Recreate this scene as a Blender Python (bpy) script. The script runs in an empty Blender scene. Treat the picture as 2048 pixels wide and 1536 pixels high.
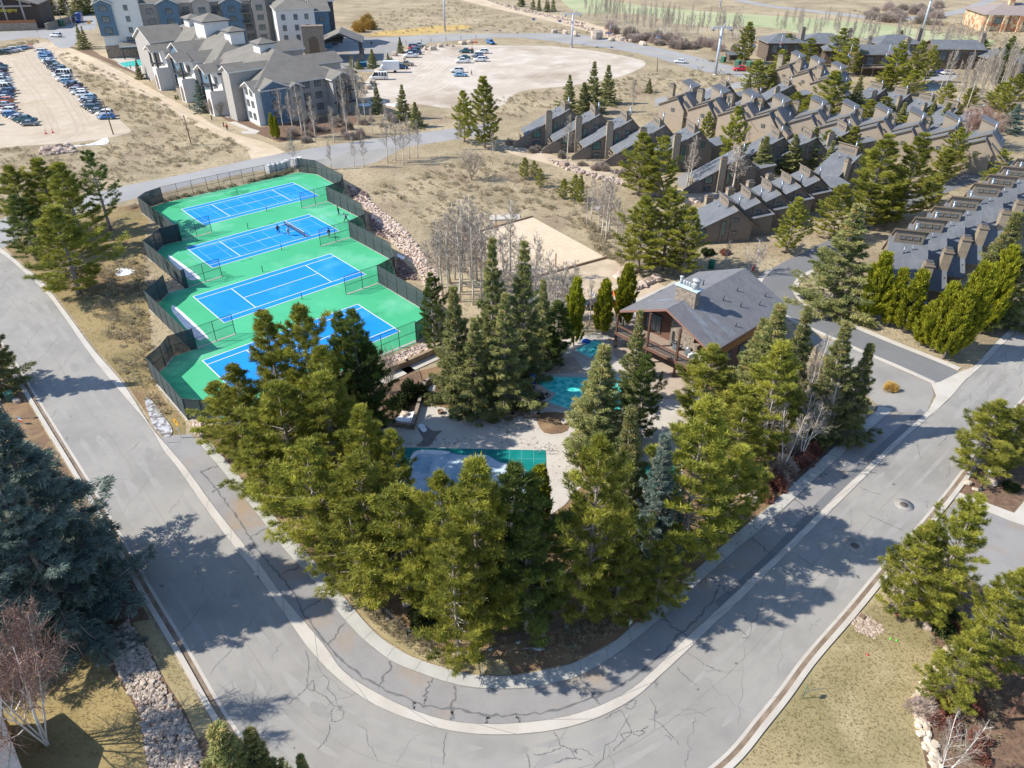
import bpy, bmesh, math, random
import numpy as np
from mathutils import Vector, Matrix

# ------------------------------------------------------------------ camera, light, exposure
SC = bpy.context.scene
COL = SC.collection
F_PX, PITCH, ROLL, CAM_H = 1460.0, math.radians(34.03), math.radians(0.38), 51.4
cam_d = bpy.data.cameras.new("camera")
cam_d.sensor_width = 36.0
cam_d.lens = F_PX / 2048 * 36.0
cam_d.clip_start, cam_d.clip_end = 0.5, 6000
cam = bpy.data.objects.new("camera", cam_d)
COL.objects.link(cam)
cam.matrix_world = Matrix.Translation((0, 0, CAM_H)) @ Matrix.Rotation(math.pi / 2 - PITCH, 4, 'X') @ Matrix.Rotation(ROLL, 4, 'Z')
SC.camera = cam

SUN_EL, SUN_AZ = math.radians(41), math.radians(5)          # shadows run towards +x, a little towards +y
wd = bpy.data.worlds.new("World")
SC.world = wd
wd.use_nodes = True
_nt = wd.node_tree
_bg = _nt.nodes['Background']
_sky = _nt.nodes.new('ShaderNodeTexSky')
_sky.sky_type = 'NISHITA'
_sky.sun_disc = False
_sky.sun_elevation = SUN_EL
_sky.sun_rotation = math.radians(-95)
_sky.altitude = 2100
_nt.links.new(_sky.outputs[0], _bg.inputs[0])
_bg.inputs[1].default_value = 0.15
sun_d = bpy.data.lights.new("sun", 'SUN')
sun_d.energy = 4.15
sun_d.angle = math.radians(0.5)
sun_d.color = (1.0, 0.935, 0.83)
sun = bpy.data.objects.new("sun", sun_d)
COL.objects.link(sun)
_dir = Vector((math.cos(SUN_EL) * math.cos(SUN_AZ), math.cos(SUN_EL) * math.sin(SUN_AZ), -math.sin(SUN_EL)))
sun.rotation_euler = _dir.to_track_quat('-Z', 'Y').to_euler()
sun.location = (-80, 60, 120)
vs = SC.view_settings
vs.view_transform, vs.look = 'Standard', 'None'
vs.exposure, vs.gamma, vs.use_curve_mapping = 0.72, 1, False
SC.cycles.max_bounces = 5
SC.cycles.diffuse_bounces = 3
SC.cycles.transparent_max_bounces = 8

RNG = random.Random(7)

# ------------------------------------------------------------------ site survey: photo reading -> point on the level ground
_cp, _sp = math.cos(PITCH), math.sin(PITCH)
_fw = np.array([0, _cp, -_sp]); _rt = np.array([1.0, 0, 0]); _up = np.array([0, _sp, _cp])
_r2 = math.cos(ROLL) * _rt + math.sin(ROLL) * _up
_u2 = -math.sin(ROLL) * _rt + math.cos(ROLL) * _up
def G(x, y, z=0.0):
    d = _fw + (x - 1024) / F_PX * _r2 - (y - 768) / F_PX * _u2
    t = (z - CAM_H) / d[2]
    return Vector((t * d[0], t * d[1], z))
def PJ(p):
    X = np.array(p) - np.array([0, 0, CAM_H]); d = X @ _fw
    return 1024 + F_PX * (X @ _r2) / d, 768 - F_PX * (X @ _u2) / d
def height(b, ty):
    lo, hi = 0.0, 49.0
    for _ in range(40):
        m = (lo + hi) / 2
        if PJ((b[0], b[1], m))[1] > ty: lo = m
        else: hi = m
    return lo
NAD = PJ((0, 0.001, 0))
def foot(tx, ty, by):
    """ground point of an upright thing whose tip is read at (tx,ty) and foot on row by"""
    k = (by - NAD[1]) / (ty - NAD[1])
    b = G(NAD[0] + (tx - NAD[0]) * k, by)
    return b, height(b, ty)

# ------------------------------------------------------------------ objects
def tag(o, label=None, cat=None, group=None, kind=None):
    if label: o['label'] = label
    if cat: o['category'] = cat
    if group: o['group'] = group
    if kind: o['kind'] = kind
    return o
def empty(name, loc=(0, 0, 0), rz=0.0, label=None, cat=None, group=None, s=1.0):
    o = bpy.data.objects.new(name, None)
    COL.objects.link(o)
    o.empty_display_size = 0.3
    o.location = loc; o.rotation_euler = (0, 0, rz); o.scale = (s, s, s)
    return tag(o, label, cat, group)
def link(name, me, parent=None):
    o = bpy.data.objects.new(name, me)
    COL.objects.link(o)
    if parent: o.parent = parent
    return o
def copy_tree(o, parent=None, swap=None):
    c = o.copy(); COL.objects.link(c)
    c.parent = parent
    for ch in o.children: copy_tree(ch, c)
    return c

class MB:
    """collects faces of several materials into one mesh"""
    def __init__(s): s.v = []; s.f = []; s.m = []; s.mats = []; s.sm = []
    def mi(s, mat):
        if mat not in s.mats: s.mats.append(mat)
        return s.mats.index(mat)
    def face(s, pts, mat, smooth=False):
        n = len(s.v); s.v += [tuple(p) for p in pts]; s.f.append(tuple(range(n, n + len(pts)))); s.m.append(s.mi(mat)); s.sm.append(smooth)
    def mesh(s, vs, fs, mat, smooth=False):
        n = len(s.v); s.v += [tuple(p) for p in vs]; k = s.mi(mat)
        for f in fs: s.f.append(tuple(n + i for i in f)); s.m.append(k); s.sm.append(smooth)
    def box(s, x0, x1, y0, y1, z0, z1, mat, T=None):
        vs = [(x, y, z) for z in (z0, z1) for (x, y) in ((x0, y0), (x1, y0), (x1, y1), (x0, y1))]
        if T: vs = [T(*p) for p in vs]
        s.mesh(vs, [(3, 2, 1, 0), (4, 5, 6, 7), (0, 1, 5, 4), (1, 2, 6, 5), (2, 3, 7, 6), (3, 0, 4, 7)], mat)
    def prism(s, poly, z0, z1, mat, cap=True):
        n = len(poly)
        vs = [(p[0], p[1], z0) for p in poly] + [(p[0], p[1], z1) for p in poly]
        fs = [(i, (i + 1) % n, n + (i + 1) % n, n + i) for i in range(n)]
        if cap: fs += [tuple(range(n, 2 * n)), tuple(range(n - 1, -1, -1))]
        s.mesh(vs, fs, mat)
    def tube(s, pts, rads, mat, n=6, cap=True, smooth=True):
        pts = [Vector(p) for p in pts]
        if not hasattr(rads, '__len__'): rads = [rads] * len(pts)
        vs, fs = [], []
        prev = None
        for i, p in enumerate(pts):
            d = (pts[min(i + 1, len(pts) - 1)] - pts[max(i - 1, 0)])
            if d.length < 1e-9: d = Vector((0, 0, 1))
            d.normalize()
            if prev is None:
                a = d.orthogonal().normalized()
            else:
                a = (prev - d * prev.dot(d))
                a = a.normalized() if a.length > 1e-6 else d.orthogonal().normalized()
            prev = a; b = d.cross(a)
            for k in range(n):
                t = 2 * math.pi * k / n
                vs.append(p + (a * math.cos(t) + b * math.sin(t)) * rads[i])
        for i in range(len(pts) - 1):
            for k in range(n):
                fs.append((i * n + k, i * n + (k + 1) % n, (i + 1) * n + (k + 1) % n, (i + 1) * n + k))
        if cap:
            fs.append(tuple(range(n - 1, -1, -1))); m = (len(pts) - 1) * n; fs.append(tuple(range(m, m + n)))
        s.mesh(vs, fs, mat, smooth)
    def lathe(s, prof, mat, n=12, c=(0, 0, 0), smooth=True):
        vs, fs = [], []
        for r, z in prof:
            for k in range(n):
                t = 2 * math.pi * k / n
                vs.append((c[0] + r * math.cos(t), c[1] + r * math.sin(t), c[2] + z))
        for i in range(len(prof) - 1):
            for k in range(n):
                fs.append((i * n + k, i * n + (k + 1) % n, (i + 1) * n + (k + 1) % n, (i + 1) * n + k))
        fs.append(tuple(range(n - 1, -1, -1))); m = (len(prof) - 1) * n; fs.append(tuple(range(m, m + n)))
        s.mesh(vs, fs, mat, smooth)
    def data(s, name):
        me = bpy.data.meshes.new(name)
        me.from_pydata(s.v, [], s.f)
        for mt in s.mats: me.materials.append(mt)
        me.polygons.foreach_set('material_index', s.m)
        me.polygons.foreach_set('use_smooth', s.sm)
        me.update()
        return me
    def build(s, name, parent=None):
        return link(name, s.data(name), parent)

def soup(name, V, k, mat, tint=None, smooth=False):
    """mesh of separate k-gons from an (n,k,3) array, with a per-face tint"""
    n = V.shape[0]
    me = bpy.data.meshes.new(name)
    me.vertices.add(n * k); me.loops.add(n * k); me.polygons.add(n)
    me.vertices.foreach_set('co', V.reshape(-1).astype(np.float32))
    me.loops.foreach_set('vertex_index', np.arange(n * k, dtype=np.int32))
    me.polygons.foreach_set('loop_start', np.arange(0, n * k, k, dtype=np.int32))
    me.polygons.foreach_set('loop_total', np.full(n, k, dtype=np.int32))
    me.materials.append(mat)
    if tint is not None:
        at = me.attributes.new('tint', 'FLOAT', 'FACE')
        at.data.foreach_set('value', tint.astype(np.float32))
    me.update(calc_edges=True)
    return me

# ------------------------------------------------------------------ materials
MATS = {}
def _new(name):
    m = bpy.data.materials.new(name); m.use_nodes = True
    nt = m.node_tree; b = nt.nodes['Principled BSDF']
    return m, nt, b
def _noise(nt, vec, scale, detail=3.0, rough=0.6):
    n = nt.nodes.new('ShaderNodeTexNoise'); n.inputs['Scale'].default_value = scale
    n.inputs['Detail'].default_value = detail; n.inputs['Roughness'].default_value = rough
    nt.links.new(vec, n.inputs['Vector']); return n.outputs[0]
def _ramp(nt, fac, lo, hi):
    r = nt.nodes.new('ShaderNodeMapRange'); r.inputs[1].default_value = lo; r.inputs[2].default_value = hi
    nt.links.new(fac, r.inputs[0]); return r.outputs[0]
def _mix(nt, fac, a, b, mode='MIX'):
    n = nt.nodes.new('ShaderNodeMix'); n.data_type = 'RGBA'; n.blend_type = mode
    if isinstance(fac, (int, float)): n.inputs[0].default_value = fac
    else: nt.links.new(fac, n.inputs[0])
    for i, c in ((6, a), (7, b)):
        if isinstance(c, tuple): n.inputs[i].default_value = (*c[:3], 1)
        else: nt.links.new(c, n.inputs[i])
    return n.outputs[2]
def _pos(nt, world=True):
    if world:
        return nt.nodes.new('ShaderNodeNewGeometry').outputs['Position']
    return nt.nodes.new('ShaderNodeTexCoord').outputs['Object']
def _bump(nt, b, h, strength, dist):
    n = nt.nodes.new('ShaderNodeBump'); n.inputs['Strength'].default_value = strength; n.inputs['Distance'].default_value = dist
    nt.links.new(h, n.inputs['Height']); nt.links.new(n.outputs[0], b.inputs['Normal'])

def surf(name, layers, rough=0.9, world=True, bump=None, metal=0.0, spec=0.3):
    """layers: base colour, then (colour, noise scale, lo, hi[, detail]) mixed on top one after another"""
    if name in MATS: return MATS[name]
    m, nt, b = _new(name)
    p = _pos(nt, world)
    c = layers[0]
    for ly in layers[1:]:
        f = _ramp(nt, _noise(nt, p, ly[1], ly[4] if len(ly) > 4 else 4.0), ly[2], ly[3])
        c = _mix(nt, f, c, ly[0])
    if isinstance(c, tuple): b.inputs['Base Color'].default_value = (*c[:3], 1)
    else: nt.links.new(c, b.inputs['Base Color'])
    b.inputs['Roughness'].default_value = rough
    b.inputs['Metallic'].default_value = metal
    b.inputs['Specular IOR Level'].default_value = spec
    if bump: _bump(nt, b, _noise(nt, p, bump[0], 4), bump[1], bump[2])
    MATS[name] = m
    return m

def banded(name, ca, cb, axis, period, duty=0.12, rough=0.85, noise=0.15, world=False, bump=0.5):
    """boards, shingle courses or siding: thin darker lines at a fixed spacing along one axis"""
    if name in MATS: return MATS[name]
    m, nt, b = _new(name)
    p = _pos(nt, world)
    sx = nt.nodes.new('ShaderNodeSeparateXYZ'); nt.links.new(p, sx.inputs[0])
    d = nt.nodes.new('ShaderNodeMath'); d.operation = 'DIVIDE'; d.inputs[1].default_value = period
    nt.links.new(sx.outputs[axis], d.inputs[0])
    fr = nt.nodes.new('ShaderNodeMath'); fr.operation = 'FRACT'; nt.links.new(d.outputs[0], fr.inputs[0])
    lt = nt.nodes.new('ShaderNodeMath'); lt.operation = 'LESS_THAN'; lt.inputs[1].default_value = duty
    nt.links.new(fr.outputs[0], lt.inputs[0])
    nz = _ramp(nt, _noise(nt, p, 1.3, 5), 0.3, 0.7)
    dark = tuple(x * (1 - 2 * noise) for x in ca)
    c = _mix(nt, nz, ca, dark)
    c = _mix(nt, lt.outputs[0], c, cb)
    nt.links.new(c, b.inputs['Base Color'])
    b.inputs['Roughness'].default_value = rough
    b.inputs['Specular IOR Level'].default_value = 0.25
    MATS[name] = m
    return m

def shingle(name, c1, c2, c3, sc=1.0):
    if name in MATS: return MATS[name]
    m, nt, b = _new(name)
    p = _pos(nt, True)
    br = nt.nodes.new('ShaderNodeTexBrick')
    tc = nt.nodes.new('ShaderNodeMapping'); nt.links.new(p, tc.inputs[0])
    tc.inputs['Rotation'].default_value = (math.radians(50), 0, math.radians(0))
    nt.links.new(tc.outputs[0], br.inputs['Vector'])
    br.inputs['Scale'].default_value = sc; br.inputs['Mortar Size'].default_value = 0.0
    br.inputs['Brick Width'].default_value = 0.45; br.inputs['Row Height'].default_value = 0.2
    br.inputs['Color1'].default_value = (*c1, 1); br.inputs['Color2'].default_value = (*c2, 1)
    c = _mix(nt, _ramp(nt, _noise(nt, p, 0.35, 5), 0.42, 0.65), br.outputs[0], c3)
    c = _mix(nt, _ramp(nt, _noise(nt, p, 9, 2), 0.35, 0.7), c, tuple(x * .8 for x in c1))
    nt.links.new(c, b.inputs['Base Color']); b.inputs['Roughness'].default_value = 0.85
    MATS[name] = m
    return m

def leaf(name, ca, cb, cc=None, trans=0.26):
    """needle or leaf material: per clump tint between two or three greens"""
    if name in MATS: return MATS[name]
    m, nt, b = _new(name)
    at = nt.nodes.new('ShaderNodeAttribute'); at.attribute_name = 'tint'
    oi = nt.nodes.new('ShaderNodeObjectInfo')
    c = _mix(nt, at.outputs['Fac'], ca, cb)
    if cc: c = _mix(nt, _ramp(nt, at.outputs['Fac'], 0.9, 1.0), c, cc)
    hs = nt.nodes.new('ShaderNodeHueSaturation')
    hs.inputs['Hue'].default_value = 0.5
    v = nt.nodes.new('ShaderNodeMapRange'); v.inputs[3].default_value = 0.8; v.inputs[4].default_value = 1.2
    nt.links.new(oi.outputs['Random'], v.inputs[0]); nt.links.new(v.outputs[0], hs.inputs['Value'])
    nt.links.new(c, hs.inputs['Color'])
    nt.links.new(hs.outputs[0], b.inputs['Base Color'])
    b.inputs['Roughness'].default_value = 0.6; b.inputs['Specular IOR Level'].default_value = 0.25
    if trans:
        t = nt.nodes.new('ShaderNodeBsdfTranslucent'); nt.links.new(hs.outputs[0], t.inputs[0])
        mx = nt.nodes.new('ShaderNodeMixShader'); mx.inputs[0].default_value = trans
        nt.links.new(b.outputs[0], mx.inputs[1]); nt.links.new(t.outputs[0], mx.inputs[2])
        nt.links.new(mx.outputs[0], nt.nodes['Material Output'].inputs[0])
    MATS[name] = m
    return m

def plain(name, c, rough=0.6, metal=0.0, spec=0.4, var=0.12, scale=2.0):
    return surf(name, [c, (tuple(x * (1 - var) for x in c), scale, 0.35, 0.7)], rough, False, None, metal, spec)
def glassy(name, c, rough=0.08):
    if name in MATS: return MATS[name]
    m, nt, b = _new(name)
    p = _pos(nt, False)
    cc = _mix(nt, _ramp(nt, _noise(nt, p, 0.6, 2), 0.3, 0.7), c, tuple(x * 1.8 for x in c))
    nt.links.new(cc, b.inputs['Base Color'])
    b.inputs['Roughness'].default_value = rough; b.inputs['Specular IOR Level'].default_value = 0.7
    MATS[name] = m
    return m
def paint(name, c, rough=0.3):
    if name in MATS: return MATS[name]
    m, nt, b = _new(name)
    p = _pos(nt, False)
    cc = _mix(nt, _ramp(nt, _noise(nt, p, 3, 3), 0.4, 0.8), c, tuple(x * .85 + .01 for x in c))
    nt.links.new(cc, b.inputs['Base Color'])
    b.inputs['Roughness'].default_value = rough; b.inputs['Coat Weight'].default_value = 0.4
    MATS[name] = m
    return m
# ================================================================== SETTING: ground, roads, paths, water
grass_m = surf("dry_grass", [(0.40, 0.325, 0.21), ((0.28, 0.225, 0.14), 0.11, 0.42, 0.62, 6), ((0.48, 0.39, 0.255), 0.035, 0.48, 0.66, 5), ((0.27, 0.195, 0.135), 0.06, 0.52, 0.72, 6), ((0.205, 0.175, 0.11), 1.1, 0.5, 0.7, 3), ((0.47, 0.39, 0.26), 2.3, 0.58, 0.75, 2)], 1.0, True, (3.0, 0.9, 0.25))
asphalt_m = surf("worn_asphalt", [(0.325, 0.310, 0.282), ((0.252, 0.242, 0.226), 0.16, 0.40, 0.66, 6), ((0.375, 0.355, 0.318), 0.05, 0.5, 0.7, 4), ((0.25, 0.245, 0.24), 14, 0.55, 0.8, 2)], 0.9, True, (25, 0.25, 0.02))
asphalt2_m = surf("grey_asphalt", [(0.30, 0.29, 0.28), ((0.25, 0.24, 0.235), 0.3, 0.4, 0.7, 5), ((0.33, 0.245, 0.165), 0.16, 0.53, 0.72, 6), ((0.20, 0.20, 0.20), 12, 0.55, 0.8, 2)], 0.9, True, (25, 0.25, 0.02))
asphalt3_m = surf("dark_asphalt", [(0.17, 0.175, 0.18), ((0.21, 0.21, 0.21), 0.2, 0.4, 0.7, 6), ((0.135, 0.135, 0.14), 10, 0.5, 0.8, 2)], 0.9, True)
hwy_m = surf("highway_asphalt", [(0.34, 0.335, 0.33), ((0.28, 0.275, 0.27), 0.1, 0.4, 0.7, 5)], 0.9, True)
conc_m = surf("concrete", [(0.52, 0.485, 0.43), ((0.44, 0.40, 0.35), 0.4, 0.4, 0.75, 6), ((0.36, 0.33, 0.29), 5, 0.6, 0.85, 3)], 0.9, True, (20, 0.15, 0.01))
conc2_m = surf("sidewalk_concrete", [(0.46, 0.45, 0.41), ((0.38, 0.37, 0.34), 0.5, 0.4, 0.75, 6), ((0.33, 0.32, 0.29), 5, 0.6, 0.85, 3)], 0.9, True)
mud_m = surf("wet_grit", [(0.19, 0.14, 0.10), ((0.30, 0.235, 0.175), 0.8, 0.4, 0.65, 5)], 0.9, True)
dirt_m = surf("packed_dirt", [(0.50, 0.425, 0.335), ((0.44, 0.36, 0.26), 0.09, 0.4, 0.66, 6), ((0.58, 0.50, 0.385), 0.4, 0.5, 0.75, 5), ((0.36, 0.29, 0.20), 2.5, 0.6, 0.8, 3)], 1.0, True, (5, 0.5, 0.08))
dirt2_m = surf("dirt_road_earth", [(0.55, 0.445, 0.32), ((0.47, 0.37, 0.25), 0.12, 0.4, 0.66, 6), ((0.62, 0.53, 0.41), 0.25, 0.5, 0.75, 5)], 1.0, True, (5, 0.5, 0.08))
gravel_m = surf("pale_gravel", [(0.53, 0.47, 0.40), ((0.44, 0.37, 0.295), 0.045, 0.42, 0.64, 6), ((0.60, 0.545, 0.47), 0.15, 0.5, 0.7, 5), ((0.33, 0.265, 0.20), 0.03, 0.54, 0.68, 6)], 1.0, True, (5, 0.4, 0.06))
mulch_m = surf("bark_mulch", [(0.15, 0.095, 0.065), ((0.24, 0.155, 0.10), 1.5, 0.4, 0.65, 6), ((0.09, 0.06, 0.045), 4, 0.5, 0.7, 3)], 1.0, True, (9, 0.8, 0.08))
needle_m = surf("fallen_needles", [(0.26, 0.165, 0.09), ((0.17, 0.11, 0.07), 0.4, 0.42, 0.65, 6), ((0.36, 0.26, 0.145), 0.25, 0.5, 0.7, 5), ((0.12, 0.085, 0.055), 3, 0.55, 0.75, 3)], 1.0, True, (6, 0.8, 0.08))
lawn_m = surf("winter_lawn", [(0.37, 0.30, 0.165), ((0.27, 0.23, 0.115), 0.14, 0.42, 0.64, 6), ((0.44, 0.365, 0.215), 0.22, 0.5, 0.7, 5), ((0.19, 0.16, 0.07), 4.5, 0.52, 0.75, 3)], 1.0, True, (12, 0.8, 0.05))
lawn2_m = surf("winter_lawn_golden", [(0.36, 0.275, 0.125), ((0.265, 0.205, 0.09), 0.3, 0.42, 0.64, 6), ((0.20, 0.155, 0.06), 6, 0.52, 0.75, 3)], 1.0, True, (12, 0.8, 0.05))
golf_m = surf("golf_turf", [(0.34, 0.375, 0.205), ((0.42, 0.42, 0.255), 0.03, 0.42, 0.62, 4), ((0.255, 0.325, 0.155), 0.05, 0.52, 0.7, 4)], 1.0, True)
straw_m = surf("golden_bank_grass", [(0.52, 0.36, 0.13), ((0.42, 0.30, 0.12), 0.15, 0.4, 0.65, 5)], 1.0, True)
sand_m = surf("sand", [(0.62, 0.50, 0.365), ((0.55, 0.44, 0.31), 0.4, 0.4, 0.7, 5), ((0.67, 0.56, 0.42), 1.4, 0.5, 0.7, 4)], 1.0, True, (3, 0.3, 0.08))
sand2_m = surf("sandy_earth", [(0.54, 0.44, 0.325), ((0.42, 0.335, 0.235), 0.25, 0.4, 0.66, 5)], 1.0, True, (3, 0.5, 0.1))
snow_m = surf("old_snow", [(0.80, 0.83, 0.88), ((0.55, 0.55, 0.55), 1.2, 0.5, 0.75, 6)], 0.7, True, (5, 0.4, 0.06))
tar_m = surf("tar_sealant", [(0.135, 0.135, 0.137), ((0.19, 0.19, 0.185), 2, 0.4, 0.7, 3)], 0.7, True)
crackm = surf("open_crack", [(0.23, 0.22, 0.205)], 0.9, True)
pave_m = surf("patio_pavers", [(0.44, 0.365, 0.29), ((0.36, 0.29, 0.235), 0.6, 0.4, 0.7, 6)], 0.9, True)
white_line_m = surf("court_line_white", [(0.72, 0.70, 0.66)], 0.8, True)
cyan_line_m = surf("court_line_pale", [(0.26, 0.55, 0.78)], 0.8, True)
courtg_m = surf("court_green", [(0.055, 0.40, 0.19), ((0.075, 0.46, 0.24), 0.07, 0.4, 0.65, 5), ((0.15, 0.50, 0.31), 0.10, 0.53, 0.7, 6), ((0.03, 0.28, 0.13), 0.12, 0.62, 0.66, 6), ((0.2, 0.42, 0.3), 1.2, 0.66, 0.8, 4)], 0.8, True)
courtb_m = surf("court_blue", [(0.004, 0.24, 0.70), ((0.008, 0.275, 0.76), 0.09, 0.4, 0.65, 5), ((0.06, 0.35, 0.78), 0.12, 0.58, 0.74, 6)], 0.75, True)
poolcover_m = surf("pool_cover_teal", [(0.0, 0.17, 0.155), ((0.01, 0.24, 0.215), 0.35, 0.4, 0.7, 4)], 0.6, True)
ice_m = surf("pool_ice", [(0.25, 0.42, 0.54), ((0.62, 0.70, 0.76), 0.35, 0.42, 0.68, 5), ((0.09, 0.20, 0.30), 0.6, 0.55, 0.75, 6)], 0.35, True, None, 0, 0.5)

def water_mat(name, c, c2):
    m, nt, b = _new(name)
    p = _pos(nt)
    v = nt.nodes.new('ShaderNodeTexVoronoi'); v.feature = 'SMOOTH_F1'; v.inputs['Scale'].default_value = 1.6
    nt.links.new(p, v.inputs['Vector'])
    cc = _mix(nt, _ramp(nt, v.outputs[0], 0.15, 0.6), c, c2)
    nt.links.new(cc, b.inputs['Base Color']); b.inputs['Roughness'].default_value = 0.12
    b.inputs['Specular IOR Level'].default_value = 0.35
    _bump(nt, b, _noise(nt, p, 2.5, 3), 0.25, 0.1)
    return m
water_m = water_mat("pool_water", (0.01, 0.46, 0.43), (0.16, 0.78, 0.70))
pond_m = water_mat("pond_water", (0.05, 0.09, 0.10), (0.07, 0.12, 0.13))

def smooth(pts, n=8, closed=False):
    pts = [Vector(p) for p in pts]
    out = []
    N = len(pts)
    rng = range(N) if closed else range(N - 1)
    for i in rng:
        p0 = pts[(i - 1) % N] if closed or i > 0 else pts[0] * 2 - pts[1]
        p1, p2 = pts[i % N], pts[(i + 1) % N]
        p3 = pts[(i + 2) % N] if closed or i + 2 < N else pts[-1] * 2 - pts[-2]
        for k in range(n):
            t = k / n
            out.append(0.5 * ((2 * p1) + (p2 - p0) * t + (2 * p0 - 5 * p1 + 4 * p2 - p3) * t * t + (3 * p1 - p0 - 3 * p2 + p3) * t ** 3))
    if not closed: out.append(pts[-1])
    return out
def resample(pts, n):
    d = [0.0]
    for a, b in zip(pts, pts[1:]): d.append(d[-1] + (b - a).length)
    out = []; j = 0
    for i in range(n):
        t = d[-1] * i / (n - 1)
        while j < len(d) - 2 and d[j + 1] < t: j += 1
        k = (t - d[j]) / max(1e-9, d[j + 1] - d[j])
        out.append(pts[j].lerp(pts[j + 1], min(1, max(0, k))))
    return out
def line(px, n=8): return smooth([G(*p) for p in px], n)
def offset(pl, d):
    out = []
    for i, p in enumerate(pl):
        t = pl[min(i + 1, len(pl) - 1)] - pl[max(i - 1, 0)]
        t.z = 0; t.normalize()
        out.append(p + Vector((-t.y, t.x, 0)) * d)
    return out
def setting(o): o['kind'] = 'structure'; return o
def strip(name, A, B, z, mat, n=160, z0=None):
    A, B = resample(A, n), resample(B, n)
    mb = MB()
    vs = [(p.x, p.y, z) for p in A] + [(p.x, p.y, z) for p in B]
    fs = [(i, i + 1, n + i + 1, n + i) for i in range(n - 1)]
    if (A[1] - A[0]).cross(B[0] - A[0]).z < 0: fs = [f[::-1] for f in fs]
    mb.mesh(vs, fs, mat)
    if z0 is not None:
        for L in (A, B):
            for p, q in zip(L, L[1:]): mb.face([(p.x, p.y, z0), (q.x, q.y, z0), (q.x, q.y, z), (p.x, p.y, z)], mat)
    return setting(mb.build(name))
def sheet(name, px, z, mat, sm=0, z0=None, pts=None):
    P = pts if pts else [G(*p) for p in px]
    if sm: P = smooth(P, sm, True)
    a = sum(p.x * q.y - q.x * p.y for p, q in zip(P, P[1:] + P[:1]))
    if a < 0: P = P[::-1]
    mb = MB()
    mb.face([(p.x, p.y, z) for p in P], mat)
    if z0 is not None:
        for p, q in zip(P, P[1:] + P[:1]): mb.face([(p.x, p.y, z0), (q.x, q.y, z0), (q.x, q.y, z), (p.x, p.y, z)], mat)
    return setting(mb.build(name))
def ribbon(mb, pts, w, z, mat, jag=0.0):
    """thin flat line following points; width may vary along it"""
    n = len(pts); L, R = [], []
    for i, p in enumerate(pts):
        t = pts[min(i + 1, n - 1)] - pts[max(i - 1, 0)]; t.z = 0
        if t.length < 1e-6: t = Vector((1, 0, 0))
        t.normalize(); s = Vector((-t.y, t.x, 0))
        ww = w * (1 + jag * RNG.uniform(-1, 1)) / 2
        if jag and i in (0, n - 1): ww *= 0.3
        L.append(p + s * ww); R.append(p - s * ww)
    for i in range(n - 1):
        mb.face([(q.x, q.y, z) for q in (R[i], R[i + 1], L[i + 1], L[i])], mat)

mb = MB()
E_ = 3500
mb.face([(-E_, -E_, 0), (E_, -E_, 0), (E_, E_, 0), (-E_, E_, 0)], grass_m)
setting(mb.build("ground"))

# ---- the bend road, its band, shoulder and pavement (readings run left to right round the bend)
SW_UP = [(415, 878), (470, 942), (512, 992), (580, 1068), (654, 1153), (684, 1190), (732, 1247), (767, 1280), (817, 1311), (870, 1331), (927, 1346), (964, 1352), (1024, 1352), (1084, 1342), (1144, 1328), (1197, 1302), (1234, 1280), (1261, 1256), (1306, 1210), (1379, 1152), (1464, 1075), (1536, 1016), (1588, 968), (1696, 868), (1756, 812)]
SW_LO = [(391, 880), (445, 943), (512, 1026), (560, 1090), (617, 1152), (662, 1206), (692, 1244), (727, 1280), (781, 1322), (832, 1344), (887, 1363), (947, 1376), (1024, 1378), (1084, 1372), (1159, 1352), (1231, 1310), (1299, 1257), (1359, 1204), (1414, 1152), (1475, 1098), (1536, 1046), (1651, 940), (1753, 848), (1788, 819)]
BAND_UP = [(-160, 400), (-70, 455), (0, 495), (45, 531), (85, 564), (130, 621), (185, 696), (247, 768), (300, 850), (340, 898), (375, 940), (437, 1025), (512, 1118), (537, 1152), (564, 1190), (602, 1235), (652, 1295), (687, 1342), (752, 1385), (829, 1421), (909, 1443), (1000, 1448), (1104, 1438), (1184, 1417), (1256, 1382), (1311, 1336), (1371, 1277), (1416, 1236), (1461, 1195), (1506, 1152), (1560, 1103), (1676, 988), (1761, 908), (1858, 818), (1905, 760), (1946, 734), (2001, 676), (2048, 634), (2150, 545)]
BAND_LO = [(-190, 415), (-80, 470), (0, 506), (38, 536), (75, 569), (110, 609), (175, 702), (227, 768), (295, 848), (325, 898), (360, 943), (422, 1033), (512, 1150), (517, 1156), (574, 1237), (619, 1300), (674, 1357), (742, 1406), (822, 1440), (907, 1463), (1002, 1470), (1106, 1461), (1194, 1436), (1269, 1396), (1324, 1348), (1379, 1297), (1426, 1251), (1474, 1207), (1529, 1152), (1600, 1083), (1691, 993), (1808, 878), (1896, 800), (1926, 766), (1961, 734), (2011, 684), (2048, 649), (2160, 555)]
KERB_OUT = [(-190, 480), (-90, 585), (0, 708), (37, 768), (95, 865), (170, 990), (260, 1152), (292, 1209), (350, 1307), (432, 1452), (500, 1540), (620, 1620), (800, 1680), (1000, 1700), (1200, 1680), (1350, 1620), (1467, 1536), (1536, 1454), (1581, 1397), (1633, 1325), (1711, 1234), (1778, 1152), (1836, 1086), (1906, 1000), (1975, 908), (2048, 820), (2170, 690)]
kb = line(KERB_OUT)
kb1, kb2, kb3 = offset(kb, 0.42), offset(kb, 0.80), offset(kb, 1.05)
bl, bu = line(BAND_LO), line(BAND_UP)
slo, sup = line(SW_LO), line(SW_UP)
strip("road", bl, kb3, 0.02, asphalt_m, 260)
strip("gutter_pan", kb3, kb2, 0.026, conc_m, 260)
strip("gutter_channel", kb2, kb1, 0.022, mud_m, 260)
strip("kerb", kb1, kb, 0.13, conc_m, 260, 0.0)
strip("gutter_band", bl, bu, 0.045, conc_m, 260, 0.0)
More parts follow.
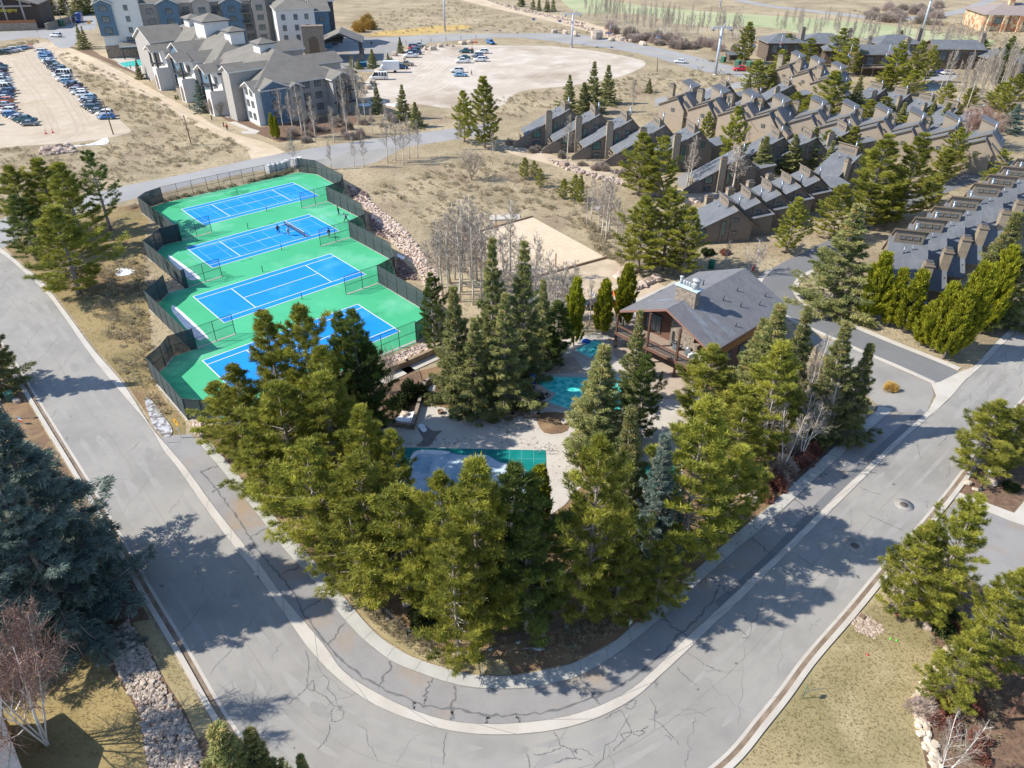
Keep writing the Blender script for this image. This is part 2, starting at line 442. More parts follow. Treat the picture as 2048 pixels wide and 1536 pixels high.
sh_up = line([(395, 885)] + SW_LO[1:])
sh_lo = line([(352, 915)] + BAND_UP[10:35])
sh_up2 = line([(352, 860)] + SW_LO)
strip("road_shoulder", line([(320, 873), (358, 920)] + BAND_UP[10:34]), line([(385, 868)] + SW_LO[0:]), 0.032, asphalt2_m, 200)
strip("sidewalk", slo, sup, 0.07, conc2_m, 200, 0.0)
# darker cold-patch run beside the band on the right-hand arm
strip("road_patch", line([(1440, 1217), (1506, 1155), (1560, 1106), (1676, 991), (1761, 911), (1850, 826)]), line([(1428, 1204), (1492, 1148), (1546, 1096), (1662, 978), (1748, 900), (1840, 818)]), 0.037, asphalt3_m, 60)
# joints of the pavement and the band
jb = MB()
def joints(A, B, step, z):
    n = int(sum((q - p).length for p, q in zip(A, A[1:])) / step)
    for p, q in zip(resample(A, n), resample(B, n)): ribbon(jb, [p, q], 0.035, z, crackm)
joints(slo, sup, 2.6, 0.075)
joints(bl[60:280], bu[60:280], 5.5, 0.05)
ribbon(jb, slo, 0.06, 0.076, crackm, 0.4); ribbon(jb, bu, 0.06, 0.051, crackm, 0.4); ribbon(jb, bl, 0.05, 0.052, crackm, 0.4)
setting(jb.build("pavement_joints"))
# tar-sealed cracks
tb = MB()
def crack(px, w=0.12, z=0.040, jag=0.5, rough=0.18):
    P = resample(line(px, 6), max(4, int(3 * len(px) * 2)))
    P = [p + Vector((RNG.uniform(-rough, rough), RNG.uniform(-rough, rough), 0)) for p in P]
    ribbon(tb, P, w, z, tar_m, jag)
crack([(400, 940), (437, 985), (475, 1035), (500, 1075), (540, 1130), (590, 1190), (605, 1222), (650, 1285), (700, 1335), (765, 1375), (830, 1402), (850, 1412), (905, 1418), (945, 1424), (1000, 1432), (1050, 1428), (1105, 1422), (1184, 1397), (1240, 1373), (1290, 1335), (1330, 1300), (1362, 1267), (1400, 1230), (1430, 1195), (1440, 1160)], 0.16, 0.041, 0.6, 0.12)
for a in ([(602, 1224), (648, 1192)], [(652, 1292), (692, 1246)], [(845, 1408), (862, 1358)], [(905, 1420), (911, 1370)], [(1199, 1410), (1160, 1355)], [(1375, 1275), (1325, 1237)], [(758, 1375), (785, 1322)], [(425, 985), (466, 958)], [(400, 944), (440, 930)], [(500, 1075), (545, 1050)], [(560, 1150), (610, 1130)], [(1460, 1190), (1420, 1152)], [(1540, 1110), (1500, 1070)], [(1620, 1030), (1580, 985)], [(830, 1420), (828, 1405)], [(1036, 1446), (1036, 1430)], [(905, 1440), (903, 1420)], [(975, 1446), (978, 1432)]):
    crack(a, 0.15)
for a in ([(612, 1300), (618, 1330), (615, 1355), (613, 1375), (590, 1398), (574, 1410)], [(613, 1377), (625, 1362), (628, 1380), (614, 1378)], [(625, 1380), (650, 1393), (665, 1410), (684, 1416), (688, 1430), (680, 1442), (664, 1443)], [(664, 1443), (663, 1425), (668, 1415)], [(660, 1448), (655, 1475), (635, 1500)], [(894, 1464), (888, 1490), (888, 1515), (886, 1532)],
          [(1107, 1463), (1117, 1480), (1122, 1492), (1142, 1500), (1150, 1515), (1165, 1520)], [(1066, 1510), (1090, 1508), (1122, 1495)], [(1112, 1528), (1130, 1517), (1152, 1517)], [(1145, 1500), (1165, 1498), (1186, 1513)], [(1052, 1505), (1058, 1520), (1060, 1536)],
          [(1210, 1438), (1232, 1424), (1243, 1422), (1252, 1440), (1262, 1465), (1250, 1478), (1224, 1502)], [(1262, 1465), (1242, 1468), (1248, 1480)], [(1262, 1465), (1288, 1462), (1280, 1472), (1265, 1468)], [(1282, 1462), (1298, 1452)], [(1250, 1413), (1262, 1403), (1272, 1402), (1264, 1418), (1250, 1415)], [(1296, 1437), (1320, 1448), (1360, 1490)],
          [(1375, 1307), (1400, 1322), (1410, 1330), (1445, 1345)], [(1352, 1332), (1367, 1350), (1395, 1372)], [(1466, 1258), (1482, 1262), (1494, 1275), (1484, 1278)], [(1482, 1237), (1490, 1228), (1492, 1245)], [(1595, 1112), (1620, 1128), (1628, 1132)], [(1720, 975), (1745, 985), (1765, 990)], [(1735, 1030), (1780, 1050), (1808, 1062)], [(1835, 1075), (1880, 1030), (1900, 1005)], [(1875, 895), (1898, 870), (1910, 865)], [(1834, 885), (1838, 905), (1842, 920)]):
    crack(a, 0.068, 0.028, 0.7, 0.06)
for k in range(34):
    i = RNG.randrange(70, 285); f = RNG.random()
    A, B = bl[i * len(bl) // 330], kb3[min(len(kb3) - 1, i * len(kb3) // 330)]
    p = A.lerp(B, f); q = p + Vector((RNG.uniform(-5, 5), RNG.uniform(-5, 5), 0))
    P = [p.lerp(q, t / 7) + Vector((RNG.uniform(-.25, .25), RNG.uniform(-.25, .25), 0)) for t in range(8)]
    ribbon(tb, P, RNG.choice((0.02, 0.03, 0.05)), 0.027, tar_m, 0.6)
for f in (0.5,):
    P = [a.lerp(b, f) + Vector((RNG.uniform(-.06, .06), RNG.uniform(-.06, .06), 0)) for a, b in zip(resample(bl, 220), resample(kb3, 220))]
    ribbon(tb, P, 0.03, 0.0265, crackm, 0.5)
for i in range(20, 215, 5):
    a, b = resample(bl, 220)[i], resample(kb3, 220)[i]
    f0, f1 = sorted((RNG.random(), RNG.random()))
    P = [a.lerp(b, f0 + (f1 - f0) * t / 14) + Vector((RNG.uniform(-.2, .2), RNG.uniform(-.2, .2), 0)) for t in range(15)]
    ribbon(tb, P, 0.045, 0.0268, RNG.choice((crackm, tar_m)), 0.6)
# lanes polished by tyres and old patches
lane_m = surf("tyre_polished_asphalt", [(0.285, 0.275, 0.26), ((0.325, 0.312, 0.29), 0.5, 0.35, 0.6, 6)], 0.85, True)
lanes = MB()
RA, RB = resample(bl, 220), resample(kb3, 220)
for f in (0.16, 0.34, 0.62, 0.82):
    P = [a.lerp(b, f) for a, b in zip(RA, RB)]
    s0 = 0
    while s0 < 205:
        s1 = s0 + RNG.randrange(8, 26)
        ribbon(lanes, P[s0:min(s1, 219)], RNG.uniform(.35, .8), 0.0235, lane_m, 0.35); s0 = s1 + RNG.randrange(0, 7)
patch_m = surf("asphalt_patch", [(0.262, 0.252, 0.238), ((0.295, 0.283, 0.264), 1.5, 0.4, 0.7, 5)], 0.9, True)
for (x, y, L_, w_, rz) in ((1660, 1172, 3.2, 1.1, 48), (1570, 1250, 1.6, .7, 46), (300, 905, 2.2, .9, -52), (470, 1190, 1.4, .8, -50), (640, 1420, 2.0, .9, -35), (1330, 1420, 2.4, .8, 35), (1890, 940, 2.6, 1.2, 47), (150, 735, 2.4, 1.0, -55), (1040, 1500, 1.3, .6, 5)):
    p = G(x, y); d = Vector((math.cos(math.radians(rz)), math.sin(math.radians(rz)), 0)) * L_ / 2
    ribbon(lanes, [p - d, p - d * .3, p + d * .4, p + d], w_, 0.0245, patch_m, .12)
for k in range(90):
    i = RNG.randrange(10, 210); p = RA[i].lerp(RB[i], RNG.uniform(.08, .92)); r = RNG.uniform(.05, .22)
    lanes.face([(p.x + r * RNG.uniform(.6, 1.2) * math.cos(a), p.y + r * RNG.uniform(.6, 1.2) * math.sin(a), 0.0252) for a in np.arange(8) * math.pi / 4], RNG.choice((patch_m, tar_m)))
setting(lanes.build("tyre_tracks"))
setting(tb.build("road_cracks"))

# ---- other roads, tracks and lots
strip("upper_road", line([(-220, 560), (0, 440), (120, 408), (235, 375), (375, 347), (512, 317), (652, 292), (799, 271), (905, 257), (985, 246)]), line([(-190, 640), (0, 500), (110, 440), (242, 404), (330, 384), (420, 362), (520, 341), (590, 333), (690, 324), (799, 297), (905, 280), (985, 268)]), 0.014, hwy_m)
sheet("pull_in", [(560, 338), (629, 326), (677, 336), (747, 326), (800, 296), (740, 300), (640, 318)], 0.018, asphalt_m, 5)
strip("highway", line([(690, 78), (760, 75), (900, 69), (1024, 67), (1144, 68), (1224, 80), (1299, 92), (1399, 115), (1474, 135), (1600, 158)]), line([(690, 98), (787, 92), (912, 81), (1024, 75), (1149, 88), (1239, 100), (1299, 112), (1394, 140), (1474, 153), (1600, 180)]), 0.016, hwy_m)
hl = MB()
for f in (0.48, 0.53):
    A = resample(line([(690, 78), (760, 75), (900, 69), (1024, 67), (1144, 68), (1224, 80), (1299, 92), (1399, 115), (1474, 135), (1600, 158)]), 80)
    B = resample(line([(690, 98), (787, 92), (912, 81), (1024, 75), (1149, 88), (1239, 100), (1299, 112), (1394, 140), (1474, 153), (1600, 180)]), 80)
    ribbon(hl, [a.lerp(b, f) for a, b in zip(A, B)], 0.15, 0.024, surf("road_yellow", [(0.55, 0.38, 0.08)], 0.8))
setting(hl.build("road_marking"))
strip("side_street", line([(1310, 197), (1394, 182), (1450, 168), (1520, 160)]), line([(1310, 212), (1394, 196), (1455, 180), (1520, 171)]), 0.02, hwy_m, 40)
sheet("hotel_forecourt", [(640, 82), (720, 74), (800, 90), (772, 118), (752, 142), (690, 140), (640, 122)], 0.02, asphalt2_m, 4)
sheet("hotel_street", [(-150, 92), (0, 82), (60, 75), (95, 78), (118, 96), (150, 90), (158, 62), (190, 58), (186, 30), (140, 34), (132, 52), (100, 58), (0, 64), (-150, 70)], 0.02, hwy_m, 3)
strip("dirt_road", line([(92, 88), (100, 97), (160, 140), (207, 152), (272, 182), (332, 212), (390, 250), (450, 276), (490, 296), (505, 325)]), line([(108, 82), (114, 88), (150, 100), (195, 120), (250, 147), (312, 182), (375, 217), (425, 247), (462, 265), (530, 285), (570, 304)]), 0.012, dirt2_m)
sheet("dirt_lot", [(-330, 150), (-100, 128), (0, 112), (50, 96), (88, 84), (108, 92), (120, 118), (150, 150), (185, 190), (215, 215), (248, 248), (262, 262), (235, 272), (180, 281), (120, 287), (60, 291), (0, 296), (-300, 330)], 0.01, dirt_m, 4)
sheet("gravel_lot", [(745, 206), (722, 190), (730, 165), (765, 128), (800, 102), (840, 97), (900, 91), (960, 91), (1024, 91), (1099, 92), (1174, 100), (1249, 112), (1291, 125), (1272, 141), (1231, 156), (1144, 171), (1040, 183), (1000, 212), (905, 217), (830, 208)], 0.012, gravel_m, 4)
strip("hill_track", line([(930, -12), (970, 0), (1024, 16), (1100, 28), (1174, 45), (1224, 60), (1279, 78)]), line([(905, -8), (940, 5), (1024, 25), (1099, 42), (1150, 56), (1200, 70), (1245, 84)]), 0.010, dirt2_m, 60)
sheet("golf_fairway", [(1100, -30), (1130, 8), (1149, 20), (1179, 27), (1240, 26), (1311, 33), (1349, 47), (1440, 52), (1536, 55), (1620, 70), (1720, 76), (1848, 84), (1911, 90), (1975, 92), (1985, 80), (1900, 68), (1811, 55), (1686, 42), (1536, 31), (1399, 22), (1274, 10), (1174, -8), (1140, -40)], 0.012, golf_m, 4)
strip("golf_path", line([(1430, -12), (1536, 9), (1636, 21), (1748, 33), (1786, 36), (1858, 29), (1911, 20), (1948, 8), (1990, -10)]), line([(1425, -8), (1530, 13), (1630, 25), (1748, 39), (1790, 43), (1868, 36), (1925, 26), (1965, 13), (2010, -8)]), 0.014, hwy_m, 80)
sheet("golden_bank", [(735, 70), (770, 62), (800, 60), (860, 53), (925, 50), (940, 55), (890, 64), (800, 71)], 0.010, straw_m, 4)
rut_m = surf("wheel_ruts", [(0.42, 0.345, 0.265), ((0.47, 0.40, 0.31), 0.5, 0.4, 0.7, 5)], 1.0, True)
rutp_m = surf("pale_wheel_ruts", [(0.60, 0.54, 0.46), ((0.52, 0.455, 0.375), 0.5, 0.4, 0.7, 5)], 1.0, True)
ruts = MB()
def rut(px, mt, n, wob):
    base = line(px, 8)
    for k in range(n):
        o1, o2 = RNG.uniform(-wob, wob), RNG.uniform(-wob, wob); P = resample(base, 40); a, b = sorted((RNG.randrange(0, 40), RNG.randrange(0, 40)))
        if b - a < 8: continue
        P = [p + Vector((0, 0, 0)) for p in P[a:b]]
        P = offset(P, o1)
        for s in (0, 1.6): ribbon(ruts, offset(P, s), RNG.uniform(.2, .45), 0.017 + .0004 * k, mt, .5)
rut([(130, 285), (165, 262), (150, 225), (120, 180), (80, 140), (60, 105), (95, 85), (120, 75)], rut_m, 22, 9)
rut([(20, 285), (90, 275), (150, 255), (185, 240)], rut_m, 12, 5)
rut([(90, 92), (140, 110), (250, 165), (330, 205), (420, 255), (520, 300)], rut_m, 10, 2)
rut([(770, 195), (850, 175), (900, 140), (940, 115), (1040, 105), (1150, 115), (1230, 125)], rutp_m, 26, 14)
rut([(760, 175), (830, 190), (950, 195), (1040, 170), (1120, 140), (1200, 125), (1150, 108), (1020, 105)], rut_m, 14, 8)
setting(ruts.build("wheel_ruts"))
# townhouse drive with its kerbs
dr_l = line([(1519, 553), (1560, 528), (1600, 508), (1660, 478), (1720, 440), (1780, 405), (1850, 375), (1930, 345), (2000, 325), (2090, 312)])
dr_r = line([(1636, 538), (1665, 518), (1722, 472), (1790, 432), (1850, 402), (1930, 372), (2010, 347), (2090, 334)])
strip("townhouse_drive", dr_l, dr_r, 0.014, asphalt3_m, 80)
strip("drive_mouth", line([(1545, 540), (1526, 560), (1524, 580), (1542, 602), (1580, 634), (1711, 694), (1800, 732), (1871, 764), (1892, 772)]), line([(1640, 536), (1606, 556), (1594, 574), (1604, 596), (1640, 622), (1716, 654), (1790, 686), (1870, 718), (1918, 744)]), 0.018, asphalt3_m, 80)
ku = line([(1640, 534), (1601, 551), (1585, 574), (1596, 599), (1633, 625), (1713, 658), (1788, 689), (1868, 721), (1916, 741)])
strip("drive_kerb", ku, offset(ku, -0.85) if False else offset(ku, 0.85), 0.10, conc_m, 80, 0.0)
kl2 = line([(1545, 540), (1526, 560), (1524, 580), (1542, 602), (1580, 634), (1711, 694), (1800, 732), (1871, 764)])
strip("drive_gutter", kl2, offset(kl2, -0.8), 0.035, conc_m, 80)
sheet("lower_apron", [(1585, 655), (1711, 700), (1862, 768), (1868, 790), (1855, 820), (1761, 908), (1710, 880), (1788, 819), (1756, 812), (1690, 745)], 0.028, asphalt_m)
sheet("drive_apron", [(1862, 768), (1880, 764), (1918, 745), (1948, 734), (1926, 766), (1896, 800), (1868, 828), (1856, 822), (1872, 792)], 0.052, conc_m)
sheet("shared_yard", [(1350, 355), (1430, 330), (1500, 300), (1600, 275), (1720, 250), (1800, 300), (1700, 330), (1560, 345), (1420, 400)], 0.010, asphalt2_m, 3)
sheet("car_park", [(1840, 148), (1890, 146), (1915, 150), (1900, 160), (1850, 160)], 0.014, hwy_m, 3)
sheet("pond", [(1850, 168), (1872, 166), (1880, 174), (1872, 182), (1852, 180)], 0.012, pond_m, 4)
# right-hand gardens
sheet("lawn", [(1467, 1540), (1536, 1456), (1581, 1399), (1633, 1327), (1711, 1236), (1778, 1154), (1800, 1135), (1826, 1200), (1850, 1250), (1870, 1290), (1860, 1340), (1832, 1380), (1830, 1450), (1845, 1500), (1870, 1600), (1470, 1640)], 0.016, lawn_m)
sheet("mulch_bed", [(1800, 1130), (1850, 1150), (2060, 1200), (2200, 1500), (1900, 1640), (1868, 1600), (1846, 1500), (1832, 1450), (1834, 1380), (1862, 1340), (1874, 1290), (1850, 1245)], 0.014, mulch_m, 3)
sheet("mulch_bed", [(1918, 985), (1962, 925), (1976, 915), (2060, 900), (2060, 985), (2026, 1028)], 0.02, mulch_m)
sheet("driveway", [(1846, 1082), (1911, 1004), (2026, 1043), (2160, 1090), (2240, 1330), (2060, 1250)], 0.024, asphalt2_m)
sheet("driveway_apron", [(1908, 998), (1918, 985), (2028, 1026), (2060, 990), (2120, 1000), (2120, 1075), (2026, 1044)], 0.03, conc_m)
# left-hand gardens
sheet("lawn", [(-60, 1560), (-60, 1330), (60, 1330), (150, 1320), (205, 1300), (214, 1330), (238, 1362), (262, 1400), (277, 1430), (285, 1480), (295, 1540), (300, 1620), (-60, 1640)], 0.016, lawn2_m)
sheet("mulch_bed", [(-200, 1150), (60, 1150), (225, 1180), (252, 1150), (300, 1240), (346, 1312), (428, 1456), (470, 1540), (300, 1620), (296, 1535), (286, 1480), (278, 1430), (260, 1395), (236, 1360), (212, 1326), (203, 1298), (150, 1318), (60, 1328), (-200, 1330)], 0.012, mulch_m)
sheet("grass_verge", [(265, 1245), (300, 1240), (346, 1312), (428, 1456), (395, 1480), (372, 1425), (330, 1360), (302, 1305)], 0.020, lawn_m)
sheet("needle_bed", [(-100, 720), (0, 712), (34, 768), (92, 866), (166, 990), (250, 1148), (60, 1150), (-200, 1150)], 0.012, needle_m)
# planting under the belt of pines
sheet("needle_bed", [(385, 866), (415, 876), (470, 940), (512, 990), (580, 1066), (654, 1151), (732, 1245), (767, 1278), (817, 1309), (870, 1329), (964, 1350), (1024, 1350), (1144, 1326), (1234, 1278), (1306, 1208), (1379, 1150), (1464, 1073), (1588, 966), (1690, 872), (1600, 850), (1500, 760), (1400, 700), (1340, 640), (1200, 690), (1050, 690), (930, 720), (760, 760), (440, 842)], 0.010, needle_m)
sheet("dry_bank", [(656, 1148), (686, 1188), (734, 1245), (769, 1278), (819, 1309), (872, 1329), (966, 1350), (1024, 1350), (1010, 1320), (900, 1305), (830, 1280), (780, 1240), (740, 1190), (690, 1140)], 0.014, lawn_m)
# slope between the road and the courts
sheet("dry_bank", [(0, 480), (60, 470), (200, 420), (290, 420), (285, 520), (300, 640), (310, 770), (372, 845), (345, 895), (305, 845), (250, 765), (188, 692), (133, 618), (88, 562), (48, 528)], 0.008, surf("bank_grass", [(0.33, 0.25, 0.12), ((0.22, 0.18, 0.08), 0.12, 0.42, 0.64, 6), ((0.20, 0.125, 0.075), 0.09, 0.5, 0.66, 6), ((0.15, 0.115, 0.06), 1.4, 0.52, 0.72, 3)], 1.0, True, (3, .9, .2)), 3)
sheet("sandy_ground", [(1060, 560), (1214, 518), (1250, 540), (1335, 575), (1345, 610), (1290, 640), (1240, 650), (1190, 630), (1090, 640)], 0.012, sand2_m, 4)
sheet("sand_pit", [(925, 473), (1064, 434), (1214, 516), (1078, 553), (980, 540)], 0.018, sand_m)
strip("gravel_path", line([(1240, 620), (1270, 600), (1330, 572), (1350, 560)]), line([(1265, 640), (1290, 620), (1340, 590), (1360, 575)]), 0.02, conc_m, 20)
sheet("meadow_path", [(1010, 290), (1060, 296), (1130, 318), (1220, 345), (1330, 372), (1400, 385), (1400, 400), (1300, 385), (1200, 358), (1110, 332), (1020, 306)], 0.012, sand2_m, 4)

# ---- pool terrace
sheet("pool_deck", [(745, 868), (785, 845), (830, 855), (845, 790), (875, 760), (900, 725), (1020, 700), (1130, 680), (1200, 665), (1260, 690), (1340, 720), (1420, 700), (1400, 800), (1365, 900), (1365, 985), (1250, 1000), (1180, 960), (1150, 985), (1130, 1010), (1060, 1060), (960, 1060), (800, 990)], 0.05, conc_m)
sheet("patio", [(1200, 690), (1245, 655), (1300, 640), (1440, 720), (1400, 790), (1330, 800), (1250, 730)], 0.06, pave_m)
sheet("patio", [(1040, 720), (1150, 715), (1170, 745), (1060, 752)], 0.06, pave_m)
sheet("planting_bed", [(733, 800), (752, 782), (838, 742), (848, 772), (826, 856), (768, 846), (737, 828)], 0.12, mulch_m, 0, 0.0)
sheet("planting_bed", [(872, 770), (900, 735), (1050, 722), (1062, 745), (1040, 832), (975, 832), (868, 812)], 0.10, needle_m, 0, 0.0)
sheet("planting_bed", [(1075, 830), (1130, 828), (1135, 862), (1088, 866)], 0.09, needle_m, 3, 0.0)
sheet("planting_bed", [(1150, 860), (1220, 860), (1260, 1000), (1170, 960)], 0.085, needle_m, 3)
def pool(name, px, m, z=0.10, rim=0.45):
    P = [G(*p) for p in px]
    a = sum(p.x * q.y - q.x * p.y for p, q in zip(P, P[1:] + P[:1]))
    if a < 0: P = P[::-1]
    c = sum(P, Vector()) / len(P)
    Q = [p + (p - c).normalized() * rim * 1.3 for p in P]
    mb = MB()
    n = len(P)
    for i in range(n):
        j = (i + 1) % n
        mb.face([(Q[i].x, Q[i].y, z), (Q[j].x, Q[j].y, z), (P[j].x, P[j].y, z), (P[i].x, P[i].y, z)], conc2_m)
        mb.face([(Q[i].x, Q[i].y, 0), (Q[j].x, Q[j].y, 0), (Q[j].x, Q[j].y, z), (Q[i].x, Q[i].y, z)], conc2_m)
    setting(mb.build("pool_coping"))
    return sheet(name, None, z - 0.025, m, 0, None, P)
sheet("pool_cover", [(806, 896), (1091, 902), (1094, 996), (780, 988)], 0.10, poolcover_m, 0, 0.0)
sheet("pool_ice", [(830, 910), (850, 902), (890, 906), (930, 912), (970, 911), (985, 918), (1000, 926), (1030, 932), (1052, 942), (1050, 960), (1062, 985), (960, 992), (805, 982), (818, 940)], 0.115, ice_m, 5)
sheet("pool_snow", [(828, 906), (850, 901), (900, 905), (885, 911), (850, 909), (832, 913), (822, 930), (818, 925)], 0.122, snow_m, 3)
sl = MB()
TL, TR, BR, BL_ = G(806, 896), G(1091, 902), G(1094, 996), G(780, 988)
for k in range(1, 12):
    f = k / 12
    ribbon(sl, [TL.lerp(TR, f), TL.lerp(TR, f).lerp(BL_.lerp(BR, f), .3)], 0.06, 0.108, surf("cover_strap", [(0.10, 0.33, 0.30)], 0.8))
ribbon(sl, [TL.lerp(BL_, .2).lerp(TR.lerp(BR, .2), .8), TR.lerp(BR, .2)], 0.06, 0.109, MATS["cover_strap"])
setting(sl.build("cover_straps"))
pool("pool_water", [(1068, 754), (1250, 757), (1240, 823), (1148, 822), (1097, 806), (1112, 789), (1076, 769)], water_m)
pool("pool_water", [(1151, 701), (1187, 681), (1216, 690), (1180, 717)], water_m)
pool("pool_water", [(1278, 925), (1352, 925), (1355, 978), (1272, 976)], poolcover_m)
sheet("stream_bed", [(1043, 775), (1066, 768), (1102, 792), (1078, 806), (1072, 836), (1043, 832)], 0.13, surf("wet_stone", [(0.035, 0.03, 0.03), ((0.12, 0.06, 0.04), 0.8, 0.5, 0.7, 4)], 0.3), 0, 0.0)
pool("pool_water", [(238, 127), (280, 120), (292, 130), (250, 134)], water_m, 0.08)
sheet("pool_deck", [(225, 118), (285, 108), (322, 128), (330, 150), (300, 158), (262, 140)], 0.03, conc_m)
sheet("terrace", [(330, 168), (360, 160), (395, 182), (440, 215), (470, 232), (455, 236), (400, 200), (345, 172)], 0.03, conc_m)
sheet("hotel_walk", [(455, 245), (470, 243), (500, 256), (520, 262), (512, 268), (485, 268), (482, 262), (500, 262), (478, 254)], 0.03, conc_m)
sheet("mulch_bed", [(120, 92), (150, 98), (250, 140), (300, 160), (345, 174), (400, 204), (452, 240), (500, 262), (560, 285), (690, 262), (720, 240), (700, 225), (520, 255), (470, 225), (400, 178), (310, 150), (262, 138), (200, 110), (180, 96)], 0.009, mulch_m)
# snow left in the shade
for q in ([(230, 540), (248, 536), (270, 541), (266, 548), (236, 552)], [(130, 295), (180, 291), (215, 288), (212, 276), (180, 288), (135, 293)], [(718, 208), (750, 206), (735, 213), (720, 212)], [(768, 208), (815, 209), (790, 214)], [(738, 430), (750, 436), (764, 446), (758, 447), (742, 436)], [(795, 508), (810, 515), (806, 520), (797, 517)], [(792, 838), (830, 824), (826, 850), (805, 852)], [(836, 852), (846, 850), (854, 862), (846, 866)], [(337, 515), (343, 513), (398, 553), (394, 559), (376, 558), (345, 527)], [(343, 618), (352, 614), (413, 670), (408, 678), (392, 678), (352, 633)], [(1178, 586), (1186, 586), (1194, 596), (1186, 594)], [(1186, 412), (1205, 414), (1190, 420)]):
    sheet("snow_patch", q, 0.135 if q[0][0] in (792, 836) else 0.05, snow_m, 4)
sheet("snow_bank", [(290, 800), (300, 798), (325, 830), (345, 860), (335, 875), (310, 858), (298, 830)], 0.10, surf("dirty_snow", [(0.52, 0.53, 0.55), ((0.16, 0.14, 0.13), 1.6, 0.42, 0.6, 6)], 0.8, True, (4, .8, .1)), 5, 0.0)
sheet("wet_stain", [(836, 858), (850, 852), (866, 862), (884, 862), (874, 872), (862, 890), (850, 894), (832, 892), (846, 880)], 0.056, surf("wet_concrete", [(0.16, 0.145, 0.125)], .5), 4)
# ================================================================== TENNIS COURTS
A_C = math.radians(42.51)
EX, EN = Vector((math.cos(A_C), math.sin(A_C), 0)), Vector((-math.sin(A_C), math.cos(A_C), 0))
CO = [Vector((-56.8, 127.6, 0)), Vector((-49.1, 109.4, 0)), Vector((-41.2, 91.2, 0)), Vector((-33.3, 73.0, 0))]
def CP(k, e, n, z=0.0):
    p = CO[k] + EX * e + EN * n; return Vector((p.x, p.y, z))
RIGHT = [(30.1, 14.8), (30.1, 2.0), (27.5, -3.0), (23.7, -4.0)]
LEFT = [(0.7, 14.4), (-2.4, 14.6), (-4.1, 12.8), (-6.4, 11.2)]
out_r = [CP(0, -1, 16.6), CP(0, 28.2, 16.2)] + [CP(0, 30.3, 12.2)] + [CP(0, 29.6, 0), CP(0, 27.2, -3.2), CP(0, 23.5, -4)]
for k in (1, 2, 3): out_r += [CP(k, *q) for q in RIGHT[1:]]
out_l = [CP(0, -4.2, 16), CP(0, -6.3, 14)] + [CP(1, *q) for q in LEFT] + [CP(2, *q) for q in LEFT] + [CP(3, *q) for q in LEFT] + [CP(3, -6.6, -0.6), CP(3, -4.0, -3.6)]
poly = out_r + out_l[::-1]
sheet("court_surface", None, 0.03, courtg_m, 0, 0.0, poly)
kb_ = MB()
for L in (out_r[1:], out_l):
    ribbon(kb_, L, 0.34, 0.06, conc_m)
ribbon(kb_, [CP(3, -4, -3.6), CP(3, 24, -3.6)], 0.4, 0.062, conc_m)
for k in (0, 1, 2):
    ribbon(kb_, [CP(k, 17.7, -3.95), CP(k, 23.7, -3.95)], 0.3, 0.064, conc_m)
    ribbon(kb_, [CP(k + 1, .7, 14.45), CP(k + 1, 6.3, 14.7)], 0.3, 0.064, conc_m)
setting(kb_.build("court_kerb"))
def rect(mb, k, e0, e1, n0, n1, z, m):
    mb.face([CP(k, e0, n0, z), CP(k, e1, n0, z), CP(k, e1, n1, z), CP(k, e0, n1, z)], m)
def fl(mb, k, pts, w, z, m):
    (e0, n0), (e1, n1) = pts
    if abs(e0 - e1) < 1e-6: rect(mb, k, e0 - w / 2, e0 + w / 2, min(n0, n1) - w / 2, max(n0, n1) + w / 2, z, m)
    else: rect(mb, k, min(e0, e1) - w / 2, max(e0, e1) + w / 2, n0 - w / 2, n0 + w / 2, z, m)
cb, lm, pm = MB(), MB(), MB()
Lc, Wc = 23.77, 10.97
for k in range(4):
    rect(cb, k, 0, Lc, 0, Wc, 0.040, courtb_m)
    lw = 0.13
    s1, s2 = Lc / 2 - 6.4, Lc / 2 + 6.4
    for a in (((0, 0), (Lc, 0)), ((0, Wc), (Lc, Wc)), ((0, 1.37), (Lc, 1.37)), ((0, Wc - 1.37), (Lc, Wc - 1.37)), ((s1, Wc / 2), (s2, Wc / 2))): fl(lm, k, a, lw, 0.048, white_line_m)
    for a in (((0, 0), (0, Wc)), ((Lc, 0), (Lc, Wc)), ((s1, 1.37), (s1, Wc - 1.37)), ((s2, 1.37), (s2, Wc - 1.37))): fl(lm, k, a, lw, 0.0482, white_line_m)
    if k < 2:                                        # pickleball lines over the two upper courts
        for e0 in (-4.4, 1.2, 13.0, 20.6):
            e1 = e0 + (7.6 if e0 > 0 else 4.2)
            if e0 in (1.2, 13.0): e1 = e0 + 9.4
            if e0 == 20.6: e0, e1 = 24.6, 28.8
            for n0 in (2.2, Wc - 2.2): fl(pm, k, ((e0, n0), (e1, n0)), 0.06, 0.053, cyan_line_m)
            for e in (e0, (e0 + e1) / 2 - 1.6, (e0 + e1) / 2 + 1.6, e1): fl(pm, k, ((e, 2.2), (e, Wc - 2.2)), 0.06, 0.0532, cyan_line_m)
            fl(pm, k, ((e0, Wc / 2), (e1, Wc / 2)), 0.06, 0.0534, cyan_line_m)
setting(cb.build("court_paint")); setting(lm.build("court_lines")); setting(pm.build("pickleball_lines"))

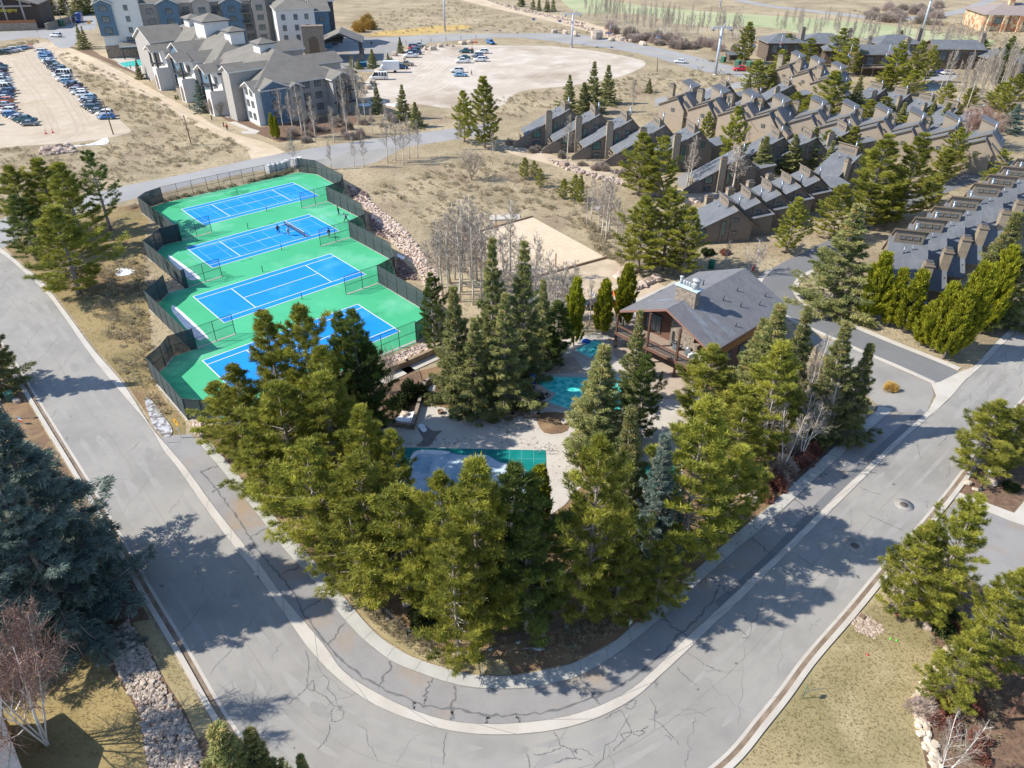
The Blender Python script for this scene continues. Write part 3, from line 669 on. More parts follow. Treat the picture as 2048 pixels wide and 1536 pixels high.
steel_m = plain("fence_steel_dark", (0.03, 0.045, 0.045), 0.5, 0.2)
def net_mat(name, c, alpha, spacing=None):
    """windscreen or chain link seen as a fine weave: real see-through cloth"""
    m, nt, b = _new(name)
    b.inputs['Base Color'].default_value = (*c, 1); b.inputs['Roughness'].default_value = 0.8
    p = _pos(nt); nz = _ramp(nt, _noise(nt, p, 0.7, 4), 0.3, 0.7)
    ml = nt.nodes.new('ShaderNodeMapRange'); ml.inputs[3].default_value = alpha - .06; ml.inputs[4].default_value = alpha + .06
    nt.links.new(nz, ml.inputs[0]); nt.links.new(ml.outputs[0], b.inputs['Alpha'])
    MATS[name] = m
    return m
screen_m = net_mat("windscreen_cloth", (0.045, 0.058, 0.062), 0.93)
link_m = net_mat("chain_link_mesh", (0.06, 0.09, 0.09), 0.22)
tnet_m = net_mat("tennis_net", (0.02, 0.02, 0.02), 0.6)
FH = 3.1
def fence(pts, label, cloth=True, h=FH, name="court_fence", group=None, step=2.6, z0=0.05, cat="fence"):
    o = empty(name, pts[0], 0, label, cat, group)
    base = Vector(pts[0])
    P = [Vector(p) - base for p in pts]
    posts = []
    pan, rail, rail2 = MB(), MB(), MB()
    for a, b in zip(P, P[1:]):
        L = (b - a).length; n = max(1, round(L / step))
        for i in range(n): posts.append(a.lerp(b, i / n))
        t = (b - a).normalized(); s = Vector((-t.y, t.x, 0)) * 0.02
        pan.face([a + Vector((0, 0, .05)), b + Vector((0, 0, .05)), b + Vector((0, 0, h - .04)), a + Vector((0, 0, h - .04))], screen_m if cloth else link_m)
        for z, q in ((h, rail), (h * .5, rail2)): q.tube([a + Vector((0, 0, z)), b + Vector((0, 0, z))], 0.035, steel_m, 5)
    posts.append(P[-1])
    pan.build("windscreen" if cloth else "mesh_panel", o); rail.build("rail", o); rail2.build("rail", o)
    pm_ = MB(); pm_.tube([(0, 0, 0), (0, 0, h + .05)], 0.05, steel_m, 6); pd = pm_.data("post")
    for p in posts:
        q = link("post", pd, o); q.location = p
    return o
names = ["far", "second", "third", "nearest"]
fence([CP(0, 28.2, 16.2), CP(0, 30.3, 12.2), CP(0, 29.6, 0), CP(0, 27.2, -3.2), CP(0, 23.5, -4)], "dark windscreen fence at the right end of the farthest court", group="court fences")
for k in (1, 2, 3):
    pts = [CP(k, 30.1, 14.8)] + [CP(k, *q) for q in RIGHT[1:]]
    fence(pts, "dark windscreen fence at the right end of the %s blue court" % ("second farthest", "third farthest", "nearest")[k - 1], group="court fences")
fence([CP(0, -6.3, 14), CP(0, -6.4, -4.2), CP(1, -2.4, 14.6), CP(1, 0.7, 14.4)], "dark fence along the left end of the farthest court", group="court fences")
fence([CP(1, -2.4, 14.6), CP(1, -4.1, 12.8), CP(1, -6.4, 11.2), CP(1, -6.3, -4.3), CP(2, 0.7, 14.4)][2:] , "dark fence along the left end of the second farthest court", group="court fences")
fence([CP(2, 0.7, 14.4), CP(2, -2.4, 14.6), CP(2, -4.1, 12.8), CP(2, -6.4, 11.2), CP(2, -6.5, -4.2), CP(3, 0.7, 14.4)][1:5], "dark fence along the left end of the third farthest court", group="court fences")
fence([CP(3, 0.7, 14.4), CP(3, -2.4, 14.6), CP(3, -4.1, 12.8), CP(3, -6.4, 11.2), CP(3, -6.6, -0.6), CP(3, -4.0, -3.6)], "dark fence with a torn windscreen along the left end of the nearest court", group="court fences")
fence([CP(1, 0.7, 14.4), CP(1, -2.4, 14.6), CP(1, -4.1, 12.8), CP(1, -6.4, 11.2)], "dark angled screen panels between the two farthest courts on the left", group="court fences")
fence([CP(0, -6.3, 14), CP(0, -4.2, 16), CP(0, -1, 17)], "dark screen panels at the far left corner of the courts", group="court fences")
fence([CP(0, -1, 17), CP(0, 8, 17), CP(0, 18, 16.6), CP(0, 28.2, 16.2)], "thin open chain link fence along the upper road behind the courts", False, group="court fences")
fence([CP(3, -4.0, -3.6), CP(3, 10, -3.6), CP(3, 24, -3.6)], "open chain link fence along the near side of the courts above the rocks", False, group="court fences")
dn = ("first and second", "second and third", "third and fourth")
for k in (0, 1, 2):
    fence([CP(k, 17.7, -3.95), CP(k, 23.7, -3.95)], "short open chain link divider between the %s courts from the back, right end" % dn[k], False, group="court dividers")
    fence([CP(k + 1, 0.7, 14.45), CP(k + 1, 6.3, 14.7)], "short open chain link divider between the %s courts from the back, left end" % dn[k], False, group="court dividers")
for k in (0, 1, 2, 3):
    o = empty("tennis_net", CP(k, Lc / 2, -0.9, .04), A_C, "low dark net across the middle of the %s blue tennis court" % ("farthest", "second farthest", "third farthest", "nearest")[k], "net", "tennis nets")
    for n in (0, 12.8):
        m = MB(); m.tube([(0, n, 0), (0, n, 1.12)], 0.06, steel_m, 8); m.build("post", o)
    if k in ():
        m = MB()
        for i in range(10):
            y0, y1 = 1.28 * i, 1.28 * (i + 1)
            f = lambda y: 1.07 - 0.15 * (1 - abs(y - 6.4) / 6.4)
            m.face([(0, y0, 0.04), (0, y1, 0.04), (0, y1, f(y1)), (0, y0, f(y0))], tnet_m)
        m.build("netting", o)
# the pickleball net standing on the second court
o = empty("pickleball_net", CP(1, 17.7, 1.5, .05), A_C, "portable pickleball net with black feet across the right of the second farthest court", "net")
m = MB()
m.face([(0, 0.0, 0.05), (0, 7.6, 0.05), (0, 7.6, 0.92), (0, 0, 0.92)], tnet_m); m.build("netting", o)
m = MB(); m.box(-.02, .02, 0, 7.6, .88, .95, white_line_m); m.build("tape", o)
for y in (0, 7.6):
    m = MB(); m.tube([(0, y, 0), (0, y, 1.0)], 0.04, steel_m); m.tube([(-.5, y, .04), (.5, y, .04)], 0.04, steel_m); m.build("stand", o)
# ================================================================== VEGETATION
pine_m = leaf("pine_needles", (0.10, 0.125, 0.02), (0.50, 0.48, 0.075), (0.60, 0.50, 0.13))
pined_m = leaf("dark_pine_needles", (0.06, 0.095, 0.025), (0.21, 0.26, 0.055), (0.32, 0.30, 0.08))
spruce_m = leaf("spruce_needles", (0.10, 0.135, 0.045), (0.47, 0.45, 0.17), (0.62, 0.39, 0.17))
blue_m = leaf("blue_spruce_needles", (0.10, 0.15, 0.125), (0.30, 0.37, 0.31), (0.46, 0.37, 0.24))
junip_m = leaf("juniper_sprays", (0.17, 0.19, 0.016), (0.45, 0.45, 0.034), (0.52, 0.46, 0.05))
bark_m = surf("pine_bark", [(0.27, 0.22, 0.18), ((0.46, 0.42, 0.38), 3, 0.4, 0.7, 4)], 0.95, False)
aspen_m = surf("aspen_bark", [(0.62, 0.57, 0.48), ((0.42, 0.37, 0.31), 2.2, 0.5, 0.7, 4)], 0.9, False)
twig_m = surf("bare_twig", [(0.40, 0.335, 0.26), ((0.30, 0.245, 0.19), 2, 0.4, 0.7)], 0.95, False)
birch_m = surf("birch_bark", [(0.74, 0.70, 0.66), ((0.45, 0.40, 0.36), 3, 0.55, 0.7, 4)], 0.8, False)
redtwig_m = leaf("reddish_twigs", (0.27, 0.165, 0.13), (0.45, 0.29, 0.23), None, 0.0)
greytwig_m = leaf("grey_twigs", (0.27, 0.225, 0.19), (0.42, 0.36, 0.30), None, 0.0)
sage_m = leaf("sagebrush_leaves", (0.33, 0.285, 0.19), (0.52, 0.44, 0.29), (0.60, 0.50, 0.33), 0.3)
evshrub_m = leaf("evergreen_shrub_leaves", (0.035, 0.055, 0.02), (0.09, 0.115, 0.035), (0.2, 0.10, 0.05))
redshrub_m = leaf("red_shrub_leaves", (0.20, 0.085, 0.06), (0.36, 0.16, 0.12), None)
orangebush_m = leaf("golden_willow_twigs", (0.42, 0.27, 0.07), (0.60, 0.40, 0.12), None, 0.0)

def unit(a): return a / np.maximum(1e-9, np.linalg.norm(a, axis=-1, keepdims=True))
def blades(rs, P, D, K, L, w, spread, droop=0.0, jit=0.22):
    """K thin diamond blades round each clump axis"""
    n = len(P)
    R = rs.normal(size=(n, K, 3))
    d = unit(D[:, None, :] + spread * unit(R))
    d[..., 2] -= droop
    d = unit(d)
    ln = L * rs.uniform(0.7, 1.25, (n, K, 1))
    sd = unit(np.cross(d, rs.normal(size=(n, K, 3))))
    c = P[:, None, :] + rs.normal(size=(n, K, 3)) * L * jit
    ww = w * rs.uniform(0.7, 1.3, (n, K, 1))
    q = np.stack([c, c + d * ln * .45 + sd * ww, c + d * ln, c + d * ln * .45 - sd * ww], axis=2)
    return q.reshape(n * K, 4, 3)

def conifer(seed, kind, h, r):
    """returns (trunk mesh, crown mesh)"""
    rs = np.random.RandomState(seed)
    tb_ = MB()
    P, D, T = [], [], []
    bend = rs.uniform(-.02, .02, 2) * h
    axis = lambda z: np.array([bend[0] * math.sin(z / h * 3), bend[1] * math.sin(z / h * 2.3), z])
    tb_.tube([axis(h * t) for t in (0, .1, .25, .4, .55, .7, .85, .98)], [h * .016 * (1 - .93 * t) + .015 for t in (0, .1, .25, .4, .55, .7, .85, .98)], bark_m, 7)
    pine = kind in ("pine", "sparse")
    lean = rs.uniform(0, 6.28)
    nw = {"pine": 16, "sparse": 13, "spruce": 20, "juniper": 20}[kind]
    z0 = {"pine": .09, "sparse": .26, "spruce": .04, "juniper": .03}[kind]
    lobes = rs.uniform(0.62, 1.22, 9)
    for i in range(nw):
        t = z0 + (0.985 - z0) * ((i + rs.uniform(-.3, .3)) / (nw - 1))
        t = min(max(t, z0), .985)
        if pine: R = r * (1 - t ** 2.3) ** 0.95 * (0.66 + 0.34 * min(1, (t - z0) / .20)) * (1 + .16 * math.sin(t * 17 + seed))
        elif kind == "spruce": R = r * 1.3 * (1 - t) ** 1.22 * (0.8 + 0.2 * min(1, t / .08)) * (1 + .14 * math.sin(t * 31 + seed))
        else: R = r * (1 - t) ** 0.62 * (0.68 + 0.32 * min(1, t / .25))
        nb = {"pine": 6, "sparse": 4, "spruce": 7, "juniper": 7}[kind]
        a0 = rs.uniform(0, 6.28)
        for j in range(nb):
            az = a0 + 6.283 * j / nb + rs.uniform(-.35, .35)
            Lb = R * lobes[int((az % 6.28) / 6.2832 * 9) % 9] * (rs.uniform(.62, 1.15) if kind != "spruce" else rs.uniform(.55, 1.3)) + (.25 if kind != "spruce" else .1)
            if rs.rand() < {"pine": .10, "sparse": .25, "spruce": .06, "juniper": .04}[kind]: Lb *= .5
            b = axis(h * t)
            if pine: e0, e1 = math.radians(rs.uniform(-12, 12) + 32 * t), math.radians(rs.uniform(22, 48) + 22 * t)
            elif kind == "spruce": e0, e1 = math.radians(rs.uniform(-24, -8) + 42 * t), math.radians(rs.uniform(-6, 14) + 35 * t)
            else: e0, e1 = math.radians(rs.uniform(20, 40)), math.radians(rs.uniform(55, 78))
            pts = [b]; ns = 5
            for k in range(ns):
                e = e0 + (e1 - e0) * (k / (ns - 1)) ** 1.4
                az2 = az + rs.uniform(-.12, .12)
                pts.append(pts[-1] + np.array([math.cos(az2) * math.cos(e), math.sin(az2) * math.cos(e), math.sin(e)]) * Lb / ns)
            pts = np.array(pts)
            if pine or (kind == "spruce" and Lb > 1):
                tb_.tube(pts[:-1], [max(.012, .018 * Lb * (1 - .8 * k / ns)) for k in range(ns)], bark_m, 3, False)
            tint0 = rs.uniform(0, .55)
            ntw = {"pine": int(3 + Lb * 2.5), "sparse": int(3 + Lb * 2.0), "spruce": int(5 + Lb * 5.5), "juniper": int(5 + Lb * 4.5)}[kind]
            for k in range(ntw):
                f = (.30 + .70 * (k + rs.rand()) / ntw) if kind != "juniper" else (.45 + .55 * rs.rand())
                s = f * ns; q = min(int(s), ns - 1)
                p = pts[q] + (pts[q + 1] - pts[q]) * (s - q)
                dr = unit(pts[q + 1] - pts[q])
                side = np.array([-dr[1], dr[0], 0]); side = side / max(1e-6, np.linalg.norm(side))
                sg = rs.choice((-1, 1))
                if pine:
                    tl = Lb * rs.uniform(.10, .30) * (1.25 - f) + .25
                    d = unit(dr * .7 + side * sg * rs.uniform(.4, 1.0) + np.array([0, 0, rs.uniform(.05, .55)]))
                    for g in (.45, 1.0):
                        P.append(p + d * tl * g); D.append(unit(d * .5 + np.array([0, 0, .75]))); T.append(tint0 + rs.uniform(-.1, .45))
                elif kind == "spruce":
                    tl = Lb * rs.uniform(.16, .34) * (1.15 - f) + .15
                    d = unit(dr * .8 + side * sg * rs.uniform(.6, 1.1) + np.array([0, 0, rs.uniform(-.35, .05)]))
                    for g in (.3, .65, 1.0):
                        P.append(p + d * tl * g); D.append(unit(d + np.array([0, 0, -.15]))); T.append(tint0 + rs.uniform(-.1, .4) + (.35 if t > .72 and rs.rand() < .35 else 0))
                else:
                    d = unit(dr + side * sg * rs.uniform(.1, .5))
                    tl = rs.uniform(.1, .35)
                    for g in (.3, 1.0):
                        P.append(p + d * tl * g); D.append(unit(dr * .5 + np.array([0, 0, .9]))); T.append(tint0 + rs.uniform(-.1, .45))
            P.append(pts[-1]); D.append(unit(pts[-1] - pts[-2] + (np.array([0, 0, .4]) if kind != "spruce" else 0))); T.append(tint0 + .3)
    top = axis(h * .985)
    for k in range(6):
        P.append(top + np.array([0, 0, -.28 * k])); D.append(np.array([0, 0, 1.0])); T.append(.6)
    P, D, T = np.array(P), np.array(D), np.clip(np.array(T), 0, 1)
    K, L, w, sp, dr = {"pine": (22, .43, .025, .95, 0), "sparse": (18, .40, .028, .95, 0), "spruce": (12, .32, .028, .75, .10), "juniper": (8, .38, .048, .55, 0)}[kind]
    V = blades(rs, P, D, K, L, w, sp, dr, .12 if pine else .2)
    tint = np.clip(np.repeat(T, K) + rs.uniform(-.08, .08, len(T) * K), 0, 1)
    return tb_, V, tint

PROTO = {}
def proto_conifer(key, seed, kind, h, r, mat):
    tb_, V, tint = conifer(seed, kind, h, r)
    PROTO[key] = ((("trunk", tb_.data("trunk")), ("crown", soup("crown", V, 4, mat, tint))), h, r)
def _bare(seed, h, r, mat, z0=.3, nb=26, elev=(35, 65), multi=1, tw=None, ntw=9, lean=0.02, twl=.5, tww=.011, tlt=None):
    rs = np.random.RandomState(seed)
    tk = MB(); S = []
    for mth in range(multi):
        if multi > 1:
            az0 = 6.28 * mth / multi + rs.uniform(-.4, .4); tilt = rs.uniform(*(tlt or (.12, .42)))
        else: az0 = rs.uniform(0, 6.28); tilt = lean
        dv = np.array([math.cos(az0) * tilt, math.sin(az0) * tilt, 1.0]); hh = h * (rs.uniform(.75, 1.0) if multi > 1 else 1)
        path = lambda t: dv * hh * t + np.array([math.sin(t * 4 + mth) * .012 * h, math.cos(t * 3 + mth) * .012 * h, 0])
        rr = h * (.0125 if multi == 1 else .0075)
        tk.tube([path(t) for t in (0, .2, .4, .6, .8, 1)], [rr * (1 - .85 * t) + .008 for t in (0, .2, .4, .6, .8, 1)], mat, 6)
        for i in range(nb // multi + (2 if multi > 1 else 0)):
            t = z0 + (.97 - z0) * (i + rs.rand()) / (nb // multi + 1)
            t = min(t, .97)
            az = rs.uniform(0, 6.28); e = math.radians(rs.uniform(*elev))
            Lb = r * (1.15 - t) * rs.uniform(.7, 1.25) * 1.35 + .2
            p = path(t); pts = [p]
            for k in range(4):
                az += rs.uniform(-.25, .25); e += math.radians(rs.uniform(-6, 14))
                pts.append(pts[-1] + np.array([math.cos(az) * math.cos(e), math.sin(az) * math.cos(e), math.sin(e)]) * Lb / 4)
            tk.tube(pts, [max(.011, .012 * Lb * (1 - .2 * k)) for k in range(5)], mat, 3, False)
            pts = np.array(pts)
            for k in range(ntw):
                f = .2 + .8 * rs.rand(); s = f * 4; q = min(int(s), 3)
                b = pts[q] + (pts[q + 1] - pts[q]) * (s - q)
                d = unit(unit(pts[q + 1] - pts[q]) + rs.normal(size=3) * .55)
                S.append((b, d, Lb * rs.uniform(.18, .42) * twl * 2))
    B = np.array([s[0] for s in S]); Dv = np.array([s[1] for s in S]); Ls = np.array([s[2] for s in S])[:, None]
    sd = unit(np.cross(Dv, rs.normal(size=B.shape)))
    out = []
    def twig(B, Dv, Ls, w):
        sd = unit(np.cross(Dv, rs.normal(size=B.shape)))
        out.append(np.stack([B - sd * w, B + sd * w, B + Dv * Ls + sd * w * .5, B + Dv * Ls - sd * w * .5], axis=1))
    twig(B, Dv, Ls, tww * 1.5)
    for rep in range(3):
        f = rs.uniform(.2, .95, Ls.shape)
        d2 = unit(Dv + rs.normal(size=Dv.shape) * .6)
        if tw == 'weep': d2[:, 2] -= .5 * rep; d2 = unit(d2)
        twig(B + Dv * Ls * f, d2, Ls * .6, tww)
    V = np.concatenate(out)
    return tk, V, np.random.RandomState(seed + 1).rand(len(V))
def proto_bare(key, seed, h, r, mat, tmat, **kw):
    tk, V, tint = _bare(seed, h, r, mat, **kw)
    PROTO[key] = ((("trunk", tk.data("trunk")), ("crown", soup("crown", V, 4, tmat, tint))), h, r)
def proto_bush(key, seed, r, h, mat, n=260, K=8, L=.35, w=.03, spread=.6):
    rs = np.random.RandomState(seed)
    u = unit(rs.normal(size=(n, 3))); u[:, 2] = np.abs(u[:, 2])
    lob = 0.8 + .25 * np.sin(3 * np.arctan2(u[:, 1], u[:, 0]) + seed)
    P = u * (rs.uniform(.35, 1, (n, 1)) ** .5) * np.array([r, r, h]) * lob[:, None] * .85
    V = blades(rs, P, unit(u + np.array([0, 0, .5])), K, L, w, spread)
    V[..., 2] = np.maximum(V[..., 2], .02)
    tint = np.clip(np.repeat(rs.rand(n), K) * .8 + rs.uniform(-.1, .2, n * K), 0, 1)
    st = MB()
    for k in range(6):
        a = rs.uniform(0, 6.28); st.tube([(0, 0, 0), (math.cos(a) * r * .4, math.sin(a) * r * .4, h * .55)], [.035, .012], twig_m, 4)
    PROTO[key] = ((("stem", st.data("stem")), ("foliage", soup("foliage", V, 4, mat, tint))), h, r)

for k in range(5): proto_conifer("pine%d" % k, 11 + k, "pine", 15, (4.4, 4.0, 3.7, 4.7, 3.9)[k], pine_m)
for k in range(2): proto_conifer("dpine%d" % k, 31 + k, "pine", 15, (4.2, 3.6)[k], pined_m)
proto_conifer("sparse0", 41, "sparse", 15, 4.0, pined_m)
for k in range(4): proto_conifer("spruce%d" % k, 51 + k, "spruce", 14, (3.2, 2.8, 3.5, 2.6)[k], spruce_m)
for k in range(2): proto_conifer("blue%d" % k, 61 + k, "spruce", 14, (4.0, 3.2)[k], blue_m)
for k in range(3): proto_conifer("juniper%d" % k, 71 + k, "juniper", 8, (2.3, 2.0, 2.6)[k], junip_m)
for k in range(4): proto_bare("aspen%d" % k, 81 + k, 11, 2.0, aspen_m, greytwig_m, nb=36, ntw=11, tww=.016)
for k in range(2): proto_bare("birch%d" % k, 91 + k, 9, 3.4, birch_m, redtwig_m, multi=5, nb=34, z0=.25, elev=(20, 60), ntw=44, tw='weep', twl=.6, tww=.013)
proto_bare("whitebirch0", 97, 10, 2.4, birch_m, greytwig_m, multi=3, nb=33, z0=.3, elev=(35, 66), ntw=11, twl=.6, tlt=(.03, .2))
proto_bare("whitebirch1", 98, 10, 2.2, birch_m, greytwig_m, multi=2, nb=26, z0=.3, elev=(35, 66), ntw=11, twl=.6, tlt=(.03, .2))
proto_bare("orchard0", 95, 6, 2.6, twig_m, greytwig_m, multi=7, nb=42, z0=.15, elev=(30, 65), ntw=8)
proto_bush("sage0", 101, .8, .7, sage_m, 110, 8, .30, .025)
proto_bush("sage1", 102, 1.0, .8, greytwig_m, 130, 8, .35, .018)
proto_bush("thicket0", 103, 2.2, 2.6, greytwig_m, 420, 8, .8, .022, .5)
proto_bush("thicket1", 104, 2.4, 2.2, leaf("mauve_twigs", (.32, .25, .22), (.48, .39, .34), None, 0.0), 380, 8, .7, .02, .5)
proto_bush("willow0", 105, 2.2, 2.4, orangebush_m, 420, 8, .7, .03, .5)
proto_bush("evergreen0", 106, 1.5, 1.3, evshrub_m, 480, 8, .28, .05, .8)
proto_bush("redshrub0", 107, 1.2, .9, redshrub_m, 330, 8, .25, .04, .9)

SHARE = {}
NAMES = {"pine": ("pine_tree", "tree"), "dpine": ("pine_tree", "tree"), "sparse": ("pine_tree", "tree"), "spruce": ("spruce_tree", "tree"), "blue": ("spruce_tree", "tree"), "juniper": ("juniper_tree", "tree"),
         "aspen": ("aspen_tree", "tree"), "birch": ("birch_tree", "tree"), "whitebirch": ("birch_tree", "tree"), "orchard": ("bare_tree", "tree"), "sage": ("shrub", "shrub"), "thicket": ("shrub", "shrub"), "willow": ("shrub", "shrub"), "evergreen": ("shrub", "shrub"), "redshrub": ("shrub", "shrub")}
VR = random.Random(3)
def plant(key, loc, h, r, label, group, lean=None):
    parts, ph, pr = PROTO[key]
    base = key.rstrip("0123456789")
    o = empty(NAMES[base][0], loc, VR.uniform(0, 6.28), label, NAMES[base][1], group)
    sz = h / ph; sx = (r / pr * (1.16 if base in ("pine", "dpine", "spruce", "blue", "sparse") else 1.05)) if r else sz
    o.scale = (sx, sx, sz)
    if lean: o.rotation_euler = (lean[0], lean[1], VR.uniform(0, 6.28))
    for nm, me in parts: link(nm, me, o)
    return o
ORD = ["leftmost", "second from the left", "third from the left", "fourth from the left", "fifth from the left", "sixth from the left", "seventh from the left", "eighth from the left", "ninth from the left", "tenth from the left", "eleventh from the left", "twelfth from the left", "thirteenth from the left", "fourteenth from the left", "fifteenth from the left", "sixteenth from the left"]
def ordinal(i, n):
    if n == 1: return ""
    if i == n - 1: return ", rightmost"
    if i < len(ORD): return ", " + ORD[i]
    j = n - 1 - i
    if j < 15: return ", " + ORD[j].replace("left", "right")
    return ", number %d from the left" % (i + 1)
def grove(base, what, where, specs, group):
    """specs: (tip x, tip y, foot row, crown radius or None[, look])"""
    n = len(specs)
    keys = [k for k in PROTO if k.rstrip("0123456789") == base]
    for i, sp in enumerate(sorted(specs)):
        b, h = foot(*sp[:3])
        look = sp[4] if len(sp) > 4 else what
        key = sp[5] if len(sp) > 5 else keys[VR.randrange(len(keys))]
        plant(key, b, h, sp[3], "%s %s%s" % (look, where, ordinal(i, n)), group)

# -- foreground belt round the bend
grove("pine", "tall yellow-green pine", "in the belt between courts and sidewalk", [
    (428, 768, 905, 3.4), (468, 735, 925, 3.6), (522, 628, 882, 3.6), (600, 620, 905, 4.4), (560, 770, 985, 4.4), (645, 758, 985, 4.4), (718, 822, 1035, 3.3), (615, 890, 1085, 4.3), (512, 868, 1000, 3.8), (708, 925, 1135, 4.3), (640, 700, 940, 4.0), (700, 1010, 1180, 3.4)], "pines in the foreground belt")
grove("dpine", "dark pine", "in front of the nearest court", [(674, 632, 862, 3.0), (706, 628, 872, 3.1), (740, 690, 868, 2.6)], "pines in the foreground belt")
grove("pine", "bushy pine", "below the iced pool at the bend", [(786, 866, 1050, 2.3), (795, 985, 1185, 4.2), (876, 955, 1215, 3.4), (952, 938, 1270, 4.3), (905, 1060, 1320, 3.6)], "pines in the foreground belt")
grove("dpine", "blue-green dense pine", "right of the iced pool at the bend", [(1026, 945, 1235, 4.2), (1060, 1040, 1265, 3.6)], "pines in the foreground belt")
grove("juniper", "small bright green conifer", "at the right corner of the iced pool", [(1080, 943, 1050, 2.0)], None)
grove("pine", "yellow-green pine", "on the right arm of the bend", [(1197, 890, 1225, 4.3), (1426, 812, 1120, 4.5), (1330, 1085, 1215, 2.6), (1480, 900, 1065, 3.4), (1250, 1090, 1235, 2.8)], "pines on the right arm of the bend")
grove("pine", "spreading pine", "below the clubhouse deck", [(1430, 698, 862, 4.0), (1572, 692, 905, 4.2), (1500, 800, 960, 3.4)], "pines below the clubhouse")
grove("spruce", "tall spruce", "between the pools and the clubhouse", [(1215, 694, 905, 3.2), (1262, 818, 1105, 3.0, "spruce hung with reddish cones"), (1284, 622, 805, 1.8, "thin pale spruce before the deck")], "spruces by the pools")
grove("dpine", "rounded mid green conifer", "behind the small covered pool", [(1292, 715, 880, 2.6)], None)
grove("blue", "slender blue-grey spruce", "standing over the small covered pool", [(1330, 870, 1130, 2.4)], None)
grove("spruce", "cone-tipped spruce", "between the clubhouse and the apron", [(1530, 640, 815, 2.6), (1562, 608, 830, 3.0), (1618, 618, 850, 2.6), (1692, 645, 872, 2.6), (1744, 688, 874, 2.0)], "spruces by the clubhouse")
grove("spruce", "tall spruce", "in the clump between courts and pool", [(905, 575, 800, 2.9), (985, 478, 762, 2.8), (1046, 486, 765, 2.7), (1012, 588, 815, 2.9), (946, 640, 822, 2.5), (1085, 560, 722, 2.0)], "spruces between courts and pool")
grove("dpine", "dark pine", "behind the turquoise pool", [(860, 552, 705, 2.3), (1116, 606, 712, 2.6), (1100, 660, 728, 2.4)], "dark pines behind the pool")
grove("juniper", "narrow green conifer", "beside the clubhouse service yard", [(1155, 565, 692, 1.8), (1213, 568, 668, 2.0), (1258, 538, 652, 2.1)], "conifers by the service yard")
# -- left side
grove("pine", "pine", "at the left road corner", [(18, 335, 475, 4.6), (70, 322, 470, 4.8), (120, 330, 500, 4.8)], "pines at the left road corner")
grove("sparse", "dark open-crowned pine", "leaning beside the upper road", [(172, 306, 460, 4.2)], None)
grove("pine", "broad yellow pine", "on the bank above the left road", [(96, 418, 590, 6.0)], None)
grove("dpine", "dark pine", "behind the broad yellow pine", [(25, 395, 520, 4.0)], None)
grove("blue", "huge blue spruce", "beside the left road", [(-48, 800, 1180, 5.0), (-150, 850, 1250, 5.2), (-20, 930, 1255, 3.9)], "blue spruces beside the left road")
grove("spruce", "spruce", "cut by the left picture edge", [(-95, 575, 780, 2.9)], None)
grove("spruce", "cone-laden spruce top", "at the bottom edge left of the road", [(430, 1452, 1690, 2.7), (500, 1462, 1680, 2.2), (600, 1512, 1665, 1.5)], "spruces at the bottom edge")
# -- right side
grove("pine", "yellow pine", "on the right lawn's edge", [(1868, 1052, 1225, 2.5), (1962, 1005, 1245, 2.8), (2050, 1150, 1330, 2.6), (1962, 1262, 1400, 2.4)], "pines on the right garden edge")
grove("pine", "pine", "over the right driveway mouth", [(2005, 808, 942, 3.3), (2052, 820, 925, 3.0)], "pines at the driveway mouth")
grove("juniper", "bright columnar juniper", "in the row before the slate-roofed condos", [(1773, 514, 640, 2.6), (1808, 545, 652, 2.0), (1846, 550, 664, 2.5), (1872, 610, 690, 2.2), (1908, 575, 702, 2.2), (1936, 590, 718, 2.6), (1972, 540, 708, 2.6), (2026, 505, 668, 2.8)], "junipers along the drive")
grove("spruce", "big grey-green spruce", "on the drive corner", [(1716, 412, 620, 4.0)], None)
grove("spruce", "pale green spruce", "at the right picture edge", [(2040, 425, 640, 3.4), (2075, 470, 640, 3.2)], "spruces at the right edge")
grove("juniper", "slim juniper", "between condo units", [(1946, 418, 505, 1.6)], None)
# -- townhouse quarter
grove("pine", "twin pine", "at the meadow's upper edge", [(1288, 268, 390, 4.4), (1332, 276, 396, 4.0)], "twin pines at the meadow")
grove("pine", "large round pine", "left of the nearest condo end wall", [(1346, 382, 540, 4.8), (1292, 398, 545, 4.2), (1384, 418, 552, 3.4)], "round pines by the condo end wall")
grove("pine", "tall pine", "among the middle townhouses", [(1478, 216, 350, 3.4)], None)
grove("pine", "pine", "along the townhouse drive", [(1596, 398, 505, 3.0), (1690, 372, 478, 3.2), (1780, 275, 440, 5.2), (1850, 272, 438, 4.8), (1752, 370, 455, 3.6), (1800, 360, 448, 3.6), (1878, 350, 408, 3.0), (1925, 258, 352, 3.6), (1900, 300, 365, 3.2), (1990, 338, 372, 2.6)], "pines along the townhouse drive")
grove("spruce", "cone-topped spruce", "in the townhouse courtyard", [(1535, 272, 366, 2.4), (1592, 268, 345, 2.2), (1635, 254, 340, 2.3), (1668, 282, 366, 2.1), (1690, 300, 370, 2.0)], "spruces in the townhouse courtyard")
grove("spruce", "dark spruce", "behind the left townhouse row", [(1140, 150, 215, 2.3), (1168, 165, 238, 2.6), (1190, 124, 225, 2.5), (1218, 130, 208, 2.3), (1300, 158, 185, 1.4), (1500, 150, 190, 1.6)], "spruces behind the townhouse row")
grove("pine", "small young pine", "in the open meadow", [(1050, 316, 358, 1.3), (1068, 322, 352, 1.1), (1081, 338, 374, 1.3), (1128, 358, 398, 1.4), (1152, 350, 400, 1.5), (1163, 352, 410, 1.3)], "young pines in the meadow")
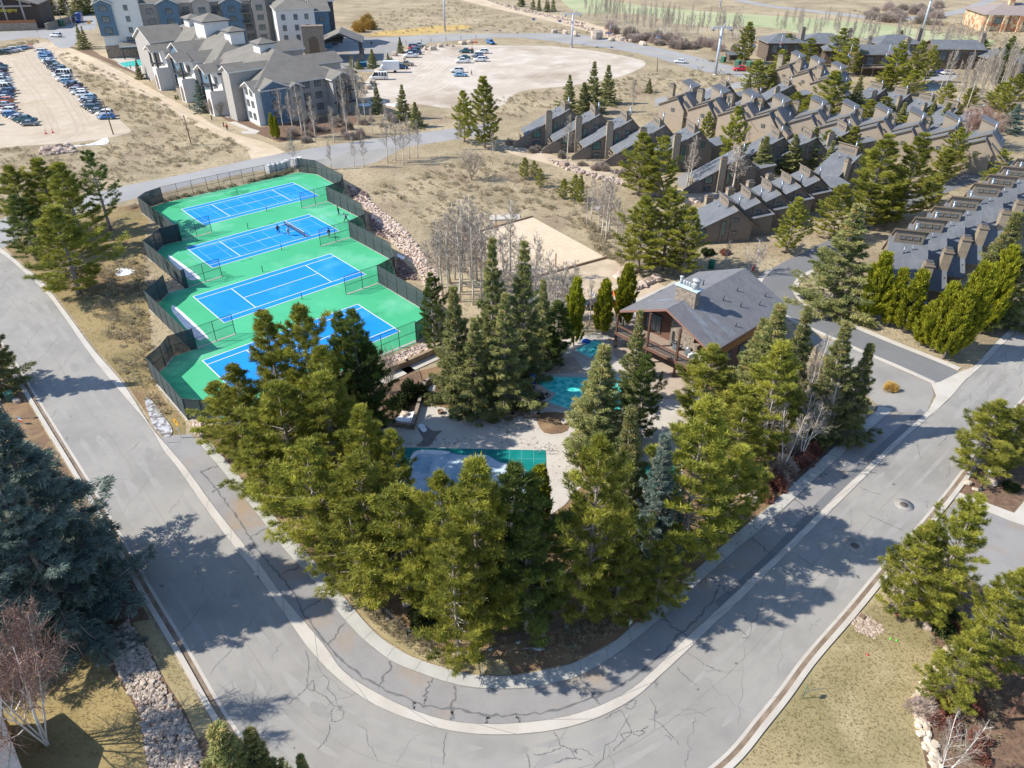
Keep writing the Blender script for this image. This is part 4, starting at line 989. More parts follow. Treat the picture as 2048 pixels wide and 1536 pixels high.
grove("pine", "pine", "among the back townhouses", [(1516, 122, 182, 4.4), (1545, 130, 178, 3.9), (1565, 100, 142, 3.6), (1600, 150, 190, 3.4), (1640, 130, 178, 3.4), (1672, 145, 235, 5.5), (1622, 190, 240, 3.4), (1658, 195, 245, 3.1), (1596, 185, 232, 3.1), (1578, 68, 118, 3.9), (1626, 78, 132, 3.9), (1690, 58, 128, 4.2), (1712, 78, 150, 4.7), (1742, 200, 250, 3.4), (1776, 195, 250, 3.9), (1902, 168, 212, 3.1), (1950, 172, 215, 3.1), (2010, 165, 220, 3.9), (2040, 150, 235, 4.2)], "pines among the back townhouses")
grove("pine", "tall full pine", "by the chairlift line", [(1500, 46, 128, 4.4), (1808, 85, 178, 4.2), (1846, 84, 172, 4.2), (1870, 92, 165, 3.0), (1780, 135, 180, 3.4), (1830, 140, 190, 3.6)], "pines by the chairlift line")
grove("spruce", "spruce", "among the back townhouses", [(1725, 152, 232, 2.8), (1812, 205, 258, 1.8), (1838, 208, 252, 1.6), (1900, 205, 268, 2.4), (1922, 210, 270, 2.4), (1805, 60, 98, 2.2), (1545, 168, 210, 2.0), (1520, 195, 235, 2.0)], "spruces among the back townhouses")
grove("dpine", "dark pine", "by the far cabins on the right", [(1972, 80, 128, 3.2), (2028, 75, 160, 3.6), (2015, 110, 165, 3.4), (2050, 95, 150, 3.2)], "pines by the far cabins")
grove("blue", "blue spruce", "at the far right street corner", [(2040, 208, 265, 2.6)], None)
grove("pine", "yellow-green pine", "between the long sunlit row and the middle court", [(1420, 225, 300, 2.4), (1660, 262, 325, 3.0), (1712, 255, 330, 3.2), (1745, 300, 365, 3.0), (1815, 235, 305, 2.8), (1860, 228, 300, 2.8), (1960, 275, 340, 3.0), (2010, 300, 350, 2.8)], "pines between the townhouse rows")
grove("spruce", "slim spruce", "between the rear townhouse courts", [(1440, 178, 235, 1.9), (1490, 205, 262, 2.0), (1560, 205, 262, 1.9), (1620, 215, 272, 2.0), (1870, 200, 262, 1.9)], "slim spruces between the rear courts")
# -- hotel side
grove("spruce", "small spruce", "along the dirt road side of the lodge", [(152, 48, 98, 1.8), (162, 52, 94, 1.4), (271, 120, 158, 1.3), (360, 136, 194, 2.1)], "spruces along the lodge")
grove("blue", "blue spruce", "beside the lodge arches", [(393, 160, 224, 2.6)], None)
grove("juniper", "clipped columnar conifer", "below the lodge's front corner", [(540, 230, 277, 1.1), (549, 236, 280, 1.1)], "columnar conifers by the lodge")
grove("spruce", "young spruce", "on the gravel lot's lower bank", [(750, 166, 226, 1.6), (804, 170, 238, 1.9), (829, 204, 254, 1.7)], "spruces on the gravel lot bank")
grove("spruce", "young spruce", "beside the lodge forecourt", [(743, 98, 136, 1.7), (702, 112, 134, 1.1), (716, 118, 138, 1.1), (799, 74, 106, 1.3), (775, 106, 132, 1.0)], "spruces beside the forecourt")
grove("pine", "big pine", "left of the townhouse row", [(926, 184, 284, 3.2), (968, 156, 296, 4.3)], "big pines left of the townhouses")
grove("spruce", "dark tall spruce", "behind the street bridge at the top left", [(95, -12, 30, 3.2), (120, -16, 28, 3.6), (143, -22, 30, 3.8), (166, -18, 26, 3.5)], "dark spruces behind the street bridge")
grove("aspen", "pale bare aspen", "by the restaurant terrace at the top left", [(60, -4, 48, 2.2), (72, -10, 46, 2.4), (108, -6, 48, 2.4), (130, 2, 50, 2.0)], "aspens by the restaurant terrace")
# -- bare trees
grove("aspen", "bare white aspen", "in front of the lodge's end wall", [(553, 176, 262, None), (575, 185, 268, None), (588, 172, 274, None), (618, 192, 280, None), (660, 212, 286, None), (600, 200, 276, None)], "bare aspens before the lodge")
grove("aspen", "bare aspen", "between the lodge and the gravel lot", [(690, 128, 225, None), (705, 118, 235, None), (722, 150, 240, None), (686, 200, 275, None), (712, 205, 270, None), (740, 215, 268, None), (768, 200, 262, None), (680, 150, 250, None)], "bare aspens by the gravel lot")
grove("aspen", "slender bare aspen", "beside the upper road", [(578, 262, 340, None), (655, 282, 338, None), (702, 272, 334, None), (722, 268, 336, None), (766, 228, 326, None), (785, 225, 322, None), (800, 240, 330, None), (814, 230, 318, None), (832, 238, 316, None), (985, 262, 330, None), (916, 240, 300, None)], "bare aspens by the upper road")
grove("aspen", "pale bare aspen", "beside the lodge arches", [(305, 100, 166, None), (320, 98, 170, None), (333, 108, 174, None)], "bare aspens beside the lodge arches")
grove("aspen", "bare aspen", "above the sand court", [(872, 440, 575, None), (905, 405, 560, None), (918, 415, 585, None), (935, 390, 575, None), (960, 430, 600, None), (985, 440, 620, None), (1006, 470, 622, None), (890, 470, 600, None), (1036, 470, 640, None), (1072, 470, 645, None), (1100, 505, 660, None), (1130, 520, 665, None), (1186, 558, 650, None), (1020, 400, 560, None), (850, 480, 570, None), (925, 400, 545, 2.8), (948, 410, 560, 2.8), (968, 425, 585, 2.6), (895, 425, 565, 2.8), (880, 455, 590, 2.4), (915, 450, 605, 2.4), (940, 455, 610, 2.4), (1050, 480, 640, None), (1150, 520, 640, None), (1115, 530, 672, None)], "bare aspens above the sand court")
grove("aspen", "bare aspen", "in the meadow left of the round pines", [(1176, 380, 452, None), (1205, 365, 466, None), (1212, 352, 478, None), (1222, 360, 484, None), (1238, 395, 488, None), (1250, 420, 492, None), (1190, 352, 440, None), (1230, 340, 470, None)], "bare aspens in the meadow")
grove("aspen", "bare white aspen", "against the townhouses", [(1140, 228, 322, None), (1270, 160, 230, None), (1395, 270, 372, None), (1385, 285, 378, None), (1478, 290, 388, 3.0), (1460, 480, 530, None), (1500, 255, 300, None), (1545, 230, 280, None), (1700, 150, 205, None), (1830, 300, 345, None)], "bare aspens against the townhouses")
grove("birch", "white birch with reddish twigs", "by the far street corner", [(1960, 212, 292, 3.2), (2000, 215, 296, 3.4), (1935, 240, 285, 2.6)], "birches by the street corner")
grove("whitebirch", "white birch", "by the drive corner bed", [(1530, 470, 545, 2.0), (1510, 485, 548, 1.8)], "birches by the drive corner")
grove("whitebirch", "white-stemmed birch", "between the clubhouse and the sidewalk", [(1655, 655, 850, 1.8), (1690, 735, 885, 2.0), (1640, 780, 915, 2.0), (1600, 800, 945, 2.0), (1722, 740, 870, 1.8), (1560, 760, 920, 2.0), (1672, 690, 860, 1.8), (1625, 720, 880, 1.8)], "birches by the sidewalk", )
grove("birch", "multi-stemmed white birch with red twigs", "on the bottom left lawn", [(-62, 1245, 1490, 3.5)], None)
grove("whitebirch", "white-stemmed birch", "in the bottom right rock bed", [(1968, 1420, 1575, 1.5)], None)
grove("orchard", "bare spreading thorn tree", "in the upper meadow", [(942, 300, 360, 3.6)], None)
grove("orchard", "grey bare shrub tree", "in the dark bed by the iced pool", [(770, 700, 800, 1.6), (730, 690, 790, 1.6)], "bare shrub trees by the iced pool")
grove("orchard", "leafless shrub", "in front of the lodge arches", [(420, 200, 230, 2.4), (436, 205, 232, 2.0)], "leafless shrubs at the lodge arches")
def inpoly(x, y, P):
    c = False; j = len(P) - 1
    for i in range(len(P)):
        if (P[i][1] > y) != (P[j][1] > y) and x < (P[j][0] - P[i][0]) * (y - P[i][1]) / (P[j][1] - P[i][1]) + P[i][0]: c = not c
        j = i
    return c
def fill(px, n):
    W = [G(*p) for p in px]; W = [(w.x, w.y) for w in W]
    x0, x1 = min(w[0] for w in W), max(w[0] for w in W); y0, y1 = min(w[1] for w in W), max(w[1] for w in W)
    out = []; t = 0
    while len(out) < n and t < n * 60:
        t += 1
        x, y = VR.uniform(x0, x1), VR.uniform(y0, y1)
        if inpoly(x, y, W): out.append(Vector((x, y, 0)))
    return out
def spread(base, what, px, n, h, group, r=None):
    keys = [k for k in PROTO if k.rstrip("0123456789") == base]
    for p in fill(px, n):
        plant(VR.choice(keys), p, VR.uniform(*h), VR.uniform(*r) if r else None, what, group)
spread("aspen", "bare pale aspen in the grove between golf course and highway", [(1170, 34), (1240, 40), (1330, 58), (1480, 72), (1480, 100), (1330, 85), (1230, 68), (1160, 44)], 95, (8, 13), "bare aspens in the golf course grove", (.9, 1.4))
spread("aspen", "bare aspen on the slope behind the far cabins", [(1540, 62), (1700, 82), (1850, 92), (1960, 100), (1960, 130), (1860, 120), (1700, 100), (1540, 84)], 64, (8, 13), "bare aspens behind the far cabins", (.9, 1.4))
spread("aspen", "white leaning aspen in the thin stand round the pond", [(1840, 195), (1900, 175), (1990, 160), (2030, 180), (1990, 215), (1880, 225)], 34, (9, 15), "aspens round the pond", (1.1, 1.7))
spread("thicket", "leafless grey thicket under the golf course grove", [(1160, 44), (1230, 60), (1330, 80), (1480, 95), (1480, 108), (1330, 98), (1240, 78)], 34, (2, 4), "grey thickets under the grove", (2, 3.4))
spread("thicket", "leafless thicket behind the far cabins", [(1560, 80), (1700, 95), (1860, 108), (2000, 115), (2000, 140), (1850, 135), (1700, 110), (1560, 95)], 34, (2, 4.5), "grey thickets behind the cabins", (2, 3.6))
spread("thicket", "large grey bush along the golf path", [(1745, 22), (1800, 10), (1880, 15), (1880, 50), (1800, 48), (1730, 45)], 26, (2.5, 5), "grey bushes along the golf path", (2.5, 4.5))
spread("thicket", "bare brush at the foot of the lodge bank", [(560, 262), (690, 235), (820, 235), (850, 250), (700, 285), (570, 285)], 22, (1, 2.4), "bare brush below the lodge", (.9, 2))
spread("spruce", "small dark spruce at the head of the hill track", [(1030, 5), (1110, 22), (1120, 32), (1040, 14)], 9, (5, 9), "spruces at the hill track")
spread("willow", "golden leafless willow bush on the highway bank", [(705, 48), (745, 42), (752, 62), (712, 66)], 5, (3, 5), "golden willows on the bank", (2.4, 3.4))
spread("thicket", "reddish bare shrub beside a townhouse path", [(1000, 285), (1060, 292), (1240, 345), (1330, 365), (1330, 372), (1230, 352), (1050, 302)], 22, (.8, 1.8), "shrubs along the townhouse path", (.8, 1.5))
spread("thicket", "bare shrub between the back townhouses", [(1330, 330), (1500, 270), (1700, 230), (1900, 250), (1800, 300), (1500, 360)], 30, (1, 2.6), "bare shrubs between townhouses", (1, 2))
spread("redshrub", "red barberry shrub beside the right-hand sidewalk", [(1490, 1010), (1590, 930), (1640, 890), (1600, 940), (1540, 990)], 9, (.9, 1.5), "red shrubs beside the sidewalk", (1, 1.6))
spread("redshrub", "red shrub under the pines at the sidewalk", [(1255, 1215), (1310, 1180), (1300, 1205), (1262, 1240)], 4, (.8, 1.2), "red shrubs under the pines", (.8, 1.2))
spread("redshrub", "red shrub in the bottom right rock bed", [(1850, 1390), (1960, 1420), (1990, 1520), (1880, 1520)], 8, (.8, 1.4), "red shrubs in the rock bed", (.8, 1.3))
spread("thicket", "russet bare shrub beneath the clubhouse birches", [(1480, 980), (1640, 840), (1720, 800), (1700, 850), (1560, 970)], 7, (1, 2), "russet shrubs under the birches", (1, 1.8))
for q, h, r, k, l in ((( 826, 795), 2.4, 2.2, "evergreen0", "dense dark evergreen bush in the bed by the iced pool"), ((800, 815), 1.8, 1.5, "evergreen0", "smaller dark evergreen bush in the bed by the iced pool"), ((845, 1245), 2.0, 1.6, "evergreen0", "dark leafy bush behind the black railing"), ((1878, 1245), 1.6, 2.0, "evergreen0", "dark green spreading bush under the right yellow pine"),
                      ((1905, 1262), 1.2, 1.0, "redshrub0", "red-leaved bush beside the spreading green bush"), ((2020, 978), 1.0, 1.0, "evergreen0", "clipped green bush beside the lamp post bed"), ((1415, 508), 1.1, 1.4, "evergreen0", "low dark bush at the condo end wall"), ((1450, 508), 1.0, 1.1, "redshrub0", "low russet bush at the condo end wall"), ((1845, 1420), 1.2, 1.4, "thicket1", "red-stemmed dogwood on the rock edging"),
                      ((1455, 1045), 1.1, 1.2, "evergreen0", "low bush at the sidewalk by the right pines"), ((1780, 780), 1.2, 1.0, "willow0", "golden bush at the end of the sidewalk"), ((700, 145), .8, 2.6, "evergreen0", "dark clipped hedge island under the lodge canopy")):
    plant(k, G(*q), h, r, l, None)
# -- sagebrush and tussocks nobody could count
def ground_cover(name, px_list, mat, n, hr, K=6, L=.28, w=.022):
    rs = np.random.RandomState(len(name))
    Vs, Ts = [], []
    for px, m in px_list:
        for p in fill(px, m):
            k = rs.randint(6, 16); r = rs.uniform(*hr)
            u = unit(rs.normal(size=(k, 3))); u[:, 2] = np.abs(u[:, 2])
            P = u * r * rs.uniform(.3, 1, (k, 1)) * np.array([1, 1, .7]) + np.array([p.x, p.y, .05])
            Vs.append(blades(rs, P, unit(u + np.array([0, 0, .8])), K, L * r * 2, w * r * 3.2, .7)); Ts.append(np.repeat(np.clip(rs.rand() * .7 + rs.uniform(-.1, .3, k), 0, 1), K))
    o = link(name, soup(name, np.concatenate(Vs), 4, mat, np.concatenate(Ts)))
    o['kind'] = 'stuff'
    return o
ground_cover("sagebrush", [([(120, 110), (160, 150), (260, 255), (270, 300), (500, 300), (400, 250), (250, 160), (130, 105)], 420), ([(0, 300), (250, 285), (500, 300), (300, 350), (0, 440)], 420),
    ([(740, 380), (960, 310), (1200, 380), (1230, 480), (1060, 430), (900, 470), (820, 440)], 460), ([(880, 240), (1020, 190), (1290, 150), (1420, 130), (1500, 165), (1300, 190), (1020, 240)], 420), ([(700, 40), (900, 0), (1050, 40), (1200, 70), (900, 66), (720, 72)], 450), ([(1390, 120), (1500, 120), (1560, 150), (1480, 135)], 150),
    ([(150, 560), (290, 500), (300, 690), (330, 830), (240, 740)], 260), ([(1150, 430), (1220, 470), (1260, 540), (1200, 510)], 120), ([(1700, 20), (2040, 60), (2040, 110), (1800, 52)], 500), ([(0, 95), (80, 78), (80, 86), (0, 105)], 100), ([(250, 420), (470, 372), (590, 340), (560, 352), (300, 408)], 200)], sage_m, 1, (.3, .75))
ground_cover("dry_tussocks", [([(750, 1200), (870, 1300), (1000, 1340), (900, 1340), (800, 1290), (720, 1220)], 160), ([(1000, 1330), (1200, 1290), (1260, 1240), (1150, 1250)], 100), ([(420, 870), (600, 1050), (700, 1150), (600, 900)], 160), ([(1480, 1000), (1680, 830), (1600, 850), (1450, 1000)], 140), ([(1860, 1270), (1990, 1290), (2000, 1500), (1880, 1520)], 200)], sage_m, 1, (.15, .35))

ground_cover("lawn_grass", [([(1480, 1530), (1600, 1390), (1780, 1160), (1840, 1250), (1860, 1300), (1830, 1400), (1845, 1530)], 3600), ([(0, 1500), (60, 1340), (200, 1310), (275, 1440), (285, 1530)], 1500), ([(275, 1260), (345, 1320), (420, 1450), (330, 1350)], 160)], leaf("lawn_grass_blades", (.36, .29, .16), (.50, .41, .24), (.32, .31, .13), 0.4), 1, (.035, .075))
ground_cover("leaf_litter", [([(800, 880), (1050, 870), (1120, 890), (1150, 960), (1110, 980), (1095, 900), (810, 890)], 170), ([(1150, 870), (1190, 870), (1200, 960), (1150, 950)], 60), ([(980, 838), (1060, 840), (1090, 870), (1000, 868)], 110), ([(1400, 1170), (1560, 1040), (1680, 930), (1640, 930), (1500, 1050), (1380, 1160)], 120)], leaf("fallen_leaf_brown", (.24, .13, .08), (.38, .22, .14), None, 0.0), 1, (.05, .16), 4, .10, .05)
# ================================================================== BUILDINGS
slate_m = shingle("slate_grey_shingle", (0.14, 0.152, 0.17), (0.195, 0.21, 0.232), (0.115, 0.127, 0.145), 0.9)
lodge_roof_m = shingle("lodge_shingle", (0.20, 0.185, 0.16), (0.25, 0.232, 0.20), (0.165, 0.152, 0.135), 2.0)
club_roof_m = shingle("club_shingle", (0.15, 0.155, 0.17), (0.25, 0.235, 0.235), (0.21, 0.21, 0.22), 0.75)
tan_m = surf("tan_brown_siding", [(0.235, 0.197, 0.160), ((0.195, 0.163, 0.132), 1.2, 0.4, 0.7, 5)], 0.9, False)
tan_light_m = surf("tan_siding", [(0.355, 0.295, 0.228), ((0.31, 0.255, 0.195), 1.2, 0.4, 0.7, 5)], 0.9, False)
trim_m = plain("brown_trim", (0.25, 0.20, 0.15), 0.8)
chim_m = banded("chimney_siding", (0.40, 0.335, 0.25), (0.24, 0.20, 0.15), 2, 0.28, 0.14)
glass_m = glassy("window_glass", (0.10, 0.12, 0.125))
glass_g = glassy("green_window_glass", (0.06, 0.13, 0.115))
steelp_m = plain("galvanised_pipe", (0.34, 0.39, 0.46), 0.4, 0.6)
white_stucco = surf("white_stucco", [(0.66, 0.645, 0.62), ((0.60, 0.58, 0.56), 0.8, 0.4, 0.7, 5)], 0.9, False)
grey_stucco = surf("grey_stucco", [(0.37, 0.35, 0.325), ((0.33, 0.31, 0.29), 0.8, 0.4, 0.7, 5)], 0.9, False)
blue_siding = banded("blue_siding", (0.135, 0.215, 0.295), (0.08, 0.135, 0.19), 2, 0.22, 0.15)
stone_m = surf("ledge_stone", [(0.30, 0.25, 0.20), ((0.19, 0.155, 0.13), 2.2, 0.45, 0.6, 5), ((0.40, 0.34, 0.28), 3.1, 0.55, 0.68, 4)], 0.95, False, (4, 0.7, 0.1))
dark_m = plain("dark_timber", (0.075, 0.08, 0.09), 0.7)
darkwin_m = plain("dark_window_frame", (0.06, 0.055, 0.05), 0.6)
wood_m = banded("brown_timber", (0.19, 0.105, 0.075), (0.11, 0.06, 0.045), 1, 0.14, 0.15)
orange_wood = banded("orange_timber", (0.36, 0.18, 0.06), (0.22, 0.11, 0.04), 0, 0.2, 0.15)

def clip(poly, a, b, c):
    """keep a x + b y + c >= 0"""
    out = []
    n = len(poly)
    for i in range(n):
        p, q = poly[i], poly[(i + 1) % n]
        fp, fq = a * p[0] + b * p[1] + c, a * q[0] + b * q[1] + c
        if fp >= -1e-9: out.append(p)
        if (fp > 1e-9 and fq < -1e-9) or (fp < -1e-9 and fq > 1e-9):
            t = fp / (fp - fq); out.append((p[0] + t * (q[0] - p[0]), p[1] + t * (q[1] - p[1])))
    return out
def grow(poly, d):
    n = len(poly); out = []
    ds = d if hasattr(d, '__len__') else [d] * n
    for i in range(n):
        p0, p1, p2 = Vector(poly[i - 1]), Vector(poly[i]), Vector(poly[(i + 1) % n])
        e1, e2 = (p1 - p0).normalized(), (p2 - p1).normalized()
        n1, n2 = Vector((e1.y, -e1.x)), Vector((e2.y, -e2.x))
        d1, d2 = ds[i - 1], ds[i]
        a, b = p1 + n1 * d1, p1 + n2 * d2
        cr = e1.x * e2.y - e1.y * e2.x
        if abs(cr) < 1e-6: out.append(tuple(a)); continue
        t = ((b - a).x * e2.y - (b - a).y * e2.x) / cr
        out.append(tuple(a + e1 * t))
    return out
def roof_z(planes, x, y): return min(a * x + b * y + c for a, b, c in planes)
def walls(mb, poly, planes, z0, mat, skip=()):
    n = len(poly)
    for i in range(n):
        if i in skip: continue
        p, q = poly[i], poly[(i + 1) % n]
        ts = [0, 1]
        for j in range(len(planes)):
            for k in range(j):
                A = [planes[j][m] - planes[k][m] for m in range(3)]
                fp, fq = A[0] * p[0] + A[1] * p[1] + A[2], A[0] * q[0] + A[1] * q[1] + A[2]
                if fp * fq < 0: ts.append(fp / (fp - fq))
        ts = sorted(ts)
        top = [(p[0] + t * (q[0] - p[0]), p[1] + t * (q[1] - p[1])) for t in ts]
        mb.face([(p[0], p[1], z0), (q[0], q[1], z0)] + [(x, y, roof_z(planes, x, y) - .06) for x, y in reversed(top)], mat)
def roof(mb, poly, planes, over, mat, thick=.22, fascia=None):
    P = grow(poly, over)
    fascia = fascia or trim_m
    for i, pl in enumerate(planes):
        q = list(P)
        for j, p2 in enumerate(planes):
            if j != i: q = clip(q, p2[0] - pl[0], p2[1] - pl[1], p2[2] - pl[2])
            if len(q) < 3: break
        if len(q) < 3: continue
        Z = lambda x, y: pl[0] * x + pl[1] * y + pl[2]
        mb.face([(x, y, Z(x, y)) for x, y in q], mat)
        mb.face([(x, y, Z(x, y) - thick) for x, y in reversed(q)], fascia)
        for a, b in zip(q, q[1:] + q[:1]):
            mb.face([(a[0], a[1], Z(*a) - thick), (b[0], b[1], Z(*b) - thick), (b[0], b[1], Z(*b)), (a[0], a[1], Z(*a))], fascia)
WCACHE = {}
def window(parent, x, y, z, az, w, h, fm=None, gm=None, bars=1, out=0.05):
    """framed window centred on a wall; az is the way it faces"""
    fm = fm or darkwin_m; gm = gm or glass_m
    k = (round(w, 2), round(h, 2), fm.name, gm.name, bars)
    if k not in WCACHE:
        f, g = MB(), MB()
        t = min(.12, w * .1)
        f.box(-w / 2, -w / 2 + t, -.04, .06, -h / 2, h / 2, fm); f.box(w / 2 - t, w / 2, -.04, .06, -h / 2, h / 2, fm)
        f.box(-w / 2 + t, w / 2 - t, -.04, .058, -h / 2, -h / 2 + t, fm); f.box(-w / 2 + t, w / 2 - t, -.04, .058, h / 2 - t, h / 2, fm)
        for i in range(bars):
            c = -w / 2 + w * (i + 1) / (bars + 1); f.box(c - t * .3, c + t * .3, -.04, .055, -h / 2 + t, h / 2 - t, fm)
        g.box(-w / 2 + t * .5, w / 2 - t * .5, -.04, .03, -h / 2 + t * .5, h / 2 - t * .5, gm)
        WCACHE[k] = (f.data("window"), g.data("pane"))
    a, b = WCACHE[k]
    o = link("window", a, parent)
    o.location = (x + math.cos(az) * out, y + math.sin(az) * out, z); o.rotation_euler = (0, 0, az - math.pi / 2 + math.pi)
    o.rotation_euler = (0, 0, az - math.pi / 2)
    link("pane", b, o)
    return o
def pipe(parent, x, y, z0, z1, r=.17, name="vent_pipe"):
    m = MB(); m.tube([(x, y, z0), (x, y, z1)], r, steelp_m, 8); m.tube([(x, y, z1 - .1), (x, y, z1 + .05)], r * 1.5, steelp_m, 8)
    return m.build(name, parent)
def chimney(parent, x0, x1, y0, y1, z0, z1, mat=None, name="chimney"):
    m = MB(); mat = mat or chim_m
    m.box(x0, x1, y0, y1, z0, z1 - .5, mat); m.box(x0 - .12, x1 + .12, y0 - .12, y1 + .12, z1 - .5, z1 - .35, trim_m)
    m.box(x0 + .1, x1 - .1, y0 + .1, y1 - .1, z1 - .35, z1, trim_m)
    o = m.build(name, parent)
    c = MB(); c.box(x0 + .25, x1 - .25, y0 + .2, y1 - .2, z1, z1 + .12, dark_m); c.build("flue", o)
    return o
S_, N_, E0, W_ = -math.pi / 2, math.pi / 2, 0.0, math.pi

# ---- townhouse with a long shed roof and a raised clerestory (x runs uphill under the roof, y back from the end wall)
def townhouse_a(W=5.7, stairs=True, garage=True, chim="side", bays=False):
    o = empty("townhouse")
    ze, s = 3.1, 0.545
    X1, XR, X2 = 10.0, 8.9, 13.6
    main = [(0, 0), (X1, 0), (X1, W), (0, W)]; mp = [(s, 0, ze)]
    rear = [(XR, .35), (X2, .35), (X2, W - .5), (XR, W - .5)]; rp = [(-1.02, 0, 10.0 + 1.02 * XR)]
    c0, c1 = .35, W - .55
    if bays:                                     # low ridge, second bay set back, clerestory as a dormer of its own
        X1 = 9.4; main = [(0, 0), (X1, 0), (X1, W), (0, W)]
        rear = [(X1, 0.02), (X2 - .6, 0.02), (X2 - .6, 2.4), (X1, 2.4)]; rp = [(-1.02, 0, ze + s * X1 + 1.02 * X1)]
        c0, c1 = W - 5.2, W - .4
        rear2 = [(X1 + .3, 2.42), (X2 + 2.2, 2.42), (X2 + 2.2, W - .4), (X1 + .3, W - .4)]; rp2 = [(-1.0, 0, ze + s * X1 + 1.0 + X1)]
        dor = [(XR - .7, c0), (X1 + 1.4, c0), (X1 + 1.4, c1), (XR - .7, c1)]; dp = [(-.62, 0, 9.75 + .62 * (XR - .7))]
    m = MB(); walls(m, main, mp, 0, tan_m); walls(m, rear, rp, 0, tan_m)
    if bays: walls(m, rear2, rp2, 0, tan_m); walls(m, dor, dp, 6.5, tan_m)
    for x in (6.2, 8.2): m.box(x, x + .35, -.22, 0, 0, ze + s * x - .3, tan_m)
    m.build("wall", o)
    m = MB(); roof(m, main, mp, [.45, .0, .1, .8], slate_m); roof(m, rear, rp, [.35, .4, .3, .25], slate_m)
    if bays: roof(m, rear2, rp2, [.35, .4, .3, .0], slate_m); roof(m, dor, dp, [.3, .1, .3, .3], slate_m)
    m.build("roof", o)
    cw = c1 - c0
    for i in range(3): window(o, XR - (.7 if bays else 0), c0 + cw * (i + 1) / 4 + .05, 8.95, W_, cw * .2, .6, trim_m, glass_m, 0)
    if chim == "side": chimney(o, 4.2, 5.7, -.9, .0, 0, 8.3)
    elif chim == "back": chimney(o, .9, 2.4, W - .3, W + 1.0, 0, 7.0)
    else: chimney(o, 2.6, 4.0, -.55, .75, 0, 7.8)
    window(o, 2.2, 0, 3.0, S_, 1.9, 1.9, darkwin_m, glass_g, 1)
    window(o, 6.9, 0, 3.6, S_, .8, 3.6, darkwin_m, glass_g, 0).scale = (1, 1, 1)
    window(o, 9.2, 0, 5.6, S_, 1.5, .95, darkwin_m, glass_m, 1)
    window(o, 9.0, 0, 2.4, S_, 1.6, .9, darkwin_m, glass_m, 1)
    window(o, 11.4, .35, 5.5, S_, .7, 1.3, darkwin_m, glass_g, 0)
    window(o, 2.2, 0, .9, S_, 1.5, .9, darkwin_m, glass_m, 1)
    pipe(o, XR + 1.2, 1.6, 8.4, 10.7); pipe(o, 7.2, W * .6, 6.9, 8.0, .1); pipe(o, 7.9, W * .35, 7.2, 8.1, .07)
    if stairs:
        m = MB(); m.prism([(-.9, -.35), (0.9, -.35), (.9, -.15), (-.9, -.15)], 0, 2.7, tan_m)
        m.mesh([(-3.6, -.35, 0), (-.9, -.35, 0), (-.9, -.35, 2.7), (-3.6, -.35, .9), (-3.6, -.15, 0), (-.9, -.15, 0), (-.9, -.15, 2.7), (-3.6, -.15, .9)], [(0, 1, 2, 3), (7, 6, 5, 4), (3, 2, 6, 7), (0, 3, 7, 4), (1, 5, 6, 2)], tan_m)
        m.build("stair_wall", o)
        m = MB(); m.box(-1.6, 0, -.1, W * .5, 1.5, 1.65, trim_m)
        for y in (0, W * .25, W * .49): m.box(-1.6, -1.5, y, y + .1, 1.65, 2.5, trim_m)
        m.box(-1.62, -1.48, -.08, W * .5, 2.5, 2.6, trim_m); m.build("balcony", o)
    if garage:
        gp = [(X2 - 1.5, W * .35), (X2 + 5, W * .35), (X2 + 5, W + 1.2), (X2 - 1.5, W + 1.2)]; gl = [(.2, 0, 4.1 - .2 * (X2 - 1.5))]
        m = MB(); walls(m, gp, gl, 0, tan_m); m.build("garage", o)
        m = MB(); roof(m, gp, gl, .3, slate_m); m.build("garage_roof", o)
    return o
# ---- townhouse seen from its steep side: sunlit end wall, two bays, steep dark roofs
def townhouse_b(skylight=True):
    o = empty("townhouse")
    b1 = [(0, 0), (7.4, 0), (7.4, 3), (0, 3)]; p1 = [(.44, 0, 5.4), (-1.25, 0, 5.4 + .44 * 5.2 + 1.25 * 5.2)]
    b2 = [(1.4, 2.2), (8.6, 2.2), (8.6, 9), (1.4, 9)]; p2 = [(.44, 0, 5.9), (-1.0, 0, 5.9 + .44 * 6.0 + 6.0)]
    b3 = [(6.6, .8), (10.4, .8), (10.4, 4.6), (6.6, 4.6)]; p3 = [(-.85, 0, 6.6 + .85 * 6.6)]
    b4 = [(3.2, 5.2), (6.4, 5.2), (6.4, 9.2), (3.2, 9.2)]; p4 = [(-.35, .0, 10.2 + .35 * 4)]
    m = MB(); walls(m, b1, p1, 0, tan_light_m); walls(m, b2, p2, 0, tan_light_m); walls(m, b3, p3, 0, tan_light_m); walls(m, b4, p4, 7, tan_light_m); m.build("wall", o)
    m = MB(); roof(m, b1, p1, [.35, .3, 0, .3], slate_m); roof(m, b2, p2, [.35, .3, .3, .3], slate_m); roof(m, b3, p3, [.25, .4, .25, 0], slate_m); roof(m, b4, p4, .2, slate_m); m.build("roof", o)
    window(o, 4.2, 0, 4.4, S_, .9, .8, darkwin_m, glass_m, 1)
    window(o, 8.4, .8, 2.2, S_, 1.6, 1.1, darkwin_m, glass_m, 1)
    if skylight:
        f, g = MB(), MB()
        T = lambda x, y, z: (x, y, 6.6 + .85 * 6.6 - .85 * x + z)
        f.box(8.3, 9.9, 2.1, 3.2, 0.01, .12, darkwin_m, T); k = f.build("skylight", o); g.box(8.45, 9.75, 2.22, 3.08, .1, .15, glass_g, T); g.build("pane", k)
    pipe(o, 6.3, 4.2, 7.4, 10.2); pipe(o, 8.2, 5.6, 5.5, 7.2, .12)
    chimney(o, -1.0, .6, 5.6, 7.0, 0, 9.2)
    return o
TA = townhouse_a(5.7); TE = townhouse_a(4.9, False, False, "edge"); TD = townhouse_a(7.6, False, True, "back", True); TB = townhouse_b()
USED = set()
